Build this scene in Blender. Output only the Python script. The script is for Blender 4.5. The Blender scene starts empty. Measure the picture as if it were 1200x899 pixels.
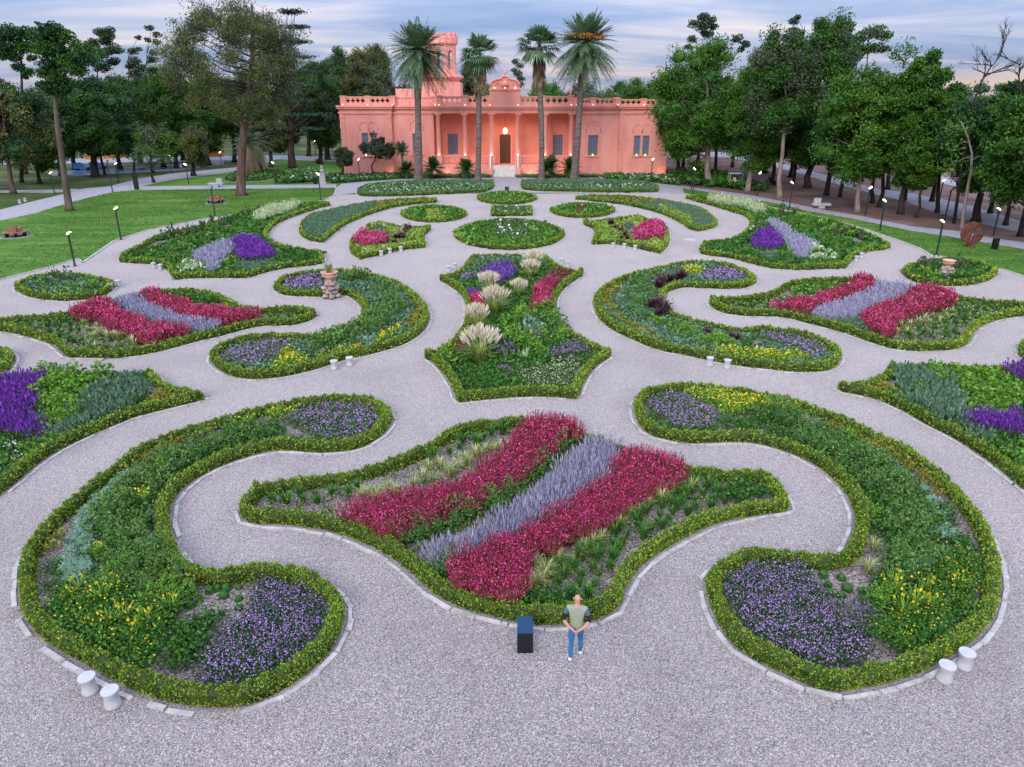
import bpy, bmesh, math, random
import numpy as np
from mathutils import Vector, Matrix, geometry
random.seed(7)
RNG = np.random.default_rng(11)
PI = math.pi
R = math.radians
S = bpy.context.scene
COL = S.collection

# ------------------------------------------------------------------ camera
F, PITCH, HC = 857.0, R(21.58), 12.5
ct, st = math.cos(PITCH), math.sin(PITCH)
cam_d = bpy.data.cameras.new('camera'); cam = bpy.data.objects.new('camera', cam_d)
COL.objects.link(cam); S.camera = cam
cam.location = (0, 0, HC); cam.rotation_euler = (PI/2 - PITCH, 0, 0)
cam_d.sensor_width = 36; cam_d.lens = 36*F/1200; cam_d.clip_end = 6000; cam_d.clip_start = .1

def P(px, z=0.0):
    """measured picture points -> points on the level z (numpy, n x 3)"""
    a = np.atleast_2d(np.asarray(px, float))
    u = (a[:, 0]-600)/F; v = (a[:, 1]-449.5)/F
    dy = ct - v*st; dz = -st - v*ct
    t = (np.asarray(z)-HC)/dz
    return np.stack([u*t, dy*t, HC+dz*t], 1)
def P1(x, y, z=0.0): return Vector(P([(x, y)], z)[0])
def PY(x, y, Y):
    u = (x-600)/F; v = (y-449.5)/F
    t = Y/(ct - v*st)
    return Vector((u*t, Y, HC + (-st - v*ct)*t))
def T(ox, oy, s, pts): return [(ox+x/s, oy+y/s) for x, y in pts]

# ------------------------------------------------------------------ objects
def tag(o, label=None, cat=None, group=None, kind=None):
    if label: o['label'] = label
    if cat: o['category'] = cat
    if group: o['group'] = group
    if kind: o['kind'] = kind
    return o
def empty(name, loc, label, cat, group=None, rz=0):
    o = bpy.data.objects.new(name, None); COL.objects.link(o)
    o.location = loc; o.rotation_euler.z = rz; o.empty_display_size = .3
    return tag(o, label, cat, group)
def link(name, me, parent=None, loc=None):
    o = bpy.data.objects.new(name, me); COL.objects.link(o)
    if parent: o.parent = parent
    if loc is not None: o.location = loc
    return o
def mesh_np(name, V, Q, mats, mi=None, smooth=False):
    """fast mesh from numpy verts and quads"""
    me = bpy.data.meshes.new(name)
    V = np.asarray(V, np.float32); Q = np.asarray(Q, np.int32); n = len(Q); k = Q.shape[1]
    me.vertices.add(len(V)); me.vertices.foreach_set('co', V.ravel())
    me.loops.add(n*k); me.loops.foreach_set('vertex_index', Q.ravel())
    me.polygons.add(n); me.polygons.foreach_set('loop_start', np.arange(0, n*k, k, dtype=np.int32))
    if mi is not None: me.polygons.foreach_set('material_index', np.asarray(mi, np.int32))
    if smooth: me.polygons.foreach_set('use_smooth', np.ones(n, bool))
    for m in (mats if isinstance(mats, (list, tuple)) else [mats]): me.materials.append(m)
    me.update(calc_edges=True); me.validate()
    return me
class MB:
    """collects boxes, tubes, lathes ... and links them as ONE mesh object"""
    def __init__(s): s.v = []; s.f = []; s.m = []; s.sm = []
    def add(s, v, f, mi=0, smooth=False):
        b = len(s.v); s.v += [tuple(p) for p in v]
        for q in f: s.f.append(tuple(b+i for i in q)); s.m.append(mi); s.sm.append(smooth)
        return s
    def box(s, x0, x1, y0, y1, z0, z1, mi=0, M=None):
        v = [(x, y, z) for z in (z0, z1) for y in (y0, y1) for x in (x0, x1)]
        if M is not None: v = [M @ Vector(p) for p in v]
        return s.add(v, [(0,2,3,1),(4,5,7,6),(0,1,5,4),(1,3,7,5),(3,2,6,7),(2,0,4,6)], mi)
    def tube(s, pts, rad, seg=8, mi=0, cap=True):
        pts = [Vector(p) for p in pts]; n = len(pts)
        if not hasattr(rad, '__len__'): rad = [rad]*n
        vs = []; up = Vector((0.13, .97, .21))
        for i, p in enumerate(pts):
            d = (pts[min(i+1, n-1)]-pts[max(i-1, 0)]).normalized()
            a = d.cross(up)
            if a.length < .1: a = d.cross(Vector((1, 0, 0)))
            a.normalize(); b = d.cross(a)
            for k in range(seg):
                t = 2*PI*k/seg; vs.append(p+(a*math.cos(t)+b*math.sin(t))*rad[i])
        f = [(i*seg+k, i*seg+(k+1) % seg, (i+1)*seg+(k+1) % seg, (i+1)*seg+k) for i in range(n-1) for k in range(seg)]
        s.add(vs, f, mi, True)
        if cap:
            b = len(s.v)-n*seg
            for r0 in (0, (n-1)*seg): s.f.append(tuple(b+r0+k for k in range(seg))); s.m.append(mi); s.sm.append(False)
        return s
    def lathe(s, prof, seg=20, c=(0, 0, 0), mi=0, smooth=True, a0=0.0):
        n = len(prof); vs = [(c[0]+r*math.cos(a0+2*PI*k/seg), c[1]+r*math.sin(a0+2*PI*k/seg), c[2]+z) for r, z in prof for k in range(seg)]
        f = [(i*seg+k, i*seg+(k+1) % seg, (i+1)*seg+(k+1) % seg, (i+1)*seg+k) for i in range(n-1) for k in range(seg)]
        s.add(vs, f, mi, smooth); b = len(s.v)-n*seg
        for r0 in (0, (n-1)*seg): s.f.append(tuple(b+r0+k for k in range(seg))); s.m.append(mi); s.sm.append(False)
        return s
    def prism(s, pts, y0, y1, mi=0):
        """outline in x,z extruded along y"""
        n = len(pts); v = [(x, y0, z) for x, z in pts]+[(x, y1, z) for x, z in pts]
        f = [tuple(range(n)), tuple(range(2*n-1, n-1, -1))]+[(i, (i+1) % n, n+(i+1) % n, n+i) for i in range(n)]
        return s.add(v, f, mi)
    def build(s, name, mats, parent=None, loc=None, bevel=0):
        me = bpy.data.meshes.new(name); me.from_pydata(s.v, [], s.f)
        for m in (mats if isinstance(mats, (list, tuple)) else [mats]): me.materials.append(m)
        me.polygons.foreach_set('material_index', s.m); me.polygons.foreach_set('use_smooth', s.sm)
        bm = bmesh.new(); bm.from_mesh(me); bmesh.ops.recalc_face_normals(bm, faces=bm.faces); bm.to_mesh(me); bm.free()
        o = link(name, me, parent, loc)
        if bevel:
            b = o.modifiers.new('bevel', 'BEVEL'); b.width = bevel; b.segments = 2; b.limit_method = 'ANGLE'
        return o

# ------------------------------------------------------------------ materials
def newmat(name):
    m = bpy.data.materials.new(name); m.use_nodes = True
    return m, m.node_tree.nodes, m.node_tree.links, m.node_tree.nodes['Principled BSDF']
def ramp(N, cols, pos=None, interp='LINEAR'):
    r = N.new('ShaderNodeValToRGB'); e = r.color_ramp.elements; r.color_ramp.interpolation = interp
    pos = pos or [i/(len(cols)-1) for i in range(len(cols))]
    while len(e) < len(cols): e.new(.5)
    for i, c in enumerate(cols): e[i].position = pos[i]; e[i].color = (*c, 1)
    return r
def leafmat(name, cols, trans=.15, rough=.55, pos=None):
    m, N, L, b = newmat(name)
    g = N.new('ShaderNodeNewGeometry'); r = ramp(N, cols, pos)
    L.new(g.outputs['Random Per Island'], r.inputs[0])
    L.new(r.outputs[0], b.inputs['Base Color']); b.inputs['Roughness'].default_value = rough
    b.inputs['Specular IOR Level'].default_value = .25
    if trans:
        t = N.new('ShaderNodeBsdfTranslucent'); L.new(r.outputs[0], t.inputs[0])
        x = N.new('ShaderNodeMixShader'); x.inputs[0].default_value = trans
        L.new(b.outputs[0], x.inputs[1]); L.new(t.outputs[0], x.inputs[2]); L.new(x.outputs[0], N['Material Output'].inputs[0])
    return m
def noisemat(name, cols, scale=3, detail=6, rough=.8, pos=None, bump=0, bscale=None, spec=.3, stretch=(1, 1, 1), metal=0):
    m, N, L, b = newmat(name)
    tc = N.new('ShaderNodeTexCoord'); mp = N.new('ShaderNodeMapping'); mp.inputs['Scale'].default_value = stretch
    L.new(tc.outputs['Object'], mp.inputs[0])
    n = N.new('ShaderNodeTexNoise'); n.inputs['Scale'].default_value = scale; n.inputs['Detail'].default_value = detail
    n.inputs['Roughness'].default_value = .65
    L.new(mp.outputs[0], n.inputs[0]); r = ramp(N, cols, pos); L.new(n.outputs[0], r.inputs[0])
    L.new(r.outputs[0], b.inputs['Base Color']); b.inputs['Roughness'].default_value = rough
    b.inputs['Specular IOR Level'].default_value = spec; b.inputs['Metallic'].default_value = metal
    if bump:
        n2 = N.new('ShaderNodeTexNoise'); n2.inputs['Scale'].default_value = bscale or scale*6; n2.inputs['Detail'].default_value = 4
        L.new(mp.outputs[0], n2.inputs[0])
        bp = N.new('ShaderNodeBump'); bp.inputs['Strength'].default_value = bump; bp.inputs['Distance'].default_value = .05
        L.new(n2.outputs[0], bp.inputs['Height']); L.new(bp.outputs[0], b.inputs['Normal'])
    return m
def glowmat(name, col, s):
    m, N, L, b = newmat(name); b.inputs['Base Color'].default_value = (*col, 1)
    b.inputs['Emission Color'].default_value = (*col, 1); b.inputs['Emission Strength'].default_value = s
    return m
def sc(c, k): return tuple(x*k for x in c)

M = {}
def ground_mat(name, cols, pos, vscale, big, bump=.5, patches=None, sheen=0.0):
    """pebbles: one colour per voronoi cell, broad tone drift, bump"""
    m, N, L, b = newmat(name)
    tc = N.new('ShaderNodeTexCoord')
    v = N.new('ShaderNodeTexVoronoi'); v.inputs['Scale'].default_value = vscale
    L.new(tc.outputs['Object'], v.inputs['Vector'])
    sp = N.new('ShaderNodeSeparateColor'); L.new(v.outputs['Color'], sp.inputs[0])
    r = ramp(N, cols, pos); L.new(sp.outputs[0], r.inputs[0])
    n = N.new('ShaderNodeTexNoise'); n.inputs['Scale'].default_value = big; n.inputs['Detail'].default_value = 5
    L.new(tc.outputs['Object'], n.inputs[0])
    r2 = ramp(N, [(.8, .78, .78), (1.0, 1.0, 1.0), (1.12, 1.1, 1.1)], [.3, .5, .72]); L.new(n.outputs[0], r2.inputs[0])
    mx = N.new('ShaderNodeMix'); mx.data_type = 'RGBA'; mx.blend_type = 'MULTIPLY'; mx.inputs[0].default_value = 1
    L.new(r.outputs[0], mx.inputs[6]); L.new(r2.outputs[0], mx.inputs[7])
    out = mx.outputs[2]
    if patches:
        n3 = N.new('ShaderNodeTexNoise'); n3.inputs['Scale'].default_value = 1.1; n3.inputs['Detail'].default_value = 7; n3.inputs['Roughness'].default_value = .7
        L.new(tc.outputs['Object'], n3.inputs[0]); r3 = ramp(N, [(0, 0, 0), (1, 1, 1)], [.6, .74]); L.new(n3.outputs[0], r3.inputs[0])
        mul = N.new('ShaderNodeMath'); mul.operation = 'MULTIPLY'; mul.inputs[1].default_value = .45; L.new(r3.outputs[0], mul.inputs[0])
        m3 = N.new('ShaderNodeMix'); m3.data_type = 'RGBA'; m3.inputs[7].default_value = (*patches, 1)
        L.new(mul.outputs[0], m3.inputs[0]); L.new(out, m3.inputs[6]); out = m3.outputs[2]
    b.inputs['Sheen Weight'].default_value = sheen; b.inputs['Sheen Roughness'].default_value = .5; b.inputs['Sheen Tint'].default_value = (1, .93, .92, 1)
    L.new(out, b.inputs['Base Color']); b.inputs['Roughness'].default_value = .9; b.inputs['Specular IOR Level'].default_value = .15
    if bump:
        bp = N.new('ShaderNodeBump'); bp.inputs['Strength'].default_value = bump; bp.inputs['Distance'].default_value = .03; bp.invert = True
        L.new(v.outputs['Distance'], bp.inputs['Height']); L.new(bp.outputs[0], b.inputs['Normal'])
    return m
M['gravel'] = ground_mat('gravel', [(.05, .044, .043), (.155, .136, .130), (.25, .218, .206), (.34, .272, .232), (.55, .50, .47)], [0, .18, .5, .8, 1], 42, .22, .6, (.25, .185, .155), .45)
M['soil'] = ground_mat('bed gravel mulch', [(.05, .04, .035), (.16, .125, .11), (.27, .22, .20), (.40, .34, .31)], [0, .35, .7, 1], 22, .8, .6, (.12, .09, .06))
M['concrete'] = noisemat('path concrete', [(.25, .23, .245), (.34, .315, .33), (.40, .375, .385)], 1.2, 8, .85, [.3, .5, .7])
M['road'] = noisemat('road concrete', [(.22, .21, .225), (.31, .295, .31)], .6, 8, .85, [.35, .65])
M['stone'] = noisemat('white kerb stone', [(.25, .23, .21), (.44, .41, .385), (.60, .57, .545)], 2.5, 8, .8, [.3, .5, .7], .3)
M['white'] = noisemat('white cast stone', [(.26, .255, .25), (.42, .415, .415), (.50, .495, .50)], 5, 6, .6, [.25, .42, .6])
M['lawn'] = noisemat('mown lawn', [(.045, .115, .016), (.075, .17, .024), (.13, .225, .04), (.21, .26, .07)], .45, 9, .9, [.3, .48, .6, .78], .6, 60, .1, (.3, 1, 1))
M['rough'] = noisemat('rough park ground', [(.035, .07, .015), (.06, .10, .025), (.15, .12, .075), (.20, .15, .10)], .12, 9, .95, [.35, .5, .6, .75], .5, 20, .1)
M['earth'] = noisemat('bare leaf litter', [(.10, .06, .05), (.17, .105, .085), (.23, .15, .125), (.12, .13, .05)], .25, 9, .95, [.3, .5, .66, .8], .5, 15, .1)
M['pool'] = noisemat('pool water', [(.05, .30, .55), (.10, .42, .70)], 1, 3, .08, spec=.5)
M['bark'] = noisemat('grey brown bark', [(.055, .04, .032), (.12, .09, .075), (.20, .16, .14)], 2.5, 8, .95, [.3, .5, .72], .8, 14, .1, (1, 1, .25))
M['barkdark'] = noisemat('dark bark', [(.022, .017, .016), (.05, .037, .033), (.09, .07, .06)], 2.5, 8, .95, [.3, .5, .72], .8, 14, .1, (1, 1, .25))
M['barkpale'] = noisemat('pale bark', [(.14, .105, .085), (.26, .20, .17), (.36, .30, .26)], 2, 8, .95, [.3, .5, .72], .7, 12, .1, (1, 1, .25))
M['barkred'] = noisemat('reddish furrowed bark', [(.05, .03, .026), (.12, .075, .065), (.21, .15, .135)], 3, 8, .95, [.3, .5, .72], 1, 12, .1, (1.5, 1.5, .15))
M['palmbark'] = noisemat('ringed palm trunk', [(.07, .055, .048), (.16, .125, .11), (.26, .215, .20)], 2.2, 6, .95, [.3, .5, .72], .9, 5, .1, (.6, .6, 3))
M['pink'] = noisemat('salmon pink plaster', [(.69, .25, .20), (.83, .34, .275), (.88, .41, .345)], .5, 10, .85, [.28, .5, .72], .15, 30, .2, (1, 1, .4))
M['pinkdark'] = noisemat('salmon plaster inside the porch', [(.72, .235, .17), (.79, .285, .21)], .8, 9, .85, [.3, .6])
M['marble'] = noisemat('pale marble', [(.55, .50, .45), (.70, .66, .62)], 1.5, 8, .5, [.35, .6])
M['wood'] = noisemat('dark door timber', [(.06, .025, .014), (.12, .05, .028), (.17, .08, .045)], 2, 6, .55, [.3, .5, .7], .3, 9, .3, (6, 6, .5))
M['bench'] = noisemat('reddish bench timber', [(.18, .07, .045), (.30, .13, .08)], 3, 6, .6, [.3, .6], .2, 12, .3, (8, 1, 1))
M['glass'] = noisemat('grey blue window glass', [(.10, .135, .20), (.17, .21, .29)], .8, 3, .12, spec=.6)
M['metal'] = noisemat('dark green painted metal', [(.006, .022, .022), (.014, .04, .038)], 4, 4, .4, spec=.5)
M['black'] = noisemat('black lacquered steel', [(.004, .004, .006), (.008, .008, .011)], 4, 4, .32, spec=.5)
M['blueglass'] = noisemat('dark blue glass panel', [(.006, .035, .085), (.009, .048, .11)], 1.5, 3, .55, spec=.25)
M['rust'] = noisemat('rusted steel', [(.05, .017, .012), (.125, .045, .03), (.20, .085, .06)], 1.8, 8, .85, [.3, .5, .7], .3)
M['terracotta'] = noisemat('terracotta', [(.42, .20, .13), (.62, .36, .26), (.70, .47, .37)], 3, 8, .85, [.3, .5, .75], .3)
M['rock'] = noisemat('pinkish grey rough stone', [(.15, .11, .095), (.34, .26, .23), (.52, .43, .39)], 3.5, 9, .9, [.3, .5, .72], .9, 9)
M['stonegrey'] = noisemat('grey base stone', [(.20, .19, .20), (.32, .30, .31)], 2, 8, .85, [.3, .6])
M['bulb'] = glowmat('warm lamp glow', (1.0, .72, .36), 9)
M['bulbhot'] = glowmat('warm uplight glow', (1.0, .62, .30), 1.6)
M['skin'] = noisemat('skin', [(.45, .22, .15), (.55, .30, .21)], 6, 3, .55)
M['shirt'] = noisemat('sage green cotton', [(.24, .27, .19), (.30, .33, .24)], 9, 4, .9)
M['sleeve'] = noisemat('slate blue cotton', [(.075, .095, .14), (.11, .13, .18)], 9, 4, .9)
M['blackcloth'] = noisemat('black cloth', [(.008, .008, .01), (.018, .018, .02)], 9, 4, .9)
M['jeans'] = noisemat('blue denim', [(.02, .10, .23), (.045, .17, .34)], 7, 5, .9)
M['shoe'] = noisemat('white leather', [(.70, .70, .72), (.8, .8, .82)], 7, 3, .5)
M['yellow'] = noisemat('yellow paint', [(.42, .27, .03), (.52, .34, .04)], 3, 4, .4)
M['paintwhite'] = noisemat('white paint', [(.7, .7, .72), (.78, .78, .8)], 3, 4, .35)
M['tyre'] = noisemat('tyre rubber', [(.012, .012, .013), (.02, .02, .02)], 5, 3, .8)
M['orange'] = noisemat('orange painted wall', [(.55, .20, .06), (.66, .27, .09)], 1, 6, .8)
M['bluepaint'] = noisemat('blue tarpaulin', [(.02, .12, .45), (.04, .18, .58)], 1, 6, .6)

# leaves and flowers
LM = lambda n, *c, **k: M.__setitem__(n, leafmat(n.replace('_', ' '), list(c), **k))
LM('hedge', (.066, .135, .010), (.145, .245, .016), (.24, .35, .025), (.37, .46, .05))
LM('hedge_two', (.06, .13, .012), (.13, .24, .018), (.22, .33, .03), (.34, .43, .05))
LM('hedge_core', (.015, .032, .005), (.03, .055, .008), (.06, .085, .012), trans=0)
LM('litter', (.10, .05, .03), (.20, .11, .06), (.26, .17, .09), (.08, .10, .03), trans=0)
LM('turf', (.045, .13, .014), (.085, .20, .024), (.15, .27, .045))
LM('hedge_dark', (.035, .095, .014), (.08, .17, .02), (.15, .25, .035))
LM('green', (.025, .09, .012), (.05, .155, .018), (.10, .245, .03))
LM('green_deep', (.012, .05, .009), (.026, .095, .016), (.055, .155, .026))
LM('green_bright', (.07, .18, .022), (.13, .28, .03), (.22, .38, .05))
LM('green_grey', (.026, .072, .014), (.056, .135, .026), (.11, .22, .048))
LM('lime', (.11, .20, .02), (.19, .30, .035), (.30, .40, .07))
LM('olive', (.09, .105, .014), (.16, .18, .022), (.25, .26, .035), (.30, .24, .05))
LM('bluegrey', (.07, .15, .085), (.12, .23, .13), (.20, .32, .195))
LM('silver', (.15, .25, .185), (.22, .33, .255), (.33, .44, .35))
LM('straw', (.17, .25, .04), (.28, .36, .07), (.42, .46, .13))
LM('cream', (.50, .43, .27), (.68, .60, .43), (.82, .75, .60))
LM('palegreen', (.30, .40, .17), (.46, .55, .30), (.62, .68, .45))
LM('crimson', (.32, .008, .06), (.58, .022, .145), (.73, .065, .24), (.84, .26, .43), pos=[0, .3, .82, 1])
LM('crimson_stem', (.10, .028, .02), (.17, .04, .04), (.14, .10, .03))
LM('pinkhot', (.42, .02, .12), (.60, .05, .20), (.74, .16, .34))
LM('lavender', (.25, .24, .36), (.36, .345, .47), (.50, .485, .59))
LM('violet', (.075, .014, .19), (.16, .03, .34), (.30, .08, .50))
LM('violet_blue', (.09, .045, .25), (.17, .09, .36), (.26, .15, .46))
LM('mauve', (.24, .11, .32), (.37, .21, .48), (.52, .35, .62))
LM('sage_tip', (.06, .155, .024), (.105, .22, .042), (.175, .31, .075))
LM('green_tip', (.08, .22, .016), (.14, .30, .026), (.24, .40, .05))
LM('dusky', (.10, .035, .06), (.20, .08, .12), (.38, .24, .26))
LM('purplegrey', (.10, .085, .13), (.17, .14, .20), (.26, .20, .27))
LM('yellowflower', (.55, .40, .01), (.70, .54, .02), (.78, .64, .05))
LM('orangeflower', (.60, .24, .006), (.72, .36, .01))
LM('whiteflower', (.62, .62, .60), (.75, .75, .73))
LM('maroon', (.028, .008, .016), (.06, .016, .03), (.105, .03, .05))
LM('russet', (.13, .055, .03), (.21, .09, .05), (.28, .14, .08))
LM('twig', (.10, .075, .06), (.17, .13, .11), trans=0)
LM('tree_mid', (.018, .068, .008), (.04, .12, .013), (.08, .19, .022))
LM('tree_bright', (.03, .088, .008), (.062, .155, .013), (.125, .24, .024))
LM('tree_dark', (.010, .036, .012), (.021, .066, .020), (.042, .108, .03))
LM('tree_olive', (.068, .08, .02), (.115, .128, .032), (.185, .195, .055))
LM('tree_grey', (.04, .065, .03), (.07, .10, .048), (.11, .145, .07))
LM('tree_blue', (.018, .05, .032), (.03, .075, .048), (.05, .10, .066))
LM('tree_haze', (.06, .10, .075), (.09, .135, .10), (.13, .175, .13))  # far trees: distance haze put into the leaf colour as a paler green
LM('palmleaf', (.055, .105, .05), (.10, .175, .08), (.18, .265, .13))
LM('fanleaf', (.05, .115, .05), (.09, .175, .08), (.15, .24, .12))
LM('deadleaf', (.15, .11, .06), (.24, .18, .10), (.34, .26, .15))
LM('fruit', (.48, .15, .02), (.62, .24, .04), trans=.1)
# ------------------------------------------------------------------ small leaf geometry (numpy)
def unit(a): return a/np.maximum(np.linalg.norm(a, axis=1, keepdims=True), 1e-9)
def rhomb(C, D, L, Wd, rng):
    """one rhombic leaf per row: centre C, direction D"""
    n = len(C); D = unit(D); s = unit(np.cross(D, rng.normal(size=(n, 3))))
    L = np.broadcast_to(L, (n,))[:, None]; Wd = np.broadcast_to(Wd, (n,))[:, None]
    V = np.stack([C-D*L/2, C+s*Wd/2, C+D*L/2, C-s*Wd/2], 1).reshape(-1, 3)
    return V, np.arange(4*n).reshape(n, 4)
def blades(n, r0, h, spread, w, rng, droop=.25, lo=.55):
    az = rng.uniform(0, 2*PI, n); o = np.stack([np.cos(az), np.sin(az), 0*az], 1)
    b = o*rng.uniform(0, r0, n)[:, None]; k = rng.uniform(lo, 1, n)[:, None]; z = np.array([[0, 0, 1.]])
    sp = spread*rng.uniform(.25, 1, n)[:, None]
    m = b+o*sp*.4+z*h*k*.68; t = b+o*sp*1.05+z*h*k*(1-droop*sp/max(spread, .01))
    s = np.stack([-np.sin(az), np.cos(az), 0*az], 1)*w/2
    V = np.stack([b-s*.8, b+s*.8, m+s, m-s, t+s*.25, t-s*.25], 1).reshape(-1, 3)
    i = np.arange(n)[:, None]*6
    return V, np.concatenate([i+np.array([[0, 1, 2, 3]]), i+np.array([[3, 2, 4, 5]])])
def stems(B, Tp, w, rng):
    d = unit(Tp-B); s = unit(np.cross(d, rng.normal(size=B.shape)))*w/2
    V = np.stack([B-s, B+s, Tp+s*.5, Tp-s*.5], 1).reshape(-1, 3)
    return V, np.arange(4*len(B)).reshape(-1, 4)
def cubeball(k=2):
    V = []; Q = []; g = np.linspace(-1, 1, k+1)
    for ax in range(3):
        for sg in (-1, 1):
            for i in range(k):
                for j in range(k):
                    q = []
                    for a, b in ((i, j), (i+1, j), (i+1, j+1), (i, j+1)):
                        p = [0, 0, 0]; p[ax] = sg; p[(ax+1) % 3] = g[a]; p[(ax+2) % 3] = g[b]; q.append(p)
                    Q.append(list(range(len(V), len(V)+4))); V += q
    return unit(np.array(V, float)), np.array(Q)
CB2, CB3 = cubeball(2), cubeball(3)
def blob(c, r, rng, k=CB2, rough=.12):
    V, Q = k; f = 1+rough*np.sin(V@rng.normal(size=3)*3+rng.uniform(0, 6))
    return V*f[:, None]*np.asarray(r)+np.asarray(c), Q
def join(parts):
    """[(V, Q, material index)] -> one"""
    Vs = []; Qs = []; Ms = []; b = 0
    for V, Q, m in parts:
        if len(Q) == 0: continue
        Vs.append(V); Qs.append(Q+b); Ms.append(np.full(len(Q), m) if np.isscalar(m) else m); b += len(V)
    return np.concatenate(Vs), np.concatenate(Qs), np.concatenate(Ms)
def shell(n, rng, up=True, a=.72):
    d = unit(rng.normal(size=(n, 3)))
    if up: d[:, 2] = np.abs(d[:, 2])*1.05-.05
    return d, rng.uniform(a, 1.04, n)[:, None]

# every plant kind: materials + generator(k, rng): k = coarseness with distance
def g_bush(r, h, n, lf, fl=0, fs=.05, core=.6, lump=.25, tip=0):
    def g(k, rng):
        m = max(24, int(n/k**1.7)); d, q = shell(m, rng)
        f = (1+lump*np.sin(d@rng.normal(size=3)*4+rng.uniform(0, 6)))[:, None]
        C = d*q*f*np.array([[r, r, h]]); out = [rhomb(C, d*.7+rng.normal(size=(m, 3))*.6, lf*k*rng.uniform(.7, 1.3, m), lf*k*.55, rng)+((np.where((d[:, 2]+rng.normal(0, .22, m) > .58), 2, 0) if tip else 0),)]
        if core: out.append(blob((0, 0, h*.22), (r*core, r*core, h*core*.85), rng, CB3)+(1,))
        if fl:
            m = max(8, int(fl/k**1.5)); d, q = shell(m, rng, a=.98); d[:, 2] = np.maximum(d[:, 2], .1)
            f = 1.05
            out.append(rhomb(d*q*f*np.array([[r, r, h]]), rng.normal(size=(m, 3)), fs*k, fs*k*.9, rng)+(2,))
        return join(out)
    return g
def g_tuft(n, r0, h, spread, w, plumes=0, ph=1.3, tip=0, pl=.36, pw=.055):
    def g(k, rng):
        m = max(9, int(n/k)); out = [blades(m, r0, h, spread, w*k, rng)+(0,)]
        if tip:
            out.append(blades(max(4, int(m*tip)), r0, h*1.08, spread*.9, w*k, rng, lo=.8)+(1,))
        if plumes:
            m = max(10, int(plumes/k**.6)); az = rng.uniform(0, 2*PI, m); o = np.stack([np.cos(az), np.sin(az), 0*az], 1)
            q = rng.uniform(.1, 1, m)[:, None]
            C = o*q*spread*1.0+np.array([[0, 0, 1]])*(ph*(1.0-.22*q)*rng.uniform(.86, 1.06, m)[:, None])
            out.append(rhomb(C, o*q*.7+rng.normal(0, .16, (m, 3))+np.array([[0, 0, 1]]),  pl, pw*k**.6, rng)+(1,))
        return join(out)
    return g
def g_spikes(r, h, n, leafn, lf, w, top=.55, lean=.35, flower=1):
    """upright flower spikes over leaves"""
    def g(k, rng):
        m = max(10, int(n/k**1.3)); az = rng.uniform(0, 2*PI, m); q = np.sqrt(rng.uniform(0, 1, m))
        o = np.stack([np.cos(az)*q, np.sin(az)*q, 0*q], 1); hh = (h*rng.uniform(.72, 1.1, m))[:, None]; z = np.array([[0, 0, 1.]])
        B = o*r*.75; Tp = o*(r+lean*r*q[:, None])+z*hh; Md = B+(Tp-B)*(1-top)
        out = [stems(B, Md, w*.7*k, rng)+(0,)]
        for _ in range(flower+1):
            a = rng.uniform(.05, .5, m)[:, None]; b = rng.uniform(.75, 1.05, m)[:, None]
            out.append(rhomb(Md+(Tp-Md)*(a+b)/2, Tp-Md+rng.normal(size=(m, 3))*.03, h*top*.55, w*1.9*k, rng)+(1,))
        m = max(8, int(leafn/k**1.6)); d, qq = shell(m, rng, a=.5)
        out.append(rhomb(d*qq*np.array([[r, r, h*.55]]), d+rng.normal(size=(m, 3))*.5+z*.5, lf*k*rng.uniform(.7, 1.3, m), lf*.4*k, rng)+(0,))
        return join(out)
    return g
def g_haze(r, h, n, fl, fs):
    """fine stems carrying a cloud of small flowers"""
    def g(k, rng):
        z = np.array([[0, 0, 1.]]); m = max(8, int(n/k)); az = rng.uniform(0, 2*PI, m); q = np.sqrt(rng.uniform(0, 1, m))
        o = np.stack([np.cos(az)*q, np.sin(az)*q, 0*q], 1); Tp = o*r*1.15+z*(h*rng.uniform(.75, 1.05, m))[:, None]
        out = [stems(o*r*.5, Tp, .022*k, rng)+(0,)]
        m = max(30, int(fl/k**1.6)); az = rng.uniform(0, 2*PI, m); q = np.sqrt(rng.uniform(0, 1, m))
        o = np.stack([np.cos(az)*q, np.sin(az)*q, 0*q], 1)
        zz = h*(.30+.72*rng.uniform(0, 1, m)**.65)*(1-.22*q**2)
        out.append(rhomb(o*r*(.75+.45*(zz/h))[:, None]+z*zz[:, None], rng.normal(size=(m, 3))+z*.4, fs*k*rng.uniform(.7, 1.35, m), fs*k*.75, rng)+(1,))
        out.append(blob((0, 0, h*.3), (r*.7, r*.7, h*.34), rng)+(0,))
        return join(out)
    return g
def g_cover(r, h, n, lf, fl=0, fs=.05):
    def g(k, rng):
        m = max(10, int(n/k**1.7)); P_ = np.stack([rng.normal(0, r*.55, m), rng.normal(0, r*.55, m), h*rng.uniform(.05, 1, m)**.7], 1)
        out = [rhomb(P_, rng.normal(size=(m, 3))+np.array([[0, 0, .5]]), lf*k*rng.uniform(.7, 1.4, m), lf*k*.55, rng)+(0,)]
        if fl:
            m = max(1, int(fl/k**1.8)); P_ = np.stack([rng.normal(0, r*.55, m), rng.normal(0, r*.55, m), h*rng.uniform(.85, 1.25, m)], 1)
            out.append(rhomb(P_, rng.normal(size=(m, 3)), fs*k, fs*k*.9, rng)+(1,))
        return join(out)
    return g
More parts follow.
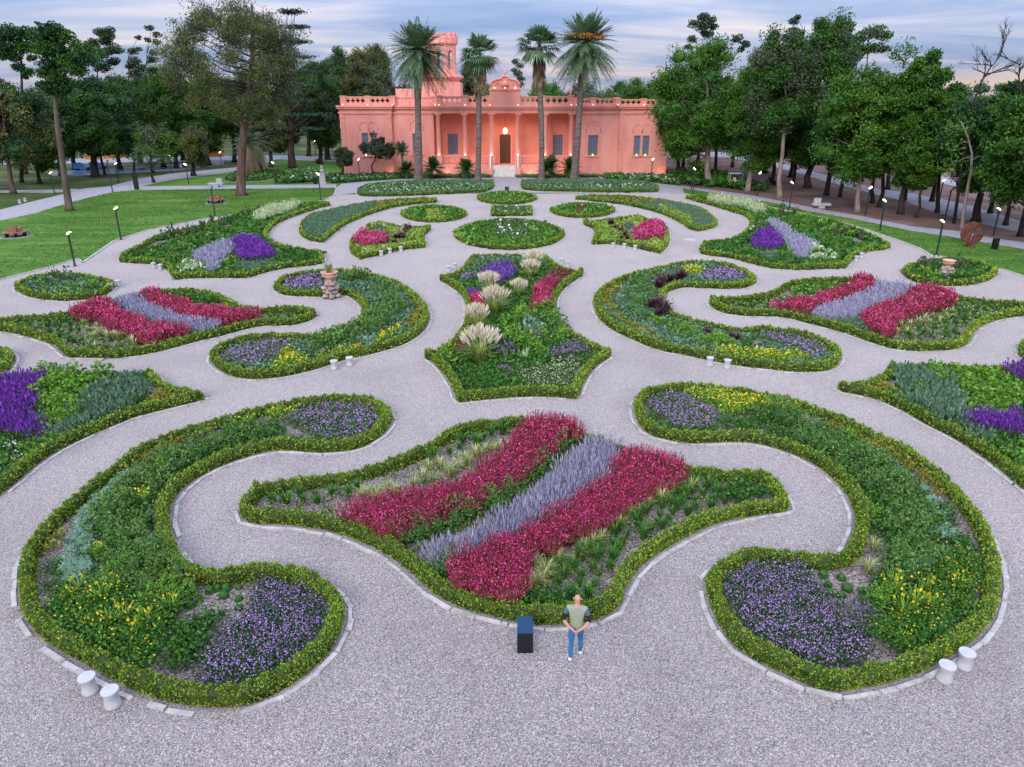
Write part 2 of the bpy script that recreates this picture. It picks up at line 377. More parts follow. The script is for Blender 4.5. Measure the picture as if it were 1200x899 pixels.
def g_rose(h, n):
    def g(k, rng):
        m = 9; az = rng.uniform(0, 2*PI, m); o = np.stack([np.cos(az), np.sin(az), 0*az], 1); z = np.array([[0, 0, 1.]])
        Tp = o*rng.uniform(.1, .5, m)[:, None]+z*(h*rng.uniform(.6, 1.05, m))[:, None]
        out = [stems(o*.05, Tp, .03*k, rng)+(1,)]
        m2 = max(20, int(n/k**1.5)); i = rng.integers(0, m, m2); a = rng.uniform(.3, 1, m2)[:, None]
        out.append(rhomb(Tp[i]*a+rng.normal(0, .1, (m2, 3)), rng.normal(size=(m2, 3)), .1*k, .06*k, rng)+(0,))
        return join(out)
    return g
KIND = {
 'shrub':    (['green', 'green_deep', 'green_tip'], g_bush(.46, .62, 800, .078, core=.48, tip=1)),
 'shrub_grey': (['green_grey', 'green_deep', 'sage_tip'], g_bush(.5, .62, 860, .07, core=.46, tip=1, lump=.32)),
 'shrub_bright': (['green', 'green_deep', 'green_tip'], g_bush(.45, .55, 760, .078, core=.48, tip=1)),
 'shrub_olive': (['olive', 'green_deep'], g_bush(.34, .42, 260, .085)),
 'shrub_lime': (['lime', 'green_bright'], g_bush(.42, .5, 420, .09)),
 'shrub_pale': (['palegreen', 'green_bright'], g_bush(.46, .6, 420, .11)),
 'shrub_silver': (['silver', 'green_grey'], g_bush(.45, .5, 420, .08)),
 'shrub_purplegrey': (['purplegrey', 'green_deep'], g_bush(.42, .45, 380, .08)),
 'cushion':  (['silver', 'bluegrey'], g_bush(.25, .24, 260, .055, core=.8, lump=.05)),
 'ball':     (['green', 'green_deep'], g_bush(.19, .24, 320, .04, core=.9, lump=.03)),
 'tuft':     (['green', 'green_bright'], g_tuft(44, .08, .42, .24, .026)),
 'tuft_straw': (['straw', 'cream'], g_tuft(80, .07, .55, .38, .014, tip=.15)),
 'iris':     (['green_bright', 'yellowflower'], g_tuft(42, .10, .75, .34, .035, plumes=2, ph=.72, pl=.09, pw=.06)),
 'plume':    (['straw', 'cream'], g_tuft(190, .16, .95, .62, .022, plumes=420, ph=1.28, pl=.36, pw=.032)),
 'darkgrass': (['maroon', 'dusky'], g_tuft(130, .14, .95, .55, .034, plumes=12, ph=1.0, pl=.16, pw=.03)),
 'crimson':  (['crimson_stem', 'crimson'], g_haze(.36, .85, 46, 300, .042)),
 'pinkhot':  (['crimson_stem', 'pinkhot'], g_haze(.36, .8, 30, 300, .05)),
 'lavender': (['silver', 'lavender'], g_spikes(.36, .72, 80, 110, .08, .013, .5)),
 'salvia':   (['green_grey', 'violet'], g_spikes(.40, .72, 56, 230, .10, .017, .40, flower=0)),
 'salvia_blue': (['green_grey', 'violet_blue'], g_spikes(.38, .62, 85, 110, .10, .026, .5)),
 'catmint':  (['green_grey', 'bluegrey'], g_spikes(.34, .48, 60, 120, .11, .022, .5)),
 'verbena':  (['green_deep', 'mauve'], g_cover(.30, .22, 130, .07, 36, .043)),
 'verbena_thin': (['green_grey', 'mauve'], g_cover(.30, .22, 120, .07, 22, .045)),
 'heather':  (['green_grey', 'purplegrey'], g_cover(.30, .30, 90, .075, 70, .055)),
 'daylily':  (['green', 'yellowflower'], g_cover(.32, .46, 190, .09, 3, .06)),
 'daylily_rich': (['green', 'yellowflower'], g_cover(.32, .46, 180, .09, 6, .05)),
 'marigold': (['green_bright', 'yellowflower'], g_cover(.30, .36, 130, .085, 20, .055)),
 'marigold_orange': (['green_bright', 'orangeflower'], g_cover(.30, .36, 120, .085, 26, .055)),
 'olivecover': (['olive', 'yellowflower'], g_cover(.28, .34, 130, .085)),
 'olivedeep': (['green', 'olive'], g_cover(.28, .30, 110, .085, 50, .08)),
 'cover':    (['green', 'green_bright'], g_cover(.32, .22, 130, .085, 14, .075)),
 'cover_deep': (['green_deep', 'green'], g_cover(.32, .24, 130, .085, 40, .08)),
 'cover_grey': (['green_grey', 'bluegrey'], g_cover(.32, .24, 120, .085, 40, .07)),
 'cover_thin': (['green_grey', 'straw'], g_cover(.34, .14, 40, .085, 16, .06)),
 'cover_white': (['green_grey', 'whiteflower'], g_cover(.32, .26, 120, .085, 13, .05)),
 'cover_fleck': (['green', 'whiteflower'], g_cover(.32, .28, 130, .085, 3, .045)),
 'cover_pink': (['green_grey', 'cream'], g_cover(.32, .22, 110, .08, 20, .038)),
 'russetcover': (['russet', 'crimson_stem'], g_cover(.32, .42, 130, .09, 30, .08)),
 'limecover': (['lime', 'straw'], g_cover(.32, .34, 120, .10, 20, .08)),
 'feather':  (['palegreen', 'palegreen'], g_tuft(60, .12, .75, .45, .03, plumes=14, ph=.9)),
 'rose':     (['green_deep', 'twig'], g_rose(1.35, 150)),
}
ARCH = {}
def arch(kind, k):
    kk = min((1.0, 1.4, 2.0, 2.8, 3.6), key=lambda q: abs(q-k))
    if (kind, kk) not in ARCH:
        rng = np.random.default_rng(abs(hash_(kind))+int(kk*10))
        ARCH[kind, kk] = [KIND[kind][1](kk, rng) for _ in range(4)]
    return ARCH[kind, kk], kk
def hash_(s):
    h = 0
    for c in s: h = (h*131+ord(c)) % 1000003
    return h
def kfor(p): return max(1.0, math.hypot(p[0], p[1], HC)/21.0)
PMESH = {}
def matlist(kind):
    ms = KIND[kind][0]; return [M[x] for x in ms]+([M[ms[1]]] if len(ms) == 2 else [])
def plant(kind, p, scale, name, label, cat, group=None):
    """a single plant: a thing of its own, mesh shared with its kind"""
    vs, kk = arch(kind, kfor(p)); i = int(RNG.integers(4))
    key = (kind, kk, i)
    if key not in PMESH: PMESH[key] = mesh_np(name, vs[i][0], vs[i][1], matlist(kind), vs[i][2])
    o = link(name, PMESH[key], None, (p[0], p[1], 0.012))
    o.rotation_euler.z = RNG.uniform(0, 6.28); s = scale*RNG.uniform(.8, 1.22)
    o.scale = (s, s, s*RNG.uniform(.9, 1.1))
    return tag(o, label, cat, group)
def drift(kind, pts, scale, name, label, cat, seed=1, kover=None):
    """a mass of one plant nobody could count: ONE mesh"""
    if not len(pts): return None
    rng = np.random.default_rng(seed); Vs = []; Qs = []; Ms = []; b = 0
    c = pts.mean(0)
    for p in pts:
        vs, kk = arch(kind, kover or kfor(p)); V, Q, m = vs[rng.integers(4)]
        a = rng.uniform(0, 6.28); s = scale*rng.uniform(.8, 1.2); ca, sa = math.cos(a)*s, math.sin(a)*s
        V2 = np.empty_like(V); V2[:, 0] = V[:, 0]*ca-V[:, 1]*sa+p[0]-c[0]; V2[:, 1] = V[:, 0]*sa+V[:, 1]*ca+p[1]-c[1]; V2[:, 2] = V[:, 2]*s*rng.uniform(.85, 1.15)+.01
        Vs.append(V2); Qs.append(Q+b); Ms.append(m); b += len(V)
    me = mesh_np(name, np.concatenate(Vs), np.concatenate(Qs), matlist(kind), np.concatenate(Ms))
    return tag(link(name, me, None, (c[0], c[1], 0)), label, cat, kind='stuff')

# ------------------------------------------------------------------ polygons
def inside(pts, poly):
    x, y = pts[:, 0], pts[:, 1]; r = np.zeros(len(pts), bool); n = len(poly)
    for i in range(n):
        x1, y1 = poly[i][:2]; x2, y2 = poly[(i+1) % n][:2]
        if y1 == y2: continue
        r ^= ((y1 > y) != (y2 > y)) & (x < (x2-x1)*(y-y1)/(y2-y1)+x1)
    return r
def edge_dist(pts, line):
    out = np.full(len(pts), 1e9)
    for i in range(0, len(pts), 400):
        d = pts[i:i+400, None, :2]-line[None, :, :2]; out[i:i+400] = np.sqrt((d**2).sum(2)).min(1)
    return out
def scatter(poly, step, seed, jit=.45):
    poly = np.asarray(poly)[:, :2]; rng = np.random.default_rng(seed)
    a, b = poly.min(0), poly.max(0)
    gx, gy = np.meshgrid(np.arange(a[0], b[0]+step, step), np.arange(a[1], b[1]+step, step*.87))
    gx = gx+(np.arange(gx.shape[0])[:, None] % 2)*step*.5
    p = np.stack([gx.ravel(), gy.ravel()], 1); p += rng.uniform(-jit, jit, p.shape)*step
    return p[inside(p, poly)]
def sheet(name, pts, z, mat, kind='structure', label=None, cat=None):
    v = [Vector((p[0], p[1], 0)) for p in pts]
    f = geometry.tessellate_polygon([v]); me = bpy.data.meshes.new(name)
    me.from_pydata([(p.x, p.y, z) for p in v], [], [tuple(t) for t in f]); me.materials.append(mat)
    bm = bmesh.new(); bm.from_mesh(me)
    for q in bm.faces:
        if q.normal.z < 0: q.normal_flip()
    bm.to_mesh(me); bm.free()
    return tag(link(name, me), label, cat, kind=kind)

HH, HW = .41, .31
def spline(px, sharp=50, per=10):
    """closed smooth curve through picture points, corners kept (angles judged on the ground)"""
    px = np.asarray(px, float); g = P(px)[:, :2]; n = len(px); out = []
    corner = []
    for i in range(n):
        a = g[i]-g[i-1]; b = g[(i+1) % n]-g[i]
        c = abs(math.degrees(math.atan2(a[0]*b[1]-a[1]*b[0], a@b))); corner.append(c > sharp)
    for i in range(n):
        p0, p1 = px[i], px[(i+1) % n]; d = p1-p0
        m0 = d*.9 if corner[i] else (p1-px[i-1])/2
        m1 = d*.9 if corner[(i+1) % n] else (px[(i+2) % n]-p0)/2
        lim = np.linalg.norm(d)*1.2
        for m in (m0, m1):
            q = np.linalg.norm(m)
            if q > lim: m *= lim/q
        for k in range(per):
            t = k/per; t2, t3 = t*t, t**3
            out.append(p0*(2*t3-3*t2+1)+m0*(t3-2*t2+t)+p1*(3*t2-2*t3)+m1*(t3-t2))
    return np.array(out)
def resample(p, ds):
    q = np.vstack([p, p[:1]]); L = np.concatenate([[0], np.cumsum(np.linalg.norm(np.diff(q, axis=0), axis=1))])
    n = max(12, int(L[-1]/ds)); t = np.linspace(0, L[-1], n, endpoint=False)
    return np.stack([np.interp(t, L, q[:, 0]), np.interp(t, L, q[:, 1])], 1)
def normals(p):
    d = np.roll(p, -1, 0)-np.roll(p, 1, 0); n = np.stack([d[:, 1], -d[:, 0]], 1)
    n /= np.maximum(np.linalg.norm(n, axis=1, keepdims=True), 1e-9)
    return n
def area(p): return .5*np.sum(p[:, 0]*np.roll(p[:, 1], -1)-p[:, 1]*np.roll(p[:, 0], -1))
def outline(px):
    """hedge foot line on the ground from its traced silhouette: near sides show the foot, far sides the top"""
    s = spline(px); g = P(s)[:, :2]
    if area(g) < 0: s = s[::-1]; g = g[::-1]
    n = normals(g); v = unit(g); dot = (n*v).sum(1)
    z = HH*np.clip((dot+.1)/.4, 0, 1); k = 7
    z = np.mean([np.roll(z, i) for i in range(-k, k+1)], 0)
    return resample(P(s, z)[:, :2], .22)
def hedge(p, desc, seed, mats=('hedge_core', 'hedge', 'hedge_two')):
    rng = np.random.default_rng(seed); n = len(p); nn = normals(p); c = p.mean(0); p = p-c
    # lumps: one per planted bush, slightly different height and girth
    ph = np.cumsum(rng.uniform(.75, 1.25, n))*.22/.46*2*PI/1.0
    bush = (ph/(2*PI)).astype(int); amp = rng.uniform(-.12, .12, bush.max()+2)[bush]; tone = (rng.random(bush.max()+2) < .4).astype(int)
    lump = 1+.15*np.cos(ph)+amp
    prof = np.array([(.03, 0), (-.01, .16), (.01, .31), (.08, .39), (.22, .39), (.29, .31), (.32, .16), (.28, 0)])
    m = len(prof)
    off = HW/2+(prof[None, :, 0]-HW/2)*(lump*.92)[:, None]; zz = prof[None, :, 1]*lump[:, None]
    off = off+rng.normal(0, .012, off.shape); zz = zz+rng.normal(0, .012, zz.shape)*(prof[None, :, 1] > 0)
    V = np.empty((n, m, 3)); V[:, :, :2] = p[:, None, :]-nn[:, None, :]*off[:, :, None]; V[:, :, 2] = zz+.01
    i = np.arange(n)[:, None]*m; j = np.arange(m-1)[None, :]; i2 = ((np.arange(n)+1) % n)[:, None]*m
    Q = np.stack([i+j, i2+j, i2+j+1, i+j+1], 2).reshape(-1, 4)
    # split the core into loose quads so each shows its own leaf tone
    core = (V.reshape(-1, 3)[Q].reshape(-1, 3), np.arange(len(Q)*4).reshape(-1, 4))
    dist = np.hypot(np.hypot(p[:, 0]+c[0], p[:, 1]+c[1]), HC); L = np.clip(dist*.0033, .052, .23)
    cnt = rng.poisson(np.clip(.22*1.25/(L**2*.30)*.95, 2, 400)); idx = np.repeat(np.arange(n), cnt); N = len(idx)
    a = rng.uniform(.02, m-1.02, N); j = a.astype(int); fr = (a-j)[:, None]; g = rng.uniform(0, 1, N)[:, None]; ix2 = (idx+1) % n
    A = V[idx, j]*(1-fr)+V[idx, j+1]*fr; B = V[ix2, j]*(1-fr)+V[ix2, j+1]*fr; C = A*(1-g)+B*g
    ctr = np.concatenate([p[idx]-nn[idx]*HW/2, np.full((N, 1), .15)], 1); d = unit(C-ctr)
    C = C+d*rng.uniform(-.03, .075, N)[:, None]
    lv = rhomb(C, d+rng.normal(size=(N, 3))*.65+np.array([[0, 0, .35]]), L[idx]*rng.uniform(.7, 1.35, N), L[idx]*.6, rng)
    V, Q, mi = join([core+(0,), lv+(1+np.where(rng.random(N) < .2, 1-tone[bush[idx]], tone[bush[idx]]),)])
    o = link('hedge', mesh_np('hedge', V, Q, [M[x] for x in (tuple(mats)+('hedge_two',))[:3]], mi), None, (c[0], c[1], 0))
    return tag(o, 'clipped low box hedge around '+desc, 'hedge')
def kerb(p, off, seed, closed=True, w=.115, h=.05, gap=.12):
    """line of rough white stones set outside a hedge"""
    rng = np.random.default_rng(seed); n = len(p); nn = normals(p); q = p+nn*off; mb = MB(); i = 0
    while i < n-2:
        k = int(rng.integers(2, 5)); j = min(i+k, n-1)
        if rng.random() > gap:
            t = rng.normal(0, .02, 2); hh = h*rng.uniform(.6, 1.25); ww = w*rng.uniform(.8, 1.25)
            a, b = q[i]+t, q[j]+t*.5; d = b-a; L = np.linalg.norm(d)
            if .1 < L < 2.5:
                d /= L; s = np.array([d[1], -d[0]])*ww/2; a = a+d*.015; b = b-d*.015
                v = [(*(a-s), 0), (*(a+s), 0), (*(b+s), 0), (*(b-s), 0)]
                mb.add(v+[(x, y, hh) for x, y, _ in v], [(4, 5, 6, 7), (0, 1, 5, 4), (1, 2, 6, 5), (2, 3, 7, 6), (3, 0, 4, 7)])
        i = j
    o = mb.build('kerb', M['stone']); tag(o, kind='structure'); return o
# ------------------------------------------------------------------ beds
KN = {  # kind: object name, category, words for the label, spacing, scale, height of the visible mass
 'crimson': ('crimson_flowers', 'flowers', 'crimson flower drift', .30, 1.0, .5), 'pinkhot': ('pink_flowers', 'flowers', 'hot pink flower mass', .32, 1.0, .5),
 'lavender': ('lavender_flowers', 'flowers', 'pale lavender spikes', .36, 1.0, .4), 'salvia': ('violet_flowers', 'flowers', 'deep violet flower mass', .36, 1.0, .4),
 'salvia_blue': ('violet_flowers', 'flowers', 'blue violet flower dome', .36, 1.0, .35), 'catmint': ('grey_foliage_plants', 'foliage plants', 'blue grey spiky foliage', .36, 1.0, .25),
 'verbena': ('purple_flowers', 'flowers', 'low purple flower carpet', .30, 1.0, .1), 'verbena_thin': ('purple_flowers', 'flowers', 'thin mauve flower carpet', .32, 1.0, .1),
 'heather': ('heather_plants', 'foliage plants', 'greyish purple low plants', .32, 1.0, .1), 'daylily': ('yellow_flowers', 'flowers', 'yellow flowers in dark leaves', .31, 1.0, .25),
 'daylily_rich': ('yellow_flowers', 'flowers', 'many yellow flowers in dark leaves', .31, 1.0, .25), 'marigold': ('yellow_flowers', 'flowers', 'bright yellow flowers', .31, 1.0, .2), 'marigold_orange': ('orange_flowers', 'flowers', 'orange yellow flowers', .31, 1.0, .2),
 'olivecover': ('olive_plants', 'foliage plants', 'olive yellow plant band', .30, 1.0, .15), 'olivedeep': ('olive_plants', 'foliage plants', 'green and russet plant band', .30, 1.0, .15),
 'cover': ('ground_cover', 'ground cover', 'green ground cover', .34, 1.0, .1), 'cover_deep': ('ground_cover', 'ground cover', 'dark green ground cover', .34, 1.0, .1),
 'cover_grey': ('ground_cover', 'ground cover', 'grey green ground cover', .34, 1.0, .1), 'cover_thin': ('ground_cover', 'ground cover', 'sparse low weeds', .5, 1.0, .05),
 'cover_white': ('white_flowers', 'flowers', 'small white flowers', .32, 1.0, .1), 'cover_fleck': ('ground_cover', 'ground cover', 'green plants flecked with white flowers', .34, 1.0, .1), 'cover_pink': ('pale_flowers', 'flowers', 'pale pinkish flowers', .34, 1.0, .1),
 'russetcover': ('russet_plants', 'foliage plants', 'russet brown plants', .34, 1.0, .2), 'limecover': ('lime_plants', 'foliage plants', 'lime green plants', .34, 1.0, .15),
 'feather': ('pale_grass', 'grass', 'pale feathery grass', .5, 1.0, .4), 'darkgrass': ('dark_grass', 'grass', 'dark maroon grass clump', .5, .8, .4)}
OUT = []
class Bed:
    def __init__(s, desc, px, seed, mats=('hedge_core', 'hedge', 'hedge_two'), koff=.2):
        s.desc, s.seed = desc, seed; s.p = outline(px); OUT.append(s.p); s.used = []; s.n = 0
        tag(sheet('bed_soil', s.p, .008, M['soil']), kind='structure')
        hedge(s.p, desc, seed, mats); kerb(s.p, koff, seed)
    def pts(s, poly, step, margin=.5):
        s.n += 1; q = scatter(poly, step, s.seed*100+s.n); q = q[inside(q, s.p)] if len(q) else q
        return q[edge_dist(q, s.p) > margin] if len(q) else q
    def drift(s, kind, px, where='', step=1, scale=1, margin=.5, use=True, z=None, shrink=.2):
        nm, cat, words, st0, sc0, z0 = KN[kind]
        g = P(px, z0*scale if z is None else z)[:, :2]; q = s.pts(g, st0*step, margin)
        if len(q): q2 = q[edge_dist(q, resample(g, .12)) > shrink]; q = q2 if len(q2) > 3 else q
        for u in s.used:
            if len(q): q = q[~inside(q, u)]
        if use: s.used.append(g)
        words = where or words+' in '+s.desc
        return drift(kind, q, sc0*scale, nm, words, cat, s.seed*31+s.n)
    def gap(s, px): s.used.append(P(px, 0.05)[:, :2])
    def fill(s, kind, step=1, scale=1, where=''):
        nm, cat, words, st0, sc0, z0 = KN[kind]; q = s.pts(s.p, st0*step)
        for u in s.used:
            if len(q): q = q[~inside(q, u)]
        return drift(kind, q, sc0*scale, nm, where or words+' filling '+s.desc, cat, s.seed*37+s.n)
    def plants(s, kind, px, scale, name, words, cat, z=.2, jit=0):
        lab = words+' in '+s.desc
        for x, y in px:
            p = P([(x, y)], z)[0]
            if inside(p[None, :2], s.p)[0] and edge_dist(p[None, :2], s.p)[0] > .42: plant(kind, p, scale, name, lab, cat, (words+('es' if words[-1] == 'h' else 's')+' in '+s.desc) if len(px) > 1 else None)
def E(p): return T(270, 470, 1.791, p)
def D(p): return T(0, 420, 2.044, p)
def Fq(p): return T(730, 420, 2.194, p)
def A3(p): return T(0, 180, 3, p)
def B3(p): return T(400, 180, 3, p)
def C3(p): return T(800, 200, 3, p)
def ell(cx, cy, rx, ry, n=28): return [(cx+rx*math.cos(2*PI*i/n), cy+ry*math.sin(2*PI*i/n)) for i in range(n)]

# near centre bed, crimson stripes
b = Bed('the near crimson-striped bed', E([(22,212),(50,172),(150,158),(240,146),(330,122),(400,92),(450,62),(500,44),(560,36),(620,31),(700,44),(760,68),(830,95),(900,118),(960,131),(1030,141),(1085,143),(1130,147),(1155,170),(1171,205),(1170,230),(1100,242),(1020,258),(950,290),(890,325),(850,360),(825,400),(815,430),(780,455),(720,468),(650,470),(590,462),(540,450),(480,433),(430,405),(400,380),(360,345),(310,313),(250,287),(190,270),(110,260),(45,257),(22,240)]), 1)
D1 = b.desc
b.drift('crimson', E([(192,252),(245,224),(340,206),(440,182),(520,152),(580,104),(615,62),(645,30),(700,28),(752,58),(735,72),(700,72),(665,108),(640,130),(590,168),(545,198),(480,222),(420,248),(380,262),(315,292),(270,288),(225,270)]), 'crimson flower drift, the stripe farther from the standing man', shrink=.06, margin=.4)
b.drift('crimson', E([(430,385),(460,352),(500,322),(570,292),(640,262),(700,226),(770,176),(830,112),(850,93),(945,120),(950,158),(890,185),(840,212),(800,242),(760,272),(700,292),(655,312),(625,350),(610,395),(570,418),(520,413),(470,398)]), 'crimson flower drift, the stripe nearer the standing man', shrink=.1, margin=.4)
b.drift('lavender', E([(398,332),(458,308),(528,270),(594,238),(648,198),(692,152),(728,110),(756,84),(770,84),(825,97),(828,118),(780,167),(720,216),(660,252),(600,286),(540,302),(490,328),(450,352),(425,356),(385,338)]), 'pale lavender spikes between the two crimson stripes', shrink=0, scale=1.05)
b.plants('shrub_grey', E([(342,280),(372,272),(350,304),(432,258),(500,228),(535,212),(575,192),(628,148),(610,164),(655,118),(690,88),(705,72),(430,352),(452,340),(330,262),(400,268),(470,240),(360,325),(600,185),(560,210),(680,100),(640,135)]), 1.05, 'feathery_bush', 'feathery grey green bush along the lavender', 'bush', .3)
b.plants('tuft_straw', E([(310,184),(345,188),(290,188),(275,196),(405,154),(425,160),(440,130),(460,148),(490,114),(515,108),(565,92),(555,98),(475,134),(330,174),(385,168),(415,134),(535,98),(360,200),(305,204),(500,126)]+[(950,184),(915,188),(880,210),(840,228),(800,254),(818,256),(762,292),(745,304),(690,324),(665,354),(640,380),(640,336),(655,372),(905,200),(780,280),(930,180),(860,222),(735,318),(970,175)]), .95, 'straw_grass_tuft', 'arching yellow green grass tuft beside a crimson stripe', 'grass tuft', .25)
rg = np.random.default_rng(5)
tl = []
for poly, st_ in (([(830,232),(900,195),(960,155),(1040,150),(1060,215),(1000,238),(900,288),(850,325),(815,390),(780,425),(720,425),(690,400),(655,395),(690,335),(740,310),(800,265)], .46), ([(60,185),(150,178),(240,165),(330,140),(400,110),(470,72),(540,52),(600,45),(560,75),(480,105),(400,130),(330,160),(270,185),(200,215),(120,225),(60,220)], .5)):
    for q in scatter(P(E(poly), .1)[:, :2], st_, 77, .22): tl.append(q)
for q in tl:
    if inside(q[None], b.p)[0] and edge_dist(q[None], b.p)[0] > .6 and not any(inside(q[None], u)[0] for u in b.used): plant('tuft', q, rg.uniform(.8, 1.3), 'green_tuft', 'small upright green tuft in bare gravel of '+b.desc, 'grass tuft', 'green tufts in '+b.desc)
b.drift('cover_deep', E([(1035,165),(1060,150),(1130,150),(1160,200),(1100,215),(1030,215)]), 'dark green leafy corner at the right end of the near crimson-striped bed')
b.drift('cover_deep', E([(570,405),(700,400),(800,425),(740,460),(600,450),(540,430)]), 'dark green strip behind the standing man', scale=1.2)
b.fill('cover_thin', 1.4)

# near left curved bed
b = Bed('the near left curved bed', D([(937,140),(922,110),(882,90),(800,84),(730,92),(640,109),(560,129),(480,153),(400,177),(330,207),(280,242),(230,282),(170,331),(120,371),(85,411),(60,452),(52,500),(52,560),(65,620),(95,662),(140,698),(190,726),(250,760),(310,790),(370,814),(430,828),(490,837),(560,837),(620,823),(680,793),(740,752),(790,702),(815,652),(822,610),(812,565),(782,530),(740,506),(690,492),(640,488),(590,492),(540,500),(490,497),(445,478),(418,448),(404,410),(404,370),(416,340),(441,310),(481,283),(530,258),(600,234),(660,221),(720,223),(780,226),(850,219),(900,197),(930,166)]), 2)
b.gap(D([(440,560),(480,535),(590,520),(610,590),(560,630),(480,625),(440,600)]))
b.drift('verbena', D([(600,525),(700,508),(770,535),(800,600),(775,685),(705,745),(600,790),(520,800),(470,770),(480,715),(520,645),(600,600),(590,560)]), step=.85)
b.drift('daylily', D([(85,575),(150,545),(250,560),(340,560),(440,610),(430,650),(380,700),(420,790),(310,770),(200,700),(110,640)]), step=.95)
b.drift('cover_deep', D([(440,620),(520,610),(520,645),(480,715),(470,770),(520,800),(420,795),(380,700)]), 'dark leafy strip beside the purple carpet in the near left curved bed', scale=1.2)
b.plants('ball', D([(572,544),(572,572),(571,594),(528,606),(536,565),(542,547),(502,553),(478,575),(456,588),(520,548)]), .66, 'box_ball', 'small clipped green ball', 'clipped shrub', .1)
b.plants('cushion', D([(265,312),(250,327),(235,337),(225,352),(210,367),(196,387),(190,402),(206,414),(180,427),(206,434),(170,452),(206,459),(165,480),(200,482),(165,503),(200,503),(165,526),(245,345),(280,300),(300,284)]), 1.15, 'silver_cushion_plant', 'silver green cushion plant', 'plant', .12)
b.gap(D([(150,520),(150,440),(180,380),(230,310),(275,300),(235,350),(217,400),(217,520)]))
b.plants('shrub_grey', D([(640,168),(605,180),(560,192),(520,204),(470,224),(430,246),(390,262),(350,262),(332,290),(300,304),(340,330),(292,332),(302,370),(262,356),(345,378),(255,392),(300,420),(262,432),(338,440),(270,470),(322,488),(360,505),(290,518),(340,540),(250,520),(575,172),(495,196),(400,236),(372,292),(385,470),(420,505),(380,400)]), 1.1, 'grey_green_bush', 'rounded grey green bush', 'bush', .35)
b.plants('shrub_bright', D([(385,262),(270,505),(300,490),(400,548),(440,560),(330,600),(365,575),(240,560)]), .95, 'bright_green_bush', 'bright green bush', 'bush', .3)
b.plants('iris', D([(190,548),(245,580),(275,545),(300,630),(350,640),(330,660),(370,620),(262,640),(410,600),(170,570),(300,330),(345,340),(232,465)]), 1.0, 'yellow_iris_clump', 'strappy clump with yellow blooms', 'plant', .3)
b.drift('verbena_thin', D([(680,140),(740,112),(800,98),(880,108),(915,150),(870,195),(780,200),(745,190),(690,160)]), step=.9)
b.drift('marigold', D([(500,150),(600,122),(700,104),(735,112),(690,140),(600,150),(540,168)]))
b.gap(D([(670,180),(760,175),(770,198),(680,198)]))
b.drift('olivecover', D([(640,112),(500,150),(400,178),(300,228),(200,310),(120,372),(90,420),(70,480),(70,540),(130,480),(160,410),(240,330),(330,262),(420,215),(520,175)]), step=1.0)
b.drift('olivedeep', D([(440,470),(500,540),(460,580),(400,560),(370,500),(380,430),(400,420)]), step=1.5)
b.fill('cover_deep', 1.45, .9)

# near right curved bed
b = Bed('the near right curved bed', Fq([(30,122),(45,87),(80,70),(150,61),(230,66),(310,76),(400,93),(460,106),(520,130),(590,157),(650,186),(720,217),(780,256),(830,296),(880,346),(920,396),(945,440),(960,490),(967,550),(963,612),(947,662),(912,712),(862,753),(800,790),(740,818),(670,838),(590,853),(530,857),(480,843),(430,818),(380,796),(320,766),(270,722),(236,662),(218,612),(218,567),(235,532),(265,507),(300,492),(340,485),(400,485),(450,491),(500,499),(540,497),(575,485),(595,455),(601,420),(592,385),(575,350),(550,320),(510,285),(460,257),(400,234),(330,217),(250,216),(180,219),(120,211),(70,196),(40,166)]), 3)
b.gap(Fq([(500,540),(570,520),(620,490),(660,530),(650,600),(640,650),(560,650),(520,610)]))
b.drift('verbena', Fq([(250,560),(300,520),(400,512),(480,530),(520,600),(560,650),(620,700),(660,765),(580,805),(500,810),(420,795),(340,745),(280,665),(252,610)]), step=.85)
b.drift('daylily_rich', Fq([(820,480),(920,490),(950,560),(930,640),(880,715),(780,760),(680,770),(660,720),(625,700),(650,660),(740,640),(785,580)]), step=.9)
b.plants('ball', Fq([(515,553),(561,560),(528,578),(577,588),(531,601),(562,607),(613,593),(561,625),(605,622)]), .72, 'box_ball', 'small clipped green ball', 'clipped shrub', .1)
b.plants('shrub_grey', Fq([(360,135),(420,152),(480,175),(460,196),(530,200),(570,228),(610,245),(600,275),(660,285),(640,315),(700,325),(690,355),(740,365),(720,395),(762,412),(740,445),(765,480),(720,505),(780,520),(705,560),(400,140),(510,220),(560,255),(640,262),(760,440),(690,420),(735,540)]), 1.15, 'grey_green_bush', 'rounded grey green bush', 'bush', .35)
b.plants('shrub_bright', Fq([(660,615),(690,600),(620,395),(580,190),(440,130),(640,390)]), .95, 'bright_green_bush', 'bright green bush', 'bush', .3)
b.plants('cushion', Fq([(640,242),(660,262),(690,270),(710,285),(815,402),(830,434),(815,452),(845,449),(730,300),(775,330),(795,370)]), 1.15, 'silver_cushion_plant', 'silver green cushion plant', 'plant', .12)
b.plants('iris', Fq([(700,600),(745,640),(780,600),(720,660),(790,640),(860,590),(690,580),(830,540)]), 1.0, 'yellow_iris_clump', 'strappy clump with yellow blooms', 'plant', .3)
b.plants('tuft_straw', Fq([(648,475),(632,530)]), 1.1, 'straw_grass_tuft', 'fine grass tuft in bare gravel', 'grass tuft', .3)
b.gap(Fq([(600,470),(690,480),(690,560),(620,560)]))
b.drift('verbena_thin', Fq([(45,110),(80,78),(140,82),(200,112),(275,150),(230,185),(150,190),(80,160)]), step=.85)
b.drift('marigold', Fq([(140,78),(230,78),(330,98),(440,112),(430,138),(330,128),(285,152),(205,112)]), step=.9)
b.drift('olivecover', Fq([(470,125),(560,155),(680,205),(790,275),(880,360),(930,440),(945,490),(900,480),(870,420),(800,350),(720,280),(620,225),(520,175)]), step=.95)
b.drift('heather', Fq([(560,640),(640,650),(650,690),(600,700)]))
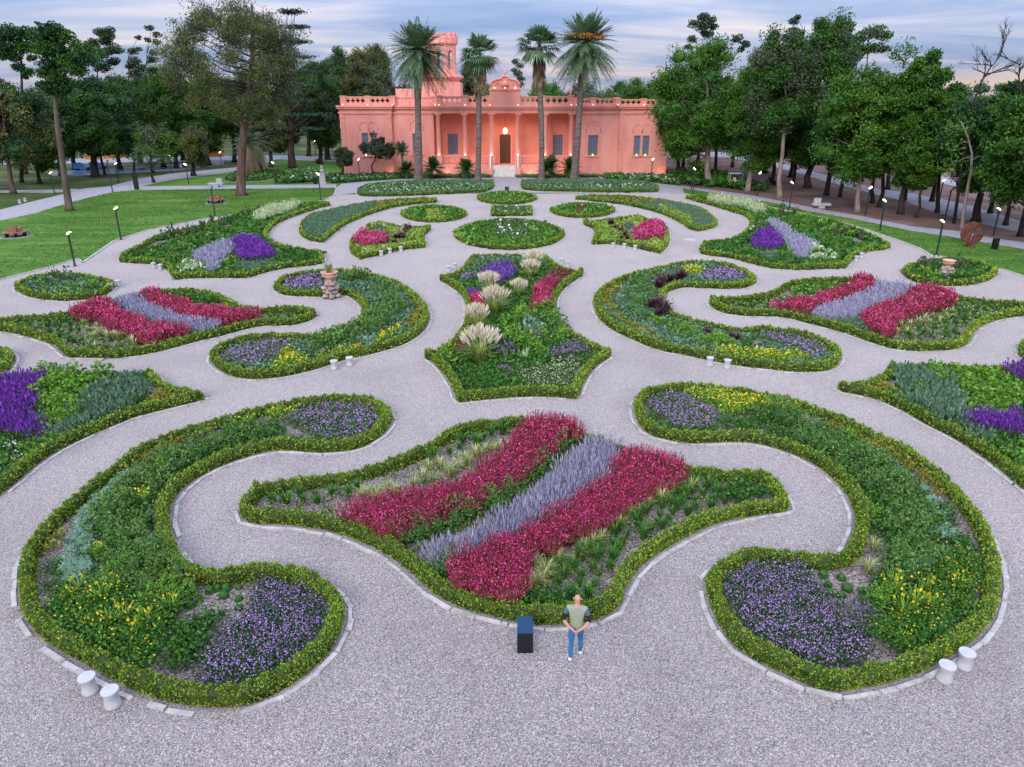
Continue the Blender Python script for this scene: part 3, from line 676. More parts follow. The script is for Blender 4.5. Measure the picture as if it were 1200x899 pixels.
b.drift('cover_deep', Fq([(430,205),(520,260),(590,330),(630,400),(640,470),(600,520),(640,380),(600,300),(500,225)]), 'dark low plants inside the near right curved bed', step=1.3)
b.fill('cover_deep', 1.4, .9)

# star bed
SX = lambda p: T(500, 300, 5.286, p)
b = Bed('the star-shaped centre bed', B3([(460,358),(530,352),(600,352),(660,350),(716,351),(735,373),(770,394),(810,405),(849,411),(845,430),(800,460),(768,490),(750,525),(757,560),(775,590),(805,617),(850,642),(900,669),(943,690),(940,716),(900,745),(867,780),(842,820),(829,863),(740,856),(650,856),(560,861),(480,869),(410,876),(395,832),(370,787),(340,752),(310,725),(291,703),(330,690),(370,668),(410,630),(435,590),(442,555),(438,520),(415,490),(380,465),(349,446),(350,433),(390,420),(420,405),(442,383)]), 4)
b.drift('salvia_blue', SX([(325,140),(345,95),(385,60),(460,42),(530,65),(555,95),(510,150),(430,170),(380,150),(320,195)]))
b.drift('salvia_blue', SX([(250,215),(300,205),(300,245),(260,255)]), 'small violet patch left of the plume grasses in the star-shaped bed')
b.drift('crimson', SX([(640,325),(680,200),(700,175),(760,155),(805,172),(775,250),(775,320),(710,315),(655,345)]), 'crimson flower drift right of the plume grasses in the star-shaped bed')
b.drift('crimson', SX([(255,250),(310,250),(335,340),(290,372),(258,335)]), 'small crimson patch left of the plume grasses in the star-shaped bed')
b.drift('russetcover', SX([(760,100),(850,88),(895,130),(810,170),(740,152)]))
b.drift('russetcover', SX([(110,540),(170,520),(250,540),(230,600),(150,590)]), 'russet brown plants at the left waist of the star-shaped bed')
PLM = [('leftmost front plume grass clump, the biggest of the star-shaped bed', 335, 690, 1.25), ('plume grass clump second from the front in the star-shaped bed', 315, 480, 1.0),
       ('broad plume grass clump in the middle of the star-shaped bed', 425, 385, 1.15), ('wide low plume grass clump beside the blue violet dome', 385, 250, .95),
       ('narrow plume grass clump right of the blue violet dome', 575, 275, .8), ('cream plume grass clump beside the russet patch', 640, 165, .95), ('rearmost cream plume grass clump of the star-shaped bed', 660, 110, 1.0)]
for lab, x, y, s_ in PLM:
    p = P(SX([(x, y-15)]))[0]; e = empty('plume_grass', (p[0], p[1], .01), lab, 'grass clump', 'plume grass clumps in the star-shaped bed', RNG.uniform(0, 6))
    vs, kk = arch('plume', kfor(p)); V, Q, m = vs[int(RNG.integers(4))]
    for nm, w, mt in (('leaf_tuft', 0, M['straw']), ('plumes', 1, M['cream'])):
        link(nm, mesh_np(nm, V, Q[m == w], mt), e)
    e.scale = (s_*1.4, s_*1.25, s_*1.2)
b.plants('shrub', SX([(580,370),(565,420),(700,350),(745,340),(650,390),(540,490),(720,500),(520,520),(680,580),(620,540),(800,340),(610,350),(560,560),(840,500),(700,600),(500,440),(100,590),(60,600),(150,640)]), 1.35, 'green_bush', 'rounded green bush', 'bush', .3)
b.plants('shrub_grey', SX([(780,415),(590,420),(810,440)]), 1.5, 'grey_green_bush', 'rounded grey green bush', 'bush', .3)
b.plants('shrub_silver', SX([(690,440),(640,460)]), 1.6, 'silver_bush', 'pale silver bush', 'bush', .3)
b.plants('shrub_purplegrey', SX([(710,500),(670,490),(450,520),(480,590)]), 1.5, 'purple_grey_bush', 'purplish grey bush', 'bush', .3)
b.plants('feather', SX([(610,630)]), .7, 'dry_grass_tuft', 'dry straw coloured tuft', 'grass tuft', .2)
b.drift('heather', SX([(740,600),(860,560),(960,530),(1060,590),(980,620),(850,640),(760,650)]))
b.drift('verbena_thin', SX([(400,700),(470,670),(530,690),(540,760),(470,740)]))
b.drift('heather', SX([(180,140),(260,110),(320,120),(310,150),(210,180)]), 'greyish purple plants at the left upper tip of the star-shaped bed')
b.drift('cover_pink', SX([(560,720),(760,650),(850,640),(980,620),(920,760),(880,830),(600,820)]), step=.9)
b.drift('cover_grey', SX([(300,20),(700,0),(760,60),(560,50),(400,50),(320,110),(180,130)]))
b.fill('cover_deep', 1.0)

# round centre bed and the small ones behind it
b = Bed('the round centre bed', B3(ell(590, 284, 193, 56)), 5)
b.drift('cover_white', B3([(520,262),(560,240),(640,245),(680,265),(660,300),(600,310),(540,290)]), step=.9, scale=1.5)
b.fill('cover', .9, 1.5)
b = Bed('the small round bed facing the steps', B3(ell(582, 156, 105, 25)), 6)
b.fill('cover', .95, 1.3)
b = Bed('the small square bed of white flowers', B3([(530,190),(545,183),(655,183),(668,190),(670,219),(528,221)]), 7)
b.fill('cover_white', .9, 1.3)
b = Bed('the small round bed left of the centre line', B3(ell(325, 212, 115, 32)), 8)
b.drift('limecover', B3([(290,200),(360,200),(370,235),(280,235)]), step=.9)
b.fill('cover', .9, 1.5)
b = Bed('the small round bed right of the centre line', B3(ell(848, 200, 113, 28)), 9)
b.drift('russetcover', B3([(830,190),(860,190),(860,212),(830,212)]))
b.fill('cover', .9, 1.5)
# fan beds
X7 = lambda p: T(400, 220, 6.667, p); X5 = lambda p: T(620, 210, 5.217, p)
b = Bed('the left fan-shaped bed', X7([(290,260),(380,275),(480,297),(600,300),(695,305),(690,335),(650,370),(640,400),(655,468),(480,490),(300,530),(150,565),(90,520),(70,460),(80,410),(130,355),(190,330),(210,285)]), 10)
b.drift('pinkhot', X7([(92,402),(110,360),(180,340),(260,362),(350,365),(362,410),(330,437),(230,442),(150,435)]))
b.plants('darkgrass', X7([(420,430),(450,400),(470,370),(500,340),(520,320),(430,400),(480,390)]), .95, 'dark_grass_clump', 'dark maroon grass clump', 'grass clump', .35)
b.drift('limecover', X7([(90,430),(150,440),(330,445),(400,440),(390,490),(250,520),(130,540)]))
b.drift('heather', X7([(240,330),(300,300),(370,330),(360,360),(260,355)]), step=1.6)
b.fill('limecover', 1.0, .9, 'bright green plants in the right half of the left fan-shaped bed')
b = Bed('the right fan-shaped bed', X5([(335,250),(420,248),(520,235),(600,225),(665,218),(720,238),(775,255),(835,290),(848,330),(845,400),(800,458),(700,435),(600,410),(500,400),(385,398),(390,375),(408,340),(390,305),(340,280)]), 11)
b.drift('pinkhot', X5([(632,312),(700,275),(760,248),(820,268),(838,320),(800,350),(720,362),(640,362)]))
b.plants('darkgrass', X5([(500,275),(530,290),(560,320),(590,345),(560,360),(600,365),(520,300)]), .95, 'dark_grass_clump', 'dark maroon grass clump', 'grass clump', .35)
b.drift('limecover', X5([(640,372),(830,345),(840,400),(800,440),(700,425)]))
b.drift('heather', X5([(580,280),(640,275),(650,310),(625,350),(590,320)]))
b.fill('limecover', 1.0, .9, 'bright green plants in the left half of the right fan-shaped bed')
# crescents
b = Bed('the left crescent bed', [(353,263),(363,252),(377,247),(400,242),(433,236),(467,233),(500,231),(511,233),(511,238),(487,240),(460,244),(433,252),(413,260),(400,267),(378,285),(363,282),(353,275)], 12)
b.drift('olivedeep', [(440,238),(508,232),(508,238),(460,244),(430,250)]); b.fill('catmint', .95)
b = Bed('the right crescent bed', [(674,233),(678,230),(700,228),(733,229),(767,232),(800,238),(820,243),(833,252),(840,261),(836,267),(817,272),(806,268),(800,263),(777,252),(753,245),(727,240),(700,237)], 13)
b.drift('olivedeep', X5([(280,100),(500,95),(760,110),(760,160),(600,150),(400,125)])); b.drift('limecover', X5([(760,165),(820,165),(1000,240),(1020,300),(900,240)])); b.fill('catmint', .95)
# winged beds
X4 = lambda p: T(140, 220, 4.615, p); X8 = lambda p: T(800, 210, 4.8, p)
b = Bed('the left winged bed below the lawn', A3([(1160,178),(1110,167),(1000,180),(900,190),(840,205),(760,235),(680,255),(600,275),(540,290),(490,320),(440,345),(425,368),(428,383),(500,388),(560,395),(597,415),(613,443),(700,440),(780,438),(870,440),(930,420),(1000,405),(1080,397),(1135,386),(1127,345),(1080,335),(1020,325),(965,310),(940,290),(950,270),(980,245),(1040,220),(1110,197)]), 14)
b.drift('salvia', X4([(605,310),(625,275),(680,260),(760,278),(820,330),(855,370),(760,392),(670,395),(630,355)]), scale=1.15)
b.drift('lavender', X4([(395,365),(440,335),(520,305),(600,280),(612,340),(560,400),(520,455),(460,455),(470,410),(410,400)]))
b.plants('shrub_pale', X4([(345,440),(370,415),(400,430),(430,420),(360,450),(395,450),(420,445)]), 1.0, 'pale_variegated_bush', 'pale variegated bush', 'bush', .3)
b.plants('shrub_lime', X4([(560,410),(590,390),(600,430),(555,440),(620,410),(580,455),(610,380)]), .95, 'lime_bush', 'lime green bush', 'bush', .3)
b.drift('catmint', X4([(640,400),(760,395),(850,390),(850,420),(740,450),(620,460)]))
b.drift('cover_pink', X4([(800,310),(860,300),(880,360),(850,370)]), step=1.5)
b.drift('feather', X4([(710,170),(780,120),(880,90),(980,85),(960,120),(840,150),(760,190)]))
b.drift('cover_white', X4([(720,240),(790,250),(840,290),(780,280)]))
b.gap(X4([(80,360),(200,290),(350,250),(440,235),(460,260),(330,290),(220,330),(110,375)])); b.gap(X4([(520,210),(650,180),(640,210),(540,240)]))
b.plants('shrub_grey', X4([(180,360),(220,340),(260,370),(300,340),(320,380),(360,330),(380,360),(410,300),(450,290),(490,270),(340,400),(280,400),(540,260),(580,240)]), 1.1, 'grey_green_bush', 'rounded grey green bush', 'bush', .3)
b.plants('rose', X4([(100,285),(170,265),(250,245),(290,240),(330,240),(380,230),(450,215),(500,190),(600,165),(670,140),(690,130),(870,90),(560,190),(760,110)]), .85, 'leggy_rose_bush', 'leggy rose bush', 'rose bush', .5)
b.plants('shrub_bright', X4([(440,220),(480,230),(380,240),(320,250)]), 1.1, 'bright_green_bush', 'bright green bush', 'bush', .3)
b.fill('cover_deep', .85, 1.3)
b = Bed('the right winged bed below the wood', C3([(10,95),(35,88),(120,88),(200,100),(290,125),(350,142),(400,147),(460,160),(540,176),(600,196),(650,216),(700,240),(726,262),(722,276),(660,285),(610,302),(583,328),(570,346),(500,346),(420,350),(330,348),(250,330),(170,310),(100,300),(65,290),(70,260),(85,248),(150,240),(200,225),(232,200),(238,180),(215,160),(160,143),(100,124),(40,108)]), 15)
b.drift('salvia', X8([(388,345),(420,300),(490,275),(540,315),(562,370),(540,392),(430,398),(395,375)]), scale=1.15)
b.drift('lavender', X8([(460,228),(525,232),(640,310),(762,370),(740,398),(690,440),(655,465),(605,400),(545,315)]))
b.plants('shrub_pale', X8([(700,425),(740,400),(780,400),(820,420),(850,440),(760,445),(810,450),(720,450)]), 1.05, 'pale_variegated_bush', 'pale variegated bush', 'bush', .3)
b.plants('shrub_lime', X8([(560,430),(590,410),(610,450),(560,450)]), .9, 'lime_bush', 'lime green bush', 'bush', .3)
b.drift('cover_white', X8([(320,320),(380,240),(450,230),(450,280),(390,310)]), step=.9, scale=1.3)
b.drift('cover_pink', X8([(260,390),(350,340),(390,370),(380,400),(300,415)]), step=1.5)
b.drift('catmint', X8([(390,410),(560,400),(540,470),(420,440)]))
b.drift('feather', X8([(120,110),(200,100),(330,125),(430,145),(480,190),(420,190),(300,155),(150,130)]), step=.9)
b.gap(X8([(700,250),(820,280),(960,310),(1070,365),(1000,380),(880,340),(740,290)])); b.gap(X8([(520,195),(590,200),(620,240),(540,230)]))
b.plants('shrub', X8([(700,220),(740,230),(790,250),(850,270),(900,290),(950,300),(650,210),(800,290)]), 1.1, 'green_bush', 'upright green bush', 'bush', .4)
b.plants('rose', X8([(620,190),(640,180),(960,290),(1000,310),(910,290),(990,270),(560,180),(860,310)]), .9, 'leggy_rose_bush', 'leggy rose bush', 'rose bush', .5)
b.fill('cover_deep', .85, 1.3)

# mid curved beds
X6 = lambda p: T(320, 310, 6, p); XR = lambda p: T(690, 300, 4, p)
b = Bed('the mid left curved bed with the urn', [(322,336),(330,325),(347,319),(373,316),(400,315),(420,317),(443,322),(463,328),(480,338),(493,350),(501,363),(501,377),(495,388),(483,398),(467,406),(443,413),(423,418),(400,423),(383,429),(350,438),(320,443),(290,444),(267,439),(252,429),(247,418),(250,410),(257,402),(277,395),(300,391),(320,390),(350,391),(377,390),(400,381),(413,377),(424,369),(425,360),(418,353),(408,347),(395,345),(378,348),(360,348),(337,347),(325,342)], 16)
b.drift('verbena', X6([(45,150),(100,90),(200,62),(345,68),(372,150),(300,182),(180,182),(80,170)]), step=.8)
b.plants('darkgrass', X6([(500,165),(540,170),(590,200),(640,225),(660,250),(620,235)]), .8, 'dark_grass_clump', 'dark maroon grass clump', 'grass clump', .4)
b.plants('shrub_silver', X6([(660,515),(640,530),(690,520)]), 1.0, 'silver_bush', 'silver grey bush', 'bush', .3)
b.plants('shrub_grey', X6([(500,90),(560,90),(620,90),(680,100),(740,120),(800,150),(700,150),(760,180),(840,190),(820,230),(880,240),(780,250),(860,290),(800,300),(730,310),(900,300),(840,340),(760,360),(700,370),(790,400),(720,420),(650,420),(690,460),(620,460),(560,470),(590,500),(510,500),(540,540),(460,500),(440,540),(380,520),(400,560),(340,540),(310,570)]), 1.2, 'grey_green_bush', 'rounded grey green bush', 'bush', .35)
b.plants('cushion', X6([(940,310),(950,340),(930,350),(960,370)]), 1.2, 'silver_cushion_plant', 'silver green cushion plant', 'plant', .12)
b.drift('marigold_orange', X6([(270,650),(380,605),(660,560),(690,590),(500,620),(330,660)])); b.drift('marigold', X6([(690,590),(740,490),(900,425),(930,455),(800,540),(690,600)]))
b.drift('marigold', X6([(-10,720),(80,600),(260,640),(300,670),(150,730),(0,760)]), 'bright yellow flowers in the lower lobe of the mid left curved bed')
b.drift('verbena_thin', A3([(770,700),(870,668),(960,652),(1040,650),(1010,690),(950,740),(860,755),(785,735)]), step=.8)
b.drift('olivecover', X6([(800,105),(1000,210),(1075,310),(1020,440),(930,450),(990,320),(900,180)]))
b.fill('cover_grey', .95)
b = Bed('the mid right curved bed', [(885,328),(878,318),(863,311),(843,306),(820,305),(800,306),(777,311),(753,316),(730,323),(710,333),(698,347),(697,359),(703,374),(717,386),(737,396),(760,406),(783,413),(800,416),(833,423),(867,429),(900,433),(933,436),(960,436),(977,431),(985,419),(982,407),(970,397),(947,389),(920,384),(893,382),(867,385),(847,381),(820,374),(800,369),(787,363),(780,354),(778,347),(786,341),(800,337),(827,338),(853,339),(870,338),(882,334)], 17)
b.drift('verbena', XR([(500,105),(560,68),(640,52),(735,80),(742,112),(640,128),(540,118)]), step=.8)
b.plants('darkgrass', XR([(330,140),(350,120),(380,115),(420,100),(435,95),(350,155)]), 1.0, 'dark_grass_clump', 'dark maroon grass clump by the upper lobe', 'grass clump', .4)
b.plants('darkgrass', XR([(300,230),(330,220),(350,250),(330,270),(370,250)]), 1.1, 'dark_grass_clump', 'dark maroon grass clump at the inner bend', 'grass clump', .4)
b.plants('darkgrass', XR([(560,355),(670,375),(690,380)]), .7, 'dark_grass_clump', 'small maroon grass clump by the lower lobe', 'grass clump', .3)
b.plants('shrub_grey', XR([(230,120),(270,100),(310,85),(250,150),(200,165),(220,200),(250,220),(210,240),(250,275),(290,190),(280,150)]), 1.15, 'grey_green_bush', 'rounded grey green bush', 'bush', .35)
b.plants('shrub_bright', XR([(300,300),(340,310),(380,335),(420,350),(470,370),(520,395),(560,405),(610,400),(640,390),(400,320),(450,330),(500,350),(590,385),(660,410)]), 1.0, 'bright_green_bush', 'bright green bush', 'bush', .3)
b.plants('cushion', XR([(150,160),(130,185),(125,205),(145,220),(165,170),(150,195),(230,330),(255,338),(280,350),(305,362),(330,372),(355,382),(380,390),(405,396),(430,402),(270,335),(300,350)]), 1.3, 'silver_cushion_plant', 'silver green cushion plant', 'plant', .12)
b.plants('tuft', XR([(720,410),(740,420),(760,410),(780,430),(800,415),(760,435),(740,405),(790,445),(720,430),(700,415)]), .9, 'green_tuft', 'small upright green tuft', 'grass tuft', .15)
b.gap(XR([(700,395),(810,395),(850,425),(780,450),(690,430)]))
b.drift('marigold', XR([(430,55),(560,48),(520,90),(440,90)]), 'bright yellow flowers beside the upper purple lobe of the mid right curved bed')
b.drift('marigold', XR([(570,430),(760,440),(980,455),(1060,490),(900,500),(740,480),(600,460)]))
b.drift('verbena_thin', XR([(800,380),(900,340),(1000,345),(1100,395),(1150,450),(1060,492),(960,455),(860,412)]), step=.8)
b.drift('olivecover', XR([(40,190),(100,120),(230,55),(330,35),(420,35),(300,75),(180,125),(110,200),(160,290),(250,345),(420,410),(560,440),(420,420),(250,375),(120,300)]))
b.fill('cover_grey', .95)

# side striped beds
XL = lambda p: T(0, 300, 3.158, p); XQ = lambda p: T(830, 300, 3.243, p)
b = Bed('the left crimson-striped bed', A3([(1111,560),(1085,541),(1000,535),(920,540),(870,536),(820,520),(780,495),(720,480),(640,474),(560,476),(480,488),(420,505),(340,530),(250,552),(150,563),(60,570),(0,575),(-120,578),(-190,590),(-200,606),(-150,618),(-80,622),(0,625),(60,635),(120,650),(180,670),(210,690),(240,716),(320,719),(400,720),(480,712),(560,696),(620,681),(700,660),(780,641),(850,622),(930,606),(1020,605),(1080,591),(1106,576)]), 18)
b.drift('crimson', XL([(255,195),(300,165),(400,160),(430,185),(460,215),(560,258),(700,275),(720,290),(640,310),(550,320),(470,285),(400,265),(360,225),(290,220),(260,225)]), 'long crimson flower drift, the nearer stripe of the left crimson-striped bed')
b.drift('crimson', XL([(515,135),(580,118),(590,150),(640,165),(760,195),(850,205),(970,215),(985,240),(900,250),(780,245),(700,230),(600,190),(530,165)]), 'long crimson flower drift, the farther stripe of the left crimson-striped bed')
b.drift('lavender', XL([(400,155),(500,140),(540,170),(600,195),(700,235),(800,250),(860,255),(780,290),(700,270),(570,245),(470,210)]))
b.drift('cover_deep', XL([(590,125),(700,115),(800,140),(830,170),(740,185),(640,160)]), 'dark green plants at the back of the left crimson-striped bed')
b.plants('tuft_straw', XL([(310,245),(330,270),(340,300),(330,320),(370,280),(400,300),(440,300),(480,300),(360,260),(300,230),(350,330),(420,290),(490,320)]), 1.1, 'straw_grass_tuft', 'arching yellow green grass tuft', 'grass tuft', .25)
q0 = scatter(P(XL([(0,235),(100,215),(240,210),(280,260),(320,310),(420,330),(500,335),(480,370),(250,370),(200,320),(120,275),(0,262),(-60,255)]), .1)[:, :2], .62, 78, .25)
for q in list(q0)+list(scatter(P(XL([(800,150),(840,165),(1000,200),(1150,190),(1160,215),(1080,240),(980,245),(980,210),(850,195)]), .1)[:, :2], .62, 79, .25)):
    if inside(q[None], b.p)[0] and edge_dist(q[None], b.p)[0] > .6 and not any(inside(q[None], u)[0] for u in b.used): plant('tuft', q, rg.uniform(.7, 1.25), 'green_tuft', 'upright green tuft in '+b.desc, 'grass tuft', 'green tufts in '+b.desc)
b.drift('cover_white', XL([(510,300),(620,285),(640,310),(560,330)]), scale=1.3)
b.fill('cover_thin', 1.2)
b = Bed('the right crimson-striped bed', C3([(97,452),(110,444),(200,440),(280,430),(330,414),(370,390),(430,378),(520,374),(600,375),(680,383),(760,398),(850,412),(960,432),(1000,443),(1080,452),(1200,458),(1330,465),(1400,480),(1405,498),(1330,505),(1200,512),(1120,522),(1050,547),(1017,577),(1000,607),(960,627),(860,634),(760,631),(680,611),(600,582),(520,557),(440,537),(350,516),(250,513),(160,506),(105,482)]), 19)
b.drift('crimson', XQ([(228,190),(290,180),(400,165),(480,135),(535,110),(545,82),(600,82),(632,98),(625,125),(540,160),(450,180),(380,215),(330,228),(240,212)]), 'long crimson flower drift, the farther stripe of the right crimson-striped bed')
b.drift('crimson', XQ([(580,225),(640,195),(720,175),(790,125),(850,110),(945,145),(945,170),(900,185),(830,205),(760,235),(715,255),(705,295),(660,300),(590,255)]), 'long crimson flower drift, the nearer stripe of the right crimson-striped bed')
b.drift('lavender', XQ([(380,215),(480,180),(580,150),(640,105),(780,95),(780,125),(700,175),(620,205),(570,235),(480,245),(390,235)]))
b.drift('catmint', XQ([(400,235),(560,240),(600,270),(690,305),(600,310),(480,275)]))
b.drift('cover', XQ([(300,140),(350,110),(440,90),(540,90),(520,115),(400,150)]), 'green ground cover at the back of the right crimson-striped bed')
b.plants('tuft_straw', XQ([(820,235),(860,225),(900,210),(930,210),(740,270),(770,260),(760,285),(840,250),(880,240),(720,285),(910,230),(800,250),(730,255)]), 1.1, 'straw_grass_tuft', 'arching yellow green grass tuft', 'grass tuft', .25)
for q in list(scatter(P(XQ([(950,170),(1010,165),(1200,185),(1200,200),(1050,225),(990,250),(970,310),(880,325),(740,310),(760,285),(850,260),(930,230)]), .1)[:, :2], .62, 80, .25))+list(scatter(P(XQ([(30,180),(110,165),(230,160),(230,205),(120,205),(50,200)]), .1)[:, :2], .6, 81, .25)):
    if inside(q[None], b.p)[0] and edge_dist(q[None], b.p)[0] > .6 and not any(inside(q[None], u)[0] for u in b.used): plant('tuft', q, rg.uniform(.7, 1.25), 'green_tuft', 'upright green tuft in '+b.desc, 'grass tuft', 'green tufts in '+b.desc)
b.fill('cover_thin', 1.1)
# ovals
b = Bed('the left oval bed by the lawn', A3(ell(228, 468, 172, 51)), 20)
b.plants('shrub', A3([(150,460),(200,480),(260,470),(300,450),(330,470),(200,450),(280,490),(170,480),(240,485)]), .9, 'green_bush', 'rounded green bush', 'bush', .3)
b.plants('rose', A3([(220,440),(250,435),(200,432),(270,440)]), .8, 'leggy_rose_bush', 'leggy rose bush', 'rose bush', .5)
b.fill('cover_grey', 1.2, 1.2)
b = Bed('the right oval bed with the small urn', C3(ell(938, 357, 165, 51)), 21)
b.plants('shrub', C3([(850,360),(880,375),(1000,370),(1040,360),(1000,345),(1050,375),(820,355)]), 1.0, 'green_bush', 'rounded green bush', 'bush', .3)
b.plants('rose', C3([(860,330),(890,325),(970,335),(990,330),(1010,340),(840,335)]), .8, 'leggy_rose_bush', 'leggy rose bush', 'rose bush', .5)
b.fill('cover_deep', 1.1, 1.3)
# outer lower beds, cut off by the frame
X9 = lambda p: T(0, 420, 4.8, p); X0 = lambda p: T(980, 410, 4.732, p)
b = Bed('the large bed cut off at the left edge', X9([(1150,210),(1080,175),(980,150),(900,110),(850,62),(780,70),(600,75),(420,70),(250,58),(120,75),(0,85),(-250,110),(-600,200),(-800,420),(-780,760),(-520,960),(-250,910),(0,770),(100,690),(220,590),(330,520),(450,460),(600,395),(750,335),(880,300),(1000,270),(1100,245)]), 22)
b.drift('salvia', X9([(-260,160),(0,105),(240,70),(310,105),(270,180),(190,235),(235,330),(280,425),(240,465),(100,430),(0,420),(-260,440)]), scale=1.05)
b.plants('shrub_bright', X9([(300,340),(290,360),(480,130),(500,150),(540,140),(460,150),(330,350)]), 1.05, 'bright_green_bush', 'bright green mound', 'bush', .3)
b.plants('shrub', X9([(280,90),(340,80),(400,100),(450,90),(330,130),(300,160),(370,150),(260,230),(330,220),(400,200),(300,270),(380,270),(430,290),(400,320),(420,160),(560,100),(250,190),(470,200)]), 1.25, 'green_bush', 'rounded green bush', 'bush', .35)
b.drift('catmint', X9([(470,200),(620,105),(780,85),(850,170),(740,270),(560,345),(420,425),(300,460),(270,410),(400,340)]), scale=1.25, step=.95)
b.drift('olivecover', X9([(775,75),(870,80),(1120,195),(900,285),(740,300),(850,200)]))
b.drift('cover_white', X9([(0,480),(80,460),(160,500),(110,600),(0,620)]), step=.9)
b.drift('catmint', X9([(-250,480),(0,620),(200,500),(260,480),(150,640),(0,720),(-250,800)]), 'blue grey foliage below the white flowers at the left edge', scale=1.1)
b.fill('cover', .9, 1.4)
b = Bed('the large bed cut off at the right edge', X0([(5,195),(100,175),(200,150),(280,115),(300,68),(380,72),(600,80),(900,85),(1041,70),(1250,80),(1600,180),(1800,400),(1800,760),(1600,920),(1300,930),(1041,775),(900,660),(760,560),(640,485),(500,415),(380,345),(250,285),(130,252),(20,232)]), 23)
b.drift('salvia', X0([(705,350),(780,335),(900,345),(1041,318),(1250,320),(1250,470),(1041,470),(960,475),(850,445),(740,425)]))
b.drift('salvia', X0([(925,85),(1041,65),(1200,90),(1200,200),(1041,165),(960,155)]), 'deep violet flower mass at the back of the bed cut off right', scale=1.1)
b.drift('catmint', X0([(330,95),(450,85),(620,92),(640,200),(720,260),(700,335),(740,450),(860,480),(900,560),(1000,600),(1041,640),(1041,720),(900,640),(760,540),(600,440),(480,370),(380,270),(330,180)]), scale=1.25, step=.95)
b.plants('shrub', X0([(440,210),(470,220),(540,120),(560,140),(580,180),(500,190)]), 1.0, 'dark_green_bush', 'dark green bush', 'bush', .3)
b.plants('shrub_bright', X0([(660,130),(720,120),(780,130),(840,150),(900,150),(760,180),(720,200),(820,200),(880,220),(940,190),(780,240),(840,270),(900,260),(960,250),(1000,220),(760,290),(850,310),(940,300),(1020,280),(680,170)]), 1.05, 'low_green_bush', 'low spreading green bush', 'bush', .3)
b.drift('olivecover', X0([(20,210),(200,160),(285,120),(300,75),(390,80),(320,180),(330,270),(250,275)]))
b.drift('cover_white', X0([(870,480),(960,480),(1041,500),(1041,600),(960,560)]), step=.9)
b.fill('cover', .9, 1.4)
# the two bed tips at the frame edges
b = Bed('the bed tip at the far left edge', A3([(0,678),(25,686),(47,712),(42,745),(15,778),(0,788),(-120,800),(-260,780),(-330,730),(-250,690),(-100,675)]), 24)
b.fill('cover', 1, 1.2)
b = Bed('the bed tip at the far right edge', C3([(1190,605),(1220,590),(1330,580),(1450,600),(1500,650),(1430,690),(1300,690),(1210,672),(1188,655)]), 25)
b.fill('cover', 1, 1.2)
# palm beds before the house
b = Bed('the left palm bed', B3([(61,125),(100,106),(200,97),(350,93),(500,93),(534,95),(532,122),(500,138),(350,145),(200,151),(80,152),(60,143)]), 26, ('hedge_core', 'hedge_dark'))
b.drift('cover_fleck', B3([(70,130),(110,110),(500,110),(525,115),(500,130),(350,138),(100,145)]), scale=1.2); b.fill('catmint', .95, 1.0)
b = Bed('the right palm bed', B3([(635,96),(750,90),(900,91),(1050,95),(1100,107),(1113,120),(1112,135),(1000,138),(850,136),(700,133),(641,127),(633,113)]), 27, ('hedge_core', 'hedge_dark'))
b.drift('cover_fleck', B3([(640,118),(700,112),(1080,110),(1105,122),(1000,132),(700,128)]), scale=1.2); b.fill('catmint', .95, 1.2)

# dry leaves blown against the kerbs
rl = np.random.default_rng(90); LP = []
for q in OUT:
    d = np.hypot(q.mean(0)[0], q.mean(0)[1])
    if d > 45: continue
    i = rl.integers(0, len(q), int(len(q)*1.6)); LP.append(q[i]+normals(q)[i]*(.12+np.abs(rl.normal(0, .35, len(i))))[:, None])
LP = np.concatenate(LP); n = len(LP); V, Q = rhomb(np.concatenate([LP, np.full((n, 1), .014)], 1), np.concatenate([rl.normal(size=(n, 2)), rl.normal(0, .12, (n, 1))], 1), rl.uniform(.03, .075, n), rl.uniform(.015, .035, n), rl)
V[:, 2] = np.maximum(V[:, 2], .006); tag(link('leaf_litter', mesh_np('leaf_litter', V, Q, M['litter'])), 'dry leaf scraps scattered on the gravel beside the hedges', 'leaf litter', kind='stuff')
# ------------------------------------------------------------------ ground, court, lawns, paths
def flat(name, px, z, mat, extra=()):
    return sheet(name, list(P(px)[:, :2])+list(extra), z, mat)
gz = bpy.data.meshes.new('ground'); gz.from_pydata([(-3000, -200, -.012), (3000, -200, -.012), (3000, 5000, -.012), (-3000, 5000, -.012)], [], [(0, 1, 2, 3)]); gz.materials.append(M['rough'])
tag(link('ground', gz), kind='structure')
court_l = [(-300, 425), (-150, 375), (0, 328), (60, 313), (92, 303), (97, 308), (133, 283), (173, 270), (233, 258), (277, 251), (330, 243), (380, 235), (392, 228)]
court_r = [(800, 226), (811, 230), (880, 239), (930, 248), (981, 259), (1008, 267), (1047, 280), (1077, 291), (1090, 299), (1112, 302), (1140, 309), (1178, 317), (1200, 324), (1420, 390)]
flat('gravel_court', court_l+court_r, 0, M['gravel'], [(80, 5), (80, -60), (-80, -60), (-80, 5)])
lw = [(-300, 425)]+court_l[1:-1]+[(392, 228), (394, 220), (277, 221.3), (200, 222.3), (160, 222.5), (132, 225.3), (105, 231.5), (76, 239), (43, 249.5), (0, 258.5), (-150, 297), (-350, 350)]
flat('lawn', lw, -.004, M['lawn'])
flat('lawn', [(200, 211), (277, 201), (288, 199.4), (300, 193), (330, 188), (400, 188), (400, 214), (394, 216), (200, 218), (166, 218)], -.004, M['lawn'])
lr = [(800, 221)]+court_r+[(1400, 345), (1200, 292), (1126, 279.5), (1065, 270), (1000, 256.4), (945, 247), (908, 238), (844, 227.5), (800, 221.2)]
flat('lawn', [(x, y) for x, y in lr[1:]], -.004, M['lawn'])
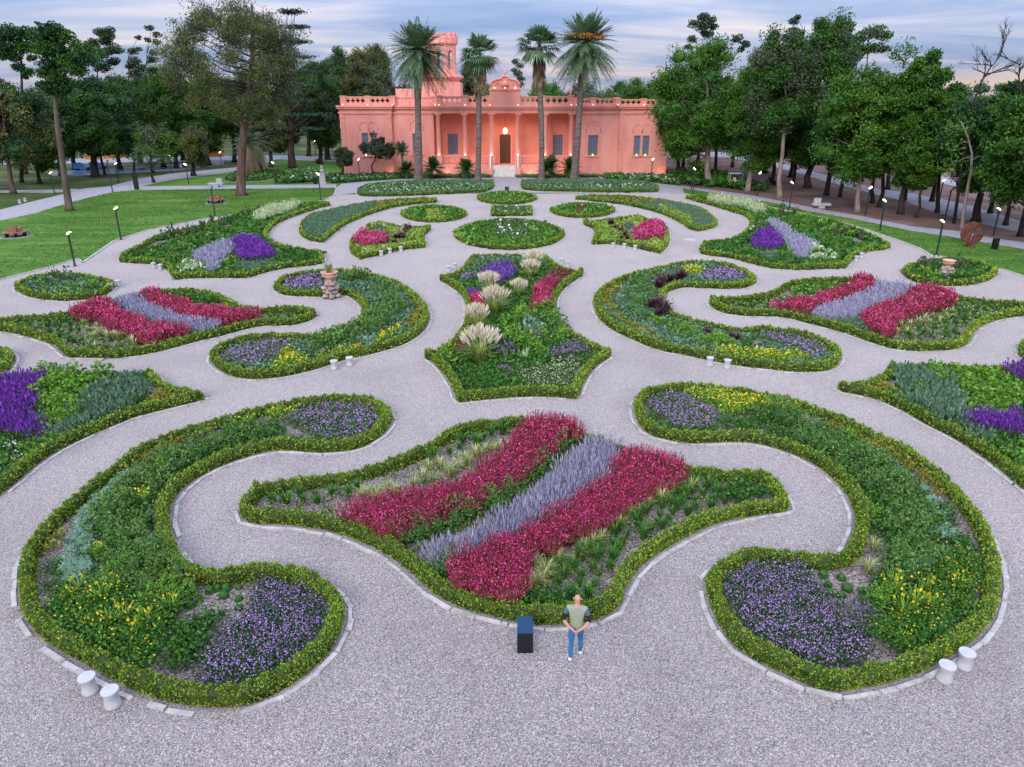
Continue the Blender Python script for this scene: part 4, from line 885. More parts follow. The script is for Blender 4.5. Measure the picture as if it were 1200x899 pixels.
flat('path', [(-350, 350), (-150, 297), (0, 258.5), (43, 249.5), (76, 239), (105, 231.5), (132, 225.3), (160, 222.5), (200, 222.3), (277, 221.3), (394, 220), (394, 216), (200, 218), (164, 218.3), (181, 215), (200, 211), (277, 201), (288, 199.4), (330, 185), (322, 184), (288, 193), (277, 196), (200, 203.5), (160, 210), (128, 218.5), (99.6, 220.7), (76, 227), (34, 237), (0, 246), (-150, 281), (-350, 330)], 0, M['concrete'])
flat('path', [(-200, 228), (0, 226), (60, 226), (86, 224.2), (95, 221.3), (76, 221.8), (40, 222.5), (0, 223), (-200, 224.5)], -.002, M['concrete'])
flat('forecourt', [(390, 229), (394, 220), (400, 215.5), (453, 210), (490, 206.5), (702, 206.5), (712, 211), (765, 214), (780, 216), (800, 220.8), (802, 227), (770, 226), (640, 226), (560, 226), (420, 226)], .003, M['concrete'])
flat('path', [(780, 216), (800, 218), (872, 227.3), (927, 238), (963, 245.5), (1000, 251.6), (1070, 265.5), (1126, 271), (1149, 277), (1200, 284), (1420, 330), (1420, 347), (1200, 292), (1126, 279.5), (1065, 270), (1000, 256.4), (945, 247), (908, 238), (844, 227.5), (800, 220.8)], .001, M['concrete'])
flat('earth', [(770, 180), (900, 180), (1010, 190), (1200, 215), (1500, 260), (1500, 350), (1420, 330), (1200, 284), (1149, 277), (1126, 271), (1070, 265.5), (1000, 251.6), (963, 245.5), (927, 238), (872, 227.3), (800, 218), (786, 214)], -.006, M['earth'])
flat('road', [(780, 179), (850, 178), (912, 190), (938, 198), (972, 206), (1021, 220), (1047, 223.5), (1077, 228), (1112, 235), (1140, 242), (1200, 260), (1420, 318), (1420, 334), (1200, 273), (1131, 258), (1093, 248), (1061, 236), (1023, 227), (970, 213), (938, 203.5), (905, 195), (850, 184), (780, 184)], .002, M['road'])
flat('road', [(960, 188), (1010, 195), (1100, 214), (1200, 236), (1420, 290), (1420, 276), (1200, 226), (1100, 206), (1010, 190), (960, 184)], .001, M['road'])
flat('road', [(-300, 190), (0, 187), (330, 182), (400, 184), (400, 190), (330, 187), (0, 193), (-300, 197)], -.001, M['road'])
flat('pool_deck', [(60, 206), (100, 205.6), (210, 199.6), (262, 193.5), (262, 188.5), (200, 192.5), (120, 198), (60, 200.5)], .001, M['road'])
flat('pool_water', [(68, 204.6), (100, 204.0), (208, 197.8), (252, 192.6), (252, 190.6), (200, 194.6), (120, 200), (68, 202.0)], .006, M['pool'])
def strip_kerb(px, w, h, mat, name='kerb'):
    g = P(px)[:, :2]; mb = MB(); n = len(g); L = []
    for i in range(n):
        d = unit((g[min(i+1, n-1)]-g[max(i-1, 0)])[None])[0]; L.append(np.array([-d[1], d[0]])*w/2)
    v = [(*(g[i]+s*L[i]), z) for i in range(n) for s in (1, -1) for z in (-.02, h)]
    f = [q for i in range(n-1) for q in ((4*i+1, 4*i+3, 4*i+7, 4*i+5), (4*i, 4*i+1, 4*i+5, 4*i+4), (4*i+2, 4*i+6, 4*i+7, 4*i+3))]
    mb.add(v, f); tag(mb.build(name, mat), kind='structure')
def turf(px, seed, label):
    rng = np.random.default_rng(seed); q = scatter(P(px)[:, :2], .42, seed); parts = []; n = len(q)
    dens = np.sin(q[:, 0]*.35+1)*np.sin(q[:, 1]*.22)+rng.normal(0, .5, n); q = q[dens > -.35]; n = len(q)
    B = np.repeat(np.concatenate([q, np.zeros((n, 1))], 1), 7, 0)+rng.normal(0, .14, (7*n, 3))*np.array([1, 1, 0]); o = rng.normal(0, .05, (7*n, 3)); o[:, 2] = rng.uniform(.03, .10, 7*n)
    V, Q = stems(B, B+o, .05, rng); tag(link('grass', mesh_np('grass', V, Q, M['turf'])), label, 'grass', kind='stuff')
turf(lw, 501, 'short mown grass of the left lawn'); turf(lr[1:], 502, 'short mown grass strip between gravel and right path')
strip_kerb(court_l[:-1]+[(392, 228.5)], .16, .06, M['stone'])
strip_kerb([(803, 227.3)]+court_r[1:], .16, .06, M['stone'])
strip_kerb([(392, 228.5), (394.3, 220.2)], .2, .05, M['stone'])

# ------------------------------------------------------------------ the pink house
YW, YE, YP, YB, YR = 127.0, 126.4, 125.2, 128.6, 141.0
X = lambda px, Y=YW, py=165: PY(px, py, Y).x
Z = lambda py, Y=YW: PY(600, py, Y).z
house = empty('pink_house', (X(592), YW, 0), 'single storey salmon pink mansion with columned porch and battlemented tower', 'house')
HO = Vector((X(592), YW, 0))
def hb(mb, name, mats, parent=None, bevel=0, origin=None):
    """part of the house, coordinates given in the world"""
    mb.v = [(x-HO.x, y-HO.y, z-HO.z) for x, y, z in mb.v]
    return mb.build(name, mats, parent or house, bevel=bevel)
zpt, zpb, zco, zsof = Z(113), Z(124), Z(127.5), Z(132.5)     # parapet top / foot, cornice, soffit
zf = Z(191.5, YB)
def holed(mb, x0, x1, z0, z1, Y, holes, th=.35):
    xs = sorted({x0, x1, *[h[0] for h in holes], *[h[1] for h in holes]}); zs = sorted({z0, z1, *[h[2] for h in holes], *[h[3] for h in holes]})
    for a, b_ in zip(xs, xs[1:]):
        for c, d in zip(zs, zs[1:]):
            mx, mz = (a+b_)/2, (c+d)/2
            if any(h[0] < mx < h[1] and h[2] < mz < h[3] for h in holes): continue
            mb.add([(a, Y, c), (b_, Y, c), (b_, Y, d), (a, Y, d)], [(0, 1, 2, 3)])
    for h in holes:
        a, b_, c, d = h
        v = [(a, Y, c), (b_, Y, c), (b_, Y, d), (a, Y, d)]; v += [(x, Y+th, z) for x, _, z in v]
        mb.add(v, [(0, 1, 5, 4), (1, 2, 6, 5), (2, 3, 7, 6), (3, 0, 4, 7)])
def window(h, Y, bars=4):
    a, b_, c, d = h; y = Y+.22
    fr = MB(); t = .09
    for q in ((a, a+t, c, d), (b_-t, b_, c, d), (a+t, b_-t, c, c+t), (a+t, b_-t, d-t, d)): fr.box(q[0], q[1], y-.05, y+.05, q[2], q[3])
    w = hb(fr, 'window', M['stonegrey'])
    hb(MB().box(a+t, b_-t, y, y+.03, c+t, d-t), 'pane', M['glass'], w)
    br = MB()
    for i in range(1, bars): br.box(a+(b_-a)*i/bars-.02, a+(b_-a)*i/bars+.02, y-.09, y-.055, c+t, d-t)
    for i in range(1, 4): br.box(a+t, b_-t, y-.088, y-.057, c+(d-c)*i/4-.025, c+(d-c)*i/4+.025)
    hb(br, 'grille', M['stonegrey'], w)
    hb(MB().box(a-.25, b_+.25, Y-.16, Y-.003, c-.22, c-.03), 'sill', M['pink'], w)
    return w
def arc_mould(cx, r, z, Y, name='moulding'):
    mb = MB(); p = [Vector((cx-r, Y-.03, z-.55)), Vector((cx-r, Y-.03, z))]+[Vector((cx-r*math.cos(PI*i/14), Y-.03, z+r*math.sin(PI*i/14))) for i in range(1, 14)]+[Vector((cx+r, Y-.03, z)), Vector((cx+r, Y-.03, z-.55))]
    mb.tube(p, .055, 6); hb(mb, name, M['pink'])
win = {  # px boxes: x0, x1, y top, y bottom
 'lw': [(483.5, 494.5, 156.6, 180.5)], 'le': [(424.3, 431.6, 156, 182.5), (434.5, 442, 156, 182.5)],
 'rw': [(689.3, 700.8, 158.6, 182.4)], 're': [(743, 750.8, 159, 182.4), (753.2, 761.2, 159, 182.4)]}
def rect(w, Y): return (X(w[0], Y), X(w[1], Y), Z(w[3], Y), Z(w[2], Y))
xl0, xl1, xl2, xpL, xpR, xr1, xr2 = X(401), X(461), X(512, YW), X(513, YP), X(671.5, YP), X(725, YE), X(783, YE)
wall = MB()
WH = {k: [rect(w, YE if k in ('le', 're') else YW) for w in v] for k, v in win.items()}
wall2 = MB()
holed(wall, xl0, xl1, 0, zpb, YE, WH['le']); holed(wall2, xr1, xr2, 0, zpb, YE, WH['re'])
holed(wall, xl1, X(514, YW), 0, zpb, YW, WH['lw']); holed(wall2, X(670, YW), xr1, 0, zpb, YW, WH['rw'])
wall.box(xl0, xl1, YE+.36, YR, 0, zpb); wall2.box(xr1, xr2, YE+.36, YR, 0, zpb)
for x, wl in ((xl0, wall), (xr2-.02, wall2)): wl.box(x, x+.02, YE, YE+.4, 0, zpb)
for x, wl in ((xl1-.01, wall), (xr1-.01, wall2)): wl.box(x, x+.02, YE, YW+.3, 0, zpb)
wall.box(xl1+.03, X(514, YW), YW+.36, YR, 0, zpb-.01); wall2.box(X(670, YW), xr1-.03, YW+.36, YR, 0, zpb-.01)
hb(wall, 'wall', M['pink']); hb(wall2, 'wall', M['pink'])
for k, v in WH.items():
    Y = YE if k in ('le', 're') else YW
    for h in v: window(h, Y); arc_mould((h[0]+h[1])/2, (h[1]-h[0])*.72, h[3]+1.0, Y)
# porch back wall with door and two windows
dw = (X(585.7, YB), X(598.4, YB), zf, Z(157.7, YB)); pw = [(X(524.8, YB), X(536.7, YB), Z(181, YB), Z(157, YB)), (X(648, YB), X(659.7, YB), Z(182, YB), Z(158, YB))]
pb = MB(); x0, x1 = X(511, YB), X(673, YB)
holed(pb, x0, x1, zf, zsof, YB, [dw]+pw); pb.box(x0, x1, YB+.36, YR, 0, zpb-.02); pb.box(x0-.02, x0, YP+.4, YB+.3, zf, zsof); pb.box(x1, x1+.02, YP+.4, YB+.3, zf, zsof)
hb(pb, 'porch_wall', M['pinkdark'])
for h in pw: window(h, YB); arc_mould((h[0]+h[1])/2, (h[1]-h[0])*.8, h[3]+1.0, YB)
for px in (557, 627): # blind arched niches either side of the door
    cx = X(px, YB); arc_mould(cx, .85, zf+3.6, YB)
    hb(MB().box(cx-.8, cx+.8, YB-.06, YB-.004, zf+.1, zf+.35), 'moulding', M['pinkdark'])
dr = MB(); dr.box(dw[0], dw[1], YB+.18, YB+.28, dw[2], dw[3]); do = hb(dr, 'door', M['wood'])
dx = (dw[0]+dw[1])/2
for s in (-1, 1):
    for a, c in ((.08, .30), (.34, .62), (.66, .93)):
        w_ = (dw[1]-dw[0])/2; zz = dw[3]-dw[2]
        hb(MB().box(dx+s*w_*.5-w_*.33, dx+s*w_*.5+w_*.33, YB+.13, YB+.176, dw[2]+zz*a, dw[2]+zz*c), 'door_panel', M['wood'], do, .03)
hb(MB().tube([(dx+.12, YB+.1, dw[2]+1.9), (dx+.12, YB+.1, dw[2]+2.3)], .03), 'door_handle', M['rust'], do)
fr = MB(); fr.box(dw[0]-.25, dw[0]-.003, YB-.08, YB-.004, zf, dw[3]+.25); fr.box(dw[1]+.003, dw[1]+.25, YB-.08, YB-.004, zf, dw[3]+.25); fr.box(dw[0], dw[1], YB-.081, YB-.004, dw[3]+.003, dw[3]+.25)
hb(fr, 'door_frame', M['pink'])
# porch floor, roof slab, columns, railings
hb(MB().box(x0-.1, x1+.1, YP-.35, YB, 0, zf-.004), 'porch_floor', M['pink'])
hb(MB().box(x0-.25, x1+.25, YP-.45, YB+.2, zsof, zpb-.05), 'porch_roof', M['pink'])
cols = [514.3, 544.9, 576, 607, 639, 668.8]; cx_ = [X(p, YP) for p in cols]; zr = Z(182, YP)
for cx in cx_:
    mb = MB(); mb.box(cx-.48, cx+.48, YP-.48, YP+.48, zf, zr-.1); mb.box(cx-.54, cx+.54, YP-.54, YP+.54, zr-.1, zr)
    h = zsof-zr
    mb.lathe([(.44, 0), (.44, .12), (.38, .2), (.36, .3), (.35, h*.4), (.30, h-.62), (.34, h-.55), (.31, h-.5), (.40, h-.3), (.46, h-.22)], 18, (cx, YP, zr))
    mb.box(cx-.5, cx+.5, YP-.5, YP+.5, zsof-.22, zsof-.003); hb(mb, 'column', M['pink'])
for i in (0, 1, 3, 4):
    a, c = cx_[i]+.5, cx_[i+1]-.5; mb = MB(); mb.box(a, c, YP-.16, YP+.16, zr-.22, zr-.02); mb.box(a, c, YP-.2, YP+.2, zf, zf+.15)
    n = 13
    for k in range(n): mb.lathe([(.07, 0), (.1, .25), (.05, .55), (.08, zr-.22-zf-.15)], 8, (a+(c-a)*(k+.5)/n, YP, zf+.15))
    hb(mb, 'balustrade', M['pink'])
sx0, sx1 = X(577, 124), X(604.5, 124); n = 8; mb = MB(); yb = P1(590, 207.3).y
for k in range(n):
    y0 = yb+(YP-.36-yb)*k/n; mb.box(sx0, sx1, y0, YP-.36, zf*k/n+(.002 if k else 0), zf*(k+1)/n)
hb(mb, 'steps', M['marble'])
for x, s in ((sx0, -1), (sx1, 1)):
    mb = MB(); mb.box(min(x, x+s*.7), max(x, x+s*.7), yb-.1, YP-.36, 0, zf*.72); mb.box(min(x, x+s*.75), max(x, x+s*.75), yb-.25, yb+.5, 0, zf*.85)
    hb(mb, 'step_wall', M['pink'])
    pts = [(x+s*.35, yb+.1, zf*.9)]+[(x+s*.35, yb+.1+(YP-.5-yb-.1)*t, zf*.9+(zr-zf*.9)*(t**2*(3-2*t))) for t in (.15, .3, .45, .6, .75, .9, 1)]
    hb(MB().tube(pts, .12, 8), 'step_rail', M['paintwhite'])
# cornices
for a, c, Y in ((xl0, xl1, YE), (xr1, xr2, YE), (xl1+.2, x0-.2, YW), (x1+.2, xr1-.2, YW)):
    mb = MB(); e = .35 if Y == YE else 0
    mb.box(a-e, c+e, Y-.55, Y-.003, zpb-.22, zpb+.06); mb.box(a-e*.7, c+e*.7, Y-.38, Y-.002, zpb-.5, zpb-.222); mb.box(a-e*.4, c+e*.4, Y-.18, Y-.001, zsof-.1, zsof+.2)
    hb(mb, 'cornice', M['pink'])
mb = MB(); mb.box(x0-.55, x1+.55, YP-.85, YP-.452, zpb-.22, zpb+.06); mb.box(x0-.4, x1+.4, YP-.68, YP-.451, zpb-.5, zpb-.222); hb(mb, 'cornice', M['pink'])
for x in (xl0, xl1-.85, xr1, xr2-.85): # quoined corner strips
    mb = MB()
    for k in range(12):
        z0 = zsof*k/12; w_ = .85 if k % 2 else .7
        mb.box(x+(.85-w_)/2, x+.85-(.85-w_)/2, YE-.09, YE-.003, z0+.03, z0+zsof/12-.03)
    hb(mb, 'quoin', M['pink'])
# parapet of pierced quatrefoils
def quat(cx, cz, r):
    pts = []
    for k in range(4):
        a0 = PI/2*k; ox, oz = math.cos(a0)*r*.62, math.sin(a0)*r*.62
        pts += [(cx+ox+r*.42*math.cos(a0+t), cz+oz+r*.42*math.sin(a0+t)) for t in (-1.9, -1.1, -.35, .35, 1.1, 1.9)]
    return pts
def pierced(xa, xb, Y, z0, z1, n):
    cu = bpy.data.curves.new('parapet', 'CURVE'); cu.dimensions = '2D'; cu.fill_mode = 'BOTH'; cu.extrude = .12
    def sp(pts):
        s = cu.splines.new('POLY'); s.points.add(len(pts)-1); s.use_cyclic_u = True
        for i, (x, z) in enumerate(pts): s.points[i].co = (x, z, 0, 1)
    sp([(0, 0), (xb-xa, 0), (xb-xa, z1-z0), (0, z1-z0)])
    w_ = (xb-xa)/n; r = min(.40, w_*.42)
    for k in range(n): sp(quat(w_*(k+.5), (z1-z0)*.62, r))
    o = bpy.data.objects.new('tmp', cu); COL.objects.link(o)
    me = bpy.data.meshes.new_from_object(o.evaluated_get(bpy.context.evaluated_depsgraph_get())); bpy.data.objects.remove(o)
    me.transform(Matrix.Translation((xa-HO.x, Y-HO.y, z0-HO.z)) @ Matrix.Rotation(PI/2, 4, 'X')); me.materials.clear(); me.materials.append(M['pink'])
    link('parapet', me, house)
def parapet(pxs, Y, pyt, n=4, piers=True):
    zt = Z(pyt, Y); z0 = zpb+.062
    xs = [X(p, Y, 118) for p in pxs]
    for a, c in zip(xs, xs[1:]): pierced(a+.42, c-.42, Y+.05, z0, zt-.2, n); hb(MB().box(a+.42, c-.42, Y-.14, Y+.24, zt-.198, zt-.02), 'coping', M['pink'])
    for x in xs:
        mb = MB(); mb.box(x-.42, x+.42, Y-.25, Y+.35, z0, zt-.06); mb.box(x-.5, x+.5, Y-.33, Y+.43, zt-.06, zt+.1); hb(mb, 'parapet_pier', M['pink'])
        hb(MB().lathe([(.02, 0), (.08, .02), (.09, .09), (.06, .15), (.01, .17)], 10, (x, Y-.42, z0+.02)), 'uplight', M['bulbhot'])
parapet([402, 431, 460], YE, 113); parapet([463, 488, 510], YW, 113.4); parapet([514.5, 545, 574], YP-.4, 112.5); parapet([607, 636, 669.5], YP-.4, 112.5)
parapet([676, 695, 722], YW, 115); parapet([724, 754.5, 782], YE, 116.2)
hb(MB().box(xl0+.3, xr2-.3, YW+.5, YR-.2, zpb, zpb+.06), 'roof', M['stonegrey'])
# crest over the porch
Yc = YP-.35; xc = X(592, Yc); zb = zpb+.06; z1_, z2_ = Z(104, Yc), Z(91, Yc); hw = X(609, Yc)-xc
mb = MB(); mb.box(xc-hw-.1, xc+hw+.1, Yc-.4, Yc+.5, zb, z1_-.25); mb.box(xc-hw-.25, xc+hw+.25, Yc-.55, Yc+.65, z1_-.25, z1_); hb(mb, 'crest_base', M['pink'])
zt = Z(89.5, Yc); cr = []
for i in range(13):
    t = PI*i/12; cr.append((xc-hw*1.0*math.cos(t), z1_+(zt-z1_)*(.18+.62*math.sin(t)**.6)))
cr = [(xc-hw, z1_)]+cr[:6]+[(xc-.55, z1_+(zt-z1_)*.85), (xc-.3, zt), (xc+.3, zt), (xc+.55, z1_+(zt-z1_)*.85)]+cr[7:]+[(xc+hw, z1_)]
hb(MB().prism(cr, Yc-.3, Yc+.4), 'crest', M['pink'])
mb = MB(); ap = [Vector((x, Yc-.34, z)) for x, z in cr[1:-1]]; mb.tube(ap, .14, 8)
for s in (-1, 1):
    c0 = Vector((xc+s*hw*.72, Yc-.34, z1_+(zt-z1_)*.34)); mb.tube([c0+Vector((math.cos(a)*(.62-a*.06), 0, math.sin(a)*(.62-a*.06))) for a in np.linspace(0, 7.5, 22)], .09, 6)
mb.lathe([(.02, 0), (.5, .05), (.62, .3), (.45, .7), (.1, .95)], 12, (xc, Yc-.3, z1_+.25)); hb(mb, 'scrollwork', M['pink'])
hb(MB().lathe([(.16, 0), (.12, .15), (.2, .3), (.26, .5), (.18, .72), (.05, .95), (.02, 1.05)], 12, (xc, Yc, zt-.01)), 'finial', M['pink'])
for s in (-.7, 0, .7): hb(MB().lathe([(.02, 0), (.13, .02), (.14, .14), (.02, .2)], 10, (xc+s*hw, Yc-.45, z1_+.02)), 'uplight', M['bulbhot'])
for px in (513, 667, 680): # urn finials on the parapet
    hb(MB().lathe([(.14, 0), (.1, .2), (.26, .45), (.2, .7), (.07, .85), (.13, 1.0), (.02, 1.15)], 12, (X(px, YP), YP-.3, Z(112.5, YP)+.1)), 'finial', M['pink'])
# tower
Yt = 136.0; xt = X(517.5, Yt, 80); rt = (X(535.6, Yt, 80)-X(499.5, Yt, 80))/2; o8 = PI/8
zz = lambda py: Z(py, Yt)
tw = MB(); k8 = 1/math.cos(PI/8)
tw.box(xt-rt*1.28, xt+rt*1.28, Yt-rt*1.2, Yt+rt*1.2, zpb, zz(97)); tw.lathe([(rt*1.25, zz(97)), (rt*1.22, zz(95))], 8, (xt, Yt, 0), 0, False, o8)
tow = hb(tw, 'tower', M['pink'])
tw = MB(); tw.lathe([(rt*1.2, 0), (rt*1.5, zz(91)-zz(95)), (rt*1.5, zz(89)-zz(95)), (rt*1.1, zz(88)-zz(95))], 8, (xt, Yt, zz(95)), 0, False, o8); hb(tw, 'ledge', M['pink'], tow)
zs0, zs1, za = zz(88), zz(53), zz(82)
sh = MB()
for k in range(8): # eight faces, each pierced by an arch
    a = PI/4*k-PI/2; Rm = Matrix.Translation((xt, Yt, 0)) @ Matrix.Rotation(a+PI/2, 4, 'Z'); ap_ = rt*math.cos(PI/8); hw8 = rt*math.sin(PI/8)
    ow = hw8*.5; zi, zo = za, zz(63.5)
    arc = [(ow*math.cos(PI*i/8), zo+ow*math.sin(PI*i/8)*1.1) for i in range(9)]
    def qq(x, z, y=-ap_): return Rm @ Vector((x, y, z))
    sh.add([qq(-hw8, zs0), qq(hw8, zs0), qq(hw8, zi), qq(-hw8, zi)], [(0, 1, 2, 3)])
    for s in (1, -1): sh.add([qq(s*ow, zi), qq(s*hw8, zi), qq(s*hw8, zo), qq(s*ow, zo)], [(0, 1, 2, 3)])
    top = zs1
    for i in range(8):
        (xa_, z_a), (xb_, z_b) = arc[i], arc[i+1]; ea, eb = hw8*math.cos(PI*i/8), hw8*math.cos(PI*(i+1)/8)
        sh.add([qq(xa_, z_a), qq(ea if i else hw8, top if i else zo), qq(eb if i < 7 else -hw8, top if i < 7 else zo), qq(xb_, z_b)], [(0, 1, 2, 3)])
    sh.add([qq(hw8, zo), qq(hw8, top), qq(hw8*math.cos(PI/8), top)], [(0, 1, 2)]); sh.add([qq(-hw8, zo), qq(-hw8, top), qq(-hw8*math.cos(PI/8), top)], [(0, 1, 2)])
    rim = [(ow, zi)]+arc+[(-ow, zi)]
    for (xa_, z_a), (xb_, z_b) in zip(rim, rim[1:]): sh.add([qq(xa_, z_a), qq(xb_, z_b), qq(xb_, z_b, -ap_+.3), qq(xa_, z_a, -ap_+.3)], [(0, 1, 2, 3)])
hb(sh, 'shaft', M['pink'], tow)
cw = MB(); cw.lathe([(rt*1.0, zs1), (rt*1.1, zz(51.5)), (rt*1.02, zz(50.5)), (rt*1.04, zz(47)), (rt*1.05, zz(42)), (rt*.88, zz(42)), (rt*.84, zz(46))], 24, (xt, Yt, 0))
for k in range(16):
    a = 2*PI*k/16; cw.box(-.26, .26, -rt*1.06, -rt*.88, zz(42)-.01, zz(39), 0, Matrix.Translation((xt, Yt, 0)) @ Matrix.Rotation(a, 4, 'Z'))
    cw.box(-.09, .09, -rt*1.10, -rt*.97, zz(50), zz(43), 0, Matrix.Translation((xt, Yt, 0)) @ Matrix.Rotation(a, 4, 'Z'))
hb(cw, 'battlement', M['pink'], tow)
hb(MB().box(X(470, 138), xt-rt*1.0, 134.5, 140, zpb, zz(104)), 'tower_annexe', M['pink'], tow)
# lantern and lamps of the porch
ln = empty('hanging_lantern', (X(592, YP+1), YP+1, Z(154, YP+1)), 'lit brass lantern hanging before the front door of the pink house', 'lantern')
MB().tube([(0, 0, .5), (0, 0, zsof-Z(154, YP+1)-.003)], .025, 6).build('chain', M['black'], ln)
MB().lathe([(.1, -.35), (.26, -.25), (.32, .2), (.2, .4), (.03, .52)], 8).build('lantern_glass', M['bulb'], ln)
def lamp(x, y, z, w, r=.12, col=(1, .62, .28)):
    l = bpy.data.lights.new('lamp_light', 'POINT'); l.energy = w; l.color = col; l.shadow_soft_size = r
    o = bpy.data.objects.new('lamp_light', l); COL.objects.link(o); o.location = (x, y, z)
lamp(X(592, YP+1), YP+.5, Z(154, YP+1)-.6, 90)
for cx in cx_:
    hb(MB().lathe([(.03, 0), (.12, .01), (.13, .2), (.02, .25)], 10, (cx, YP-.62, zr+.01)), 'uplight', M['bulbhot']); lamp(cx, YP-.8, zr+.35, 5, .1)
for px in (530, 555, 627, 655): lamp(X(px, YB), YB-1.0, zf+.6, 14, .1)
for k in ('lw', 'le', 'rw', 're'):
    for h in WH[k]:
        Y = YE if k in ('le', 're') else YW; hb(MB().lathe([(.02, 0), (.12, .02), (.12, .22), (.03, .3)], 10, ((h[0]+h[1])/2, Y-.1, h[2]-.03)), 'uplight', M['bulbhot'])
for px, Yv in ((458, YE), (525, YP), (660, YP), (622, YP), (775, YE)): lamp(X(px, Yv, 198), Yv-.9, .5, 16, .1, (1, .5, .16))
# ------------------------------------------------------------------ palms
def frond(rng, az, el, L, sag, nleaf, lw, ll):
    """one feather frond: rachis curve + leaflets, quads"""
    o = np.array([math.cos(az), math.sin(az), 0]); t = np.linspace(0, 1, 9)
    pts = np.array([o*L*(math.cos(el)*s)+np.array([0, 0, 1])*(L*math.sin(el)*s-sag*L*s**2) for s in t])
    side = np.array([-o[1], o[0], 0]); Vs, Qs = [], []; b = 0
    r = .05; q = np.stack([pts-side*r*(1-.8*t)[:, None], pts+side*r*(1-.8*t)[:, None]], 1).reshape(-1, 3)
    Vs.append(q); Qs.append(np.array([[2*i, 2*i+1, 2*i+3, 2*i+2] for i in range(8)])); b = len(q)
    s = np.linspace(.1, 1, nleaf); base = np.stack([np.interp(s, t, pts[:, k]) for k in range(3)], 1)
    tang = unit(np.gradient(base, axis=0)); ln = (ll*np.sin(np.clip(s*1.0, 0, 1)*PI*.82+.35))[:, None]
    for sg in (-1, 1):
        d = unit(tang*.75+side*sg+np.array([0, 0, -.30])+rng.normal(0, .12, base.shape))
        tip = base+d*ln; m = base+d*ln*.45; w = tang*lw
        V = np.stack([base-w*.4, m-w*.6, tip, m+w*.6], 1).reshape(-1, 3)
        Vs.append(V); Qs.append(np.arange(len(V)).reshape(-1, 4)+b); b += len(V)
    return np.concatenate(Vs), np.concatenate(Qs)
def fan(rng, az, el, pet, R_, n=13, dead=False):
    o = np.array([math.cos(az)*math.cos(el), math.sin(az)*math.cos(el), math.sin(el)]); side = np.array([-math.sin(az), math.cos(az), 0]); up = np.cross(o, side)
    c = o*pet; Vs = [np.array([c*0-side*.05, c*0+side*.05, c+side*.03, c-side*.03])]; Qs = [np.array([[0, 1, 2, 3]])]; b = 4
    for k in range(n):
        a = (k/(n-1)-.5)*(2.6 if not dead else 1.2); d = o*math.cos(a)+side*math.sin(a); d = d/np.linalg.norm(d)
        r = R_*(1-.18*abs(a))*rng.uniform(.85, 1.1); nrm = np.cross(d, up); m = c+d*r*.55; tip = c+d*r+np.array([0, 0, -.28*r*(.4+abs(math.cos(el)))])
        w = nrm*r*(.062 if not dead else .10); Vs.append(np.array([c-w*.15, m-w, tip, m+w])); Qs.append(np.array([[0, 1, 2, 3]])+b); b += 4
    return np.concatenate(Vs), np.concatenate(Qs)
def palm(base, top, rpx, wpx, kind, label):
    p = P1(*base); t = PY(top[0], top[1], p.y); s = (PY(base[0]+100, top[1], p.y).x-PY(base[0], top[1], p.y).x)/100; rr = rpx*s; tr = wpx*s/2
    e = empty('feather_palm' if kind == 'date' else 'fan_palm', p, label, 'palm tree', 'palms before the pink house'); t = t-p; rng = np.random.default_rng(int(base[0]))
    mb = MB(); n = 26; pts = []; rad = []
    for i in range(n):
        k = i/(n-1); pts.append(Vector((t.x*k**1.3+.08*math.sin(k*5), t.y*k, t.z*k))); rad.append(tr*(1.45-.45*min(1, k*8))*(1+.06*(i % 2))*(1.0 if kind == 'fan' else 1+.12*math.sin(k*9)))
    mb.tube(pts, rad, 12); mb.build('trunk', M['palmbark'], e)
    def mk(name, L, mat): 
        V, Q, m = join([(v, q, 0) for v, q in L]); o = link(name, mesh_np(name, V, Q, mat), e); o.location = t; return o
    if kind == 'date':
        mk('crown', [frond(rng, rng.uniform(0, 6.28), el, rr*rng.uniform(.88, 1.1), .48-.26*max(el, 0)+.1*min(el, 0), 28, .13, rr*.16) for el in rng.uniform(-.85, 1.3, 185)], M['palmleaf'])
        mk('dead_fronds', [frond(rng, rng.uniform(0, 6.28), rng.uniform(-1.4, -1.0), rr*rng.uniform(.6, .95), .25, 14, .10, rr*.12) for _ in range(26)], M['deadleaf'])
        if 'orange' in label:
            for k in range(9):
                a = 6.28*k/9; c = np.array([math.cos(a), math.sin(a), 0])*rr*.42+np.array([0, 0, rr*.16]); m = 60
                mk('fruit_cluster', [rhomb(c+rng.normal(0, 1, (m, 3))*np.array([.38, .38, .2]), rng.normal(size=(m, 3)), .3, .18, rng)], M['fruit'])
    else:
        mk('crown', [fan(rng, rng.uniform(0, 6.28), el, rr*.40*rng.uniform(.8, 1.2), rr*.66*rng.uniform(.85, 1.1)) for el in rng.uniform(-.75, 1.4, 52)], M['fanleaf'])
        L = []
        for k in range(80):
            u = rng.uniform(0, 1); v, q = fan(rng, rng.uniform(0, 6.28), rng.uniform(-1.5, -1.15), rr*.22*(1.2-.7*u), rr*.5, 7, True); v = v+np.array([0, 0, -rr*u*1.05]); L.append((v, q))
        mk('dead_skirt', L, M['deadleaf'])
palm((490.5, 214.5), (490, 60), 42, 8.5, 'date', 'feather palm standing farthest left before the house, no fruit')
palm((560, 215), (562.5, 66), 28, 6.5, 'fan', 'fan palm with tan dead skirt, left of the front steps')
palm((634.5, 216), (632, 56), 29, 6.5, 'fan', 'taller fan palm with tan dead skirt, right of the front steps')
palm((672.5, 214), (686, 51), 43, 8, 'date', 'leaning feather palm with orange fruit clusters, farthest right before the house')

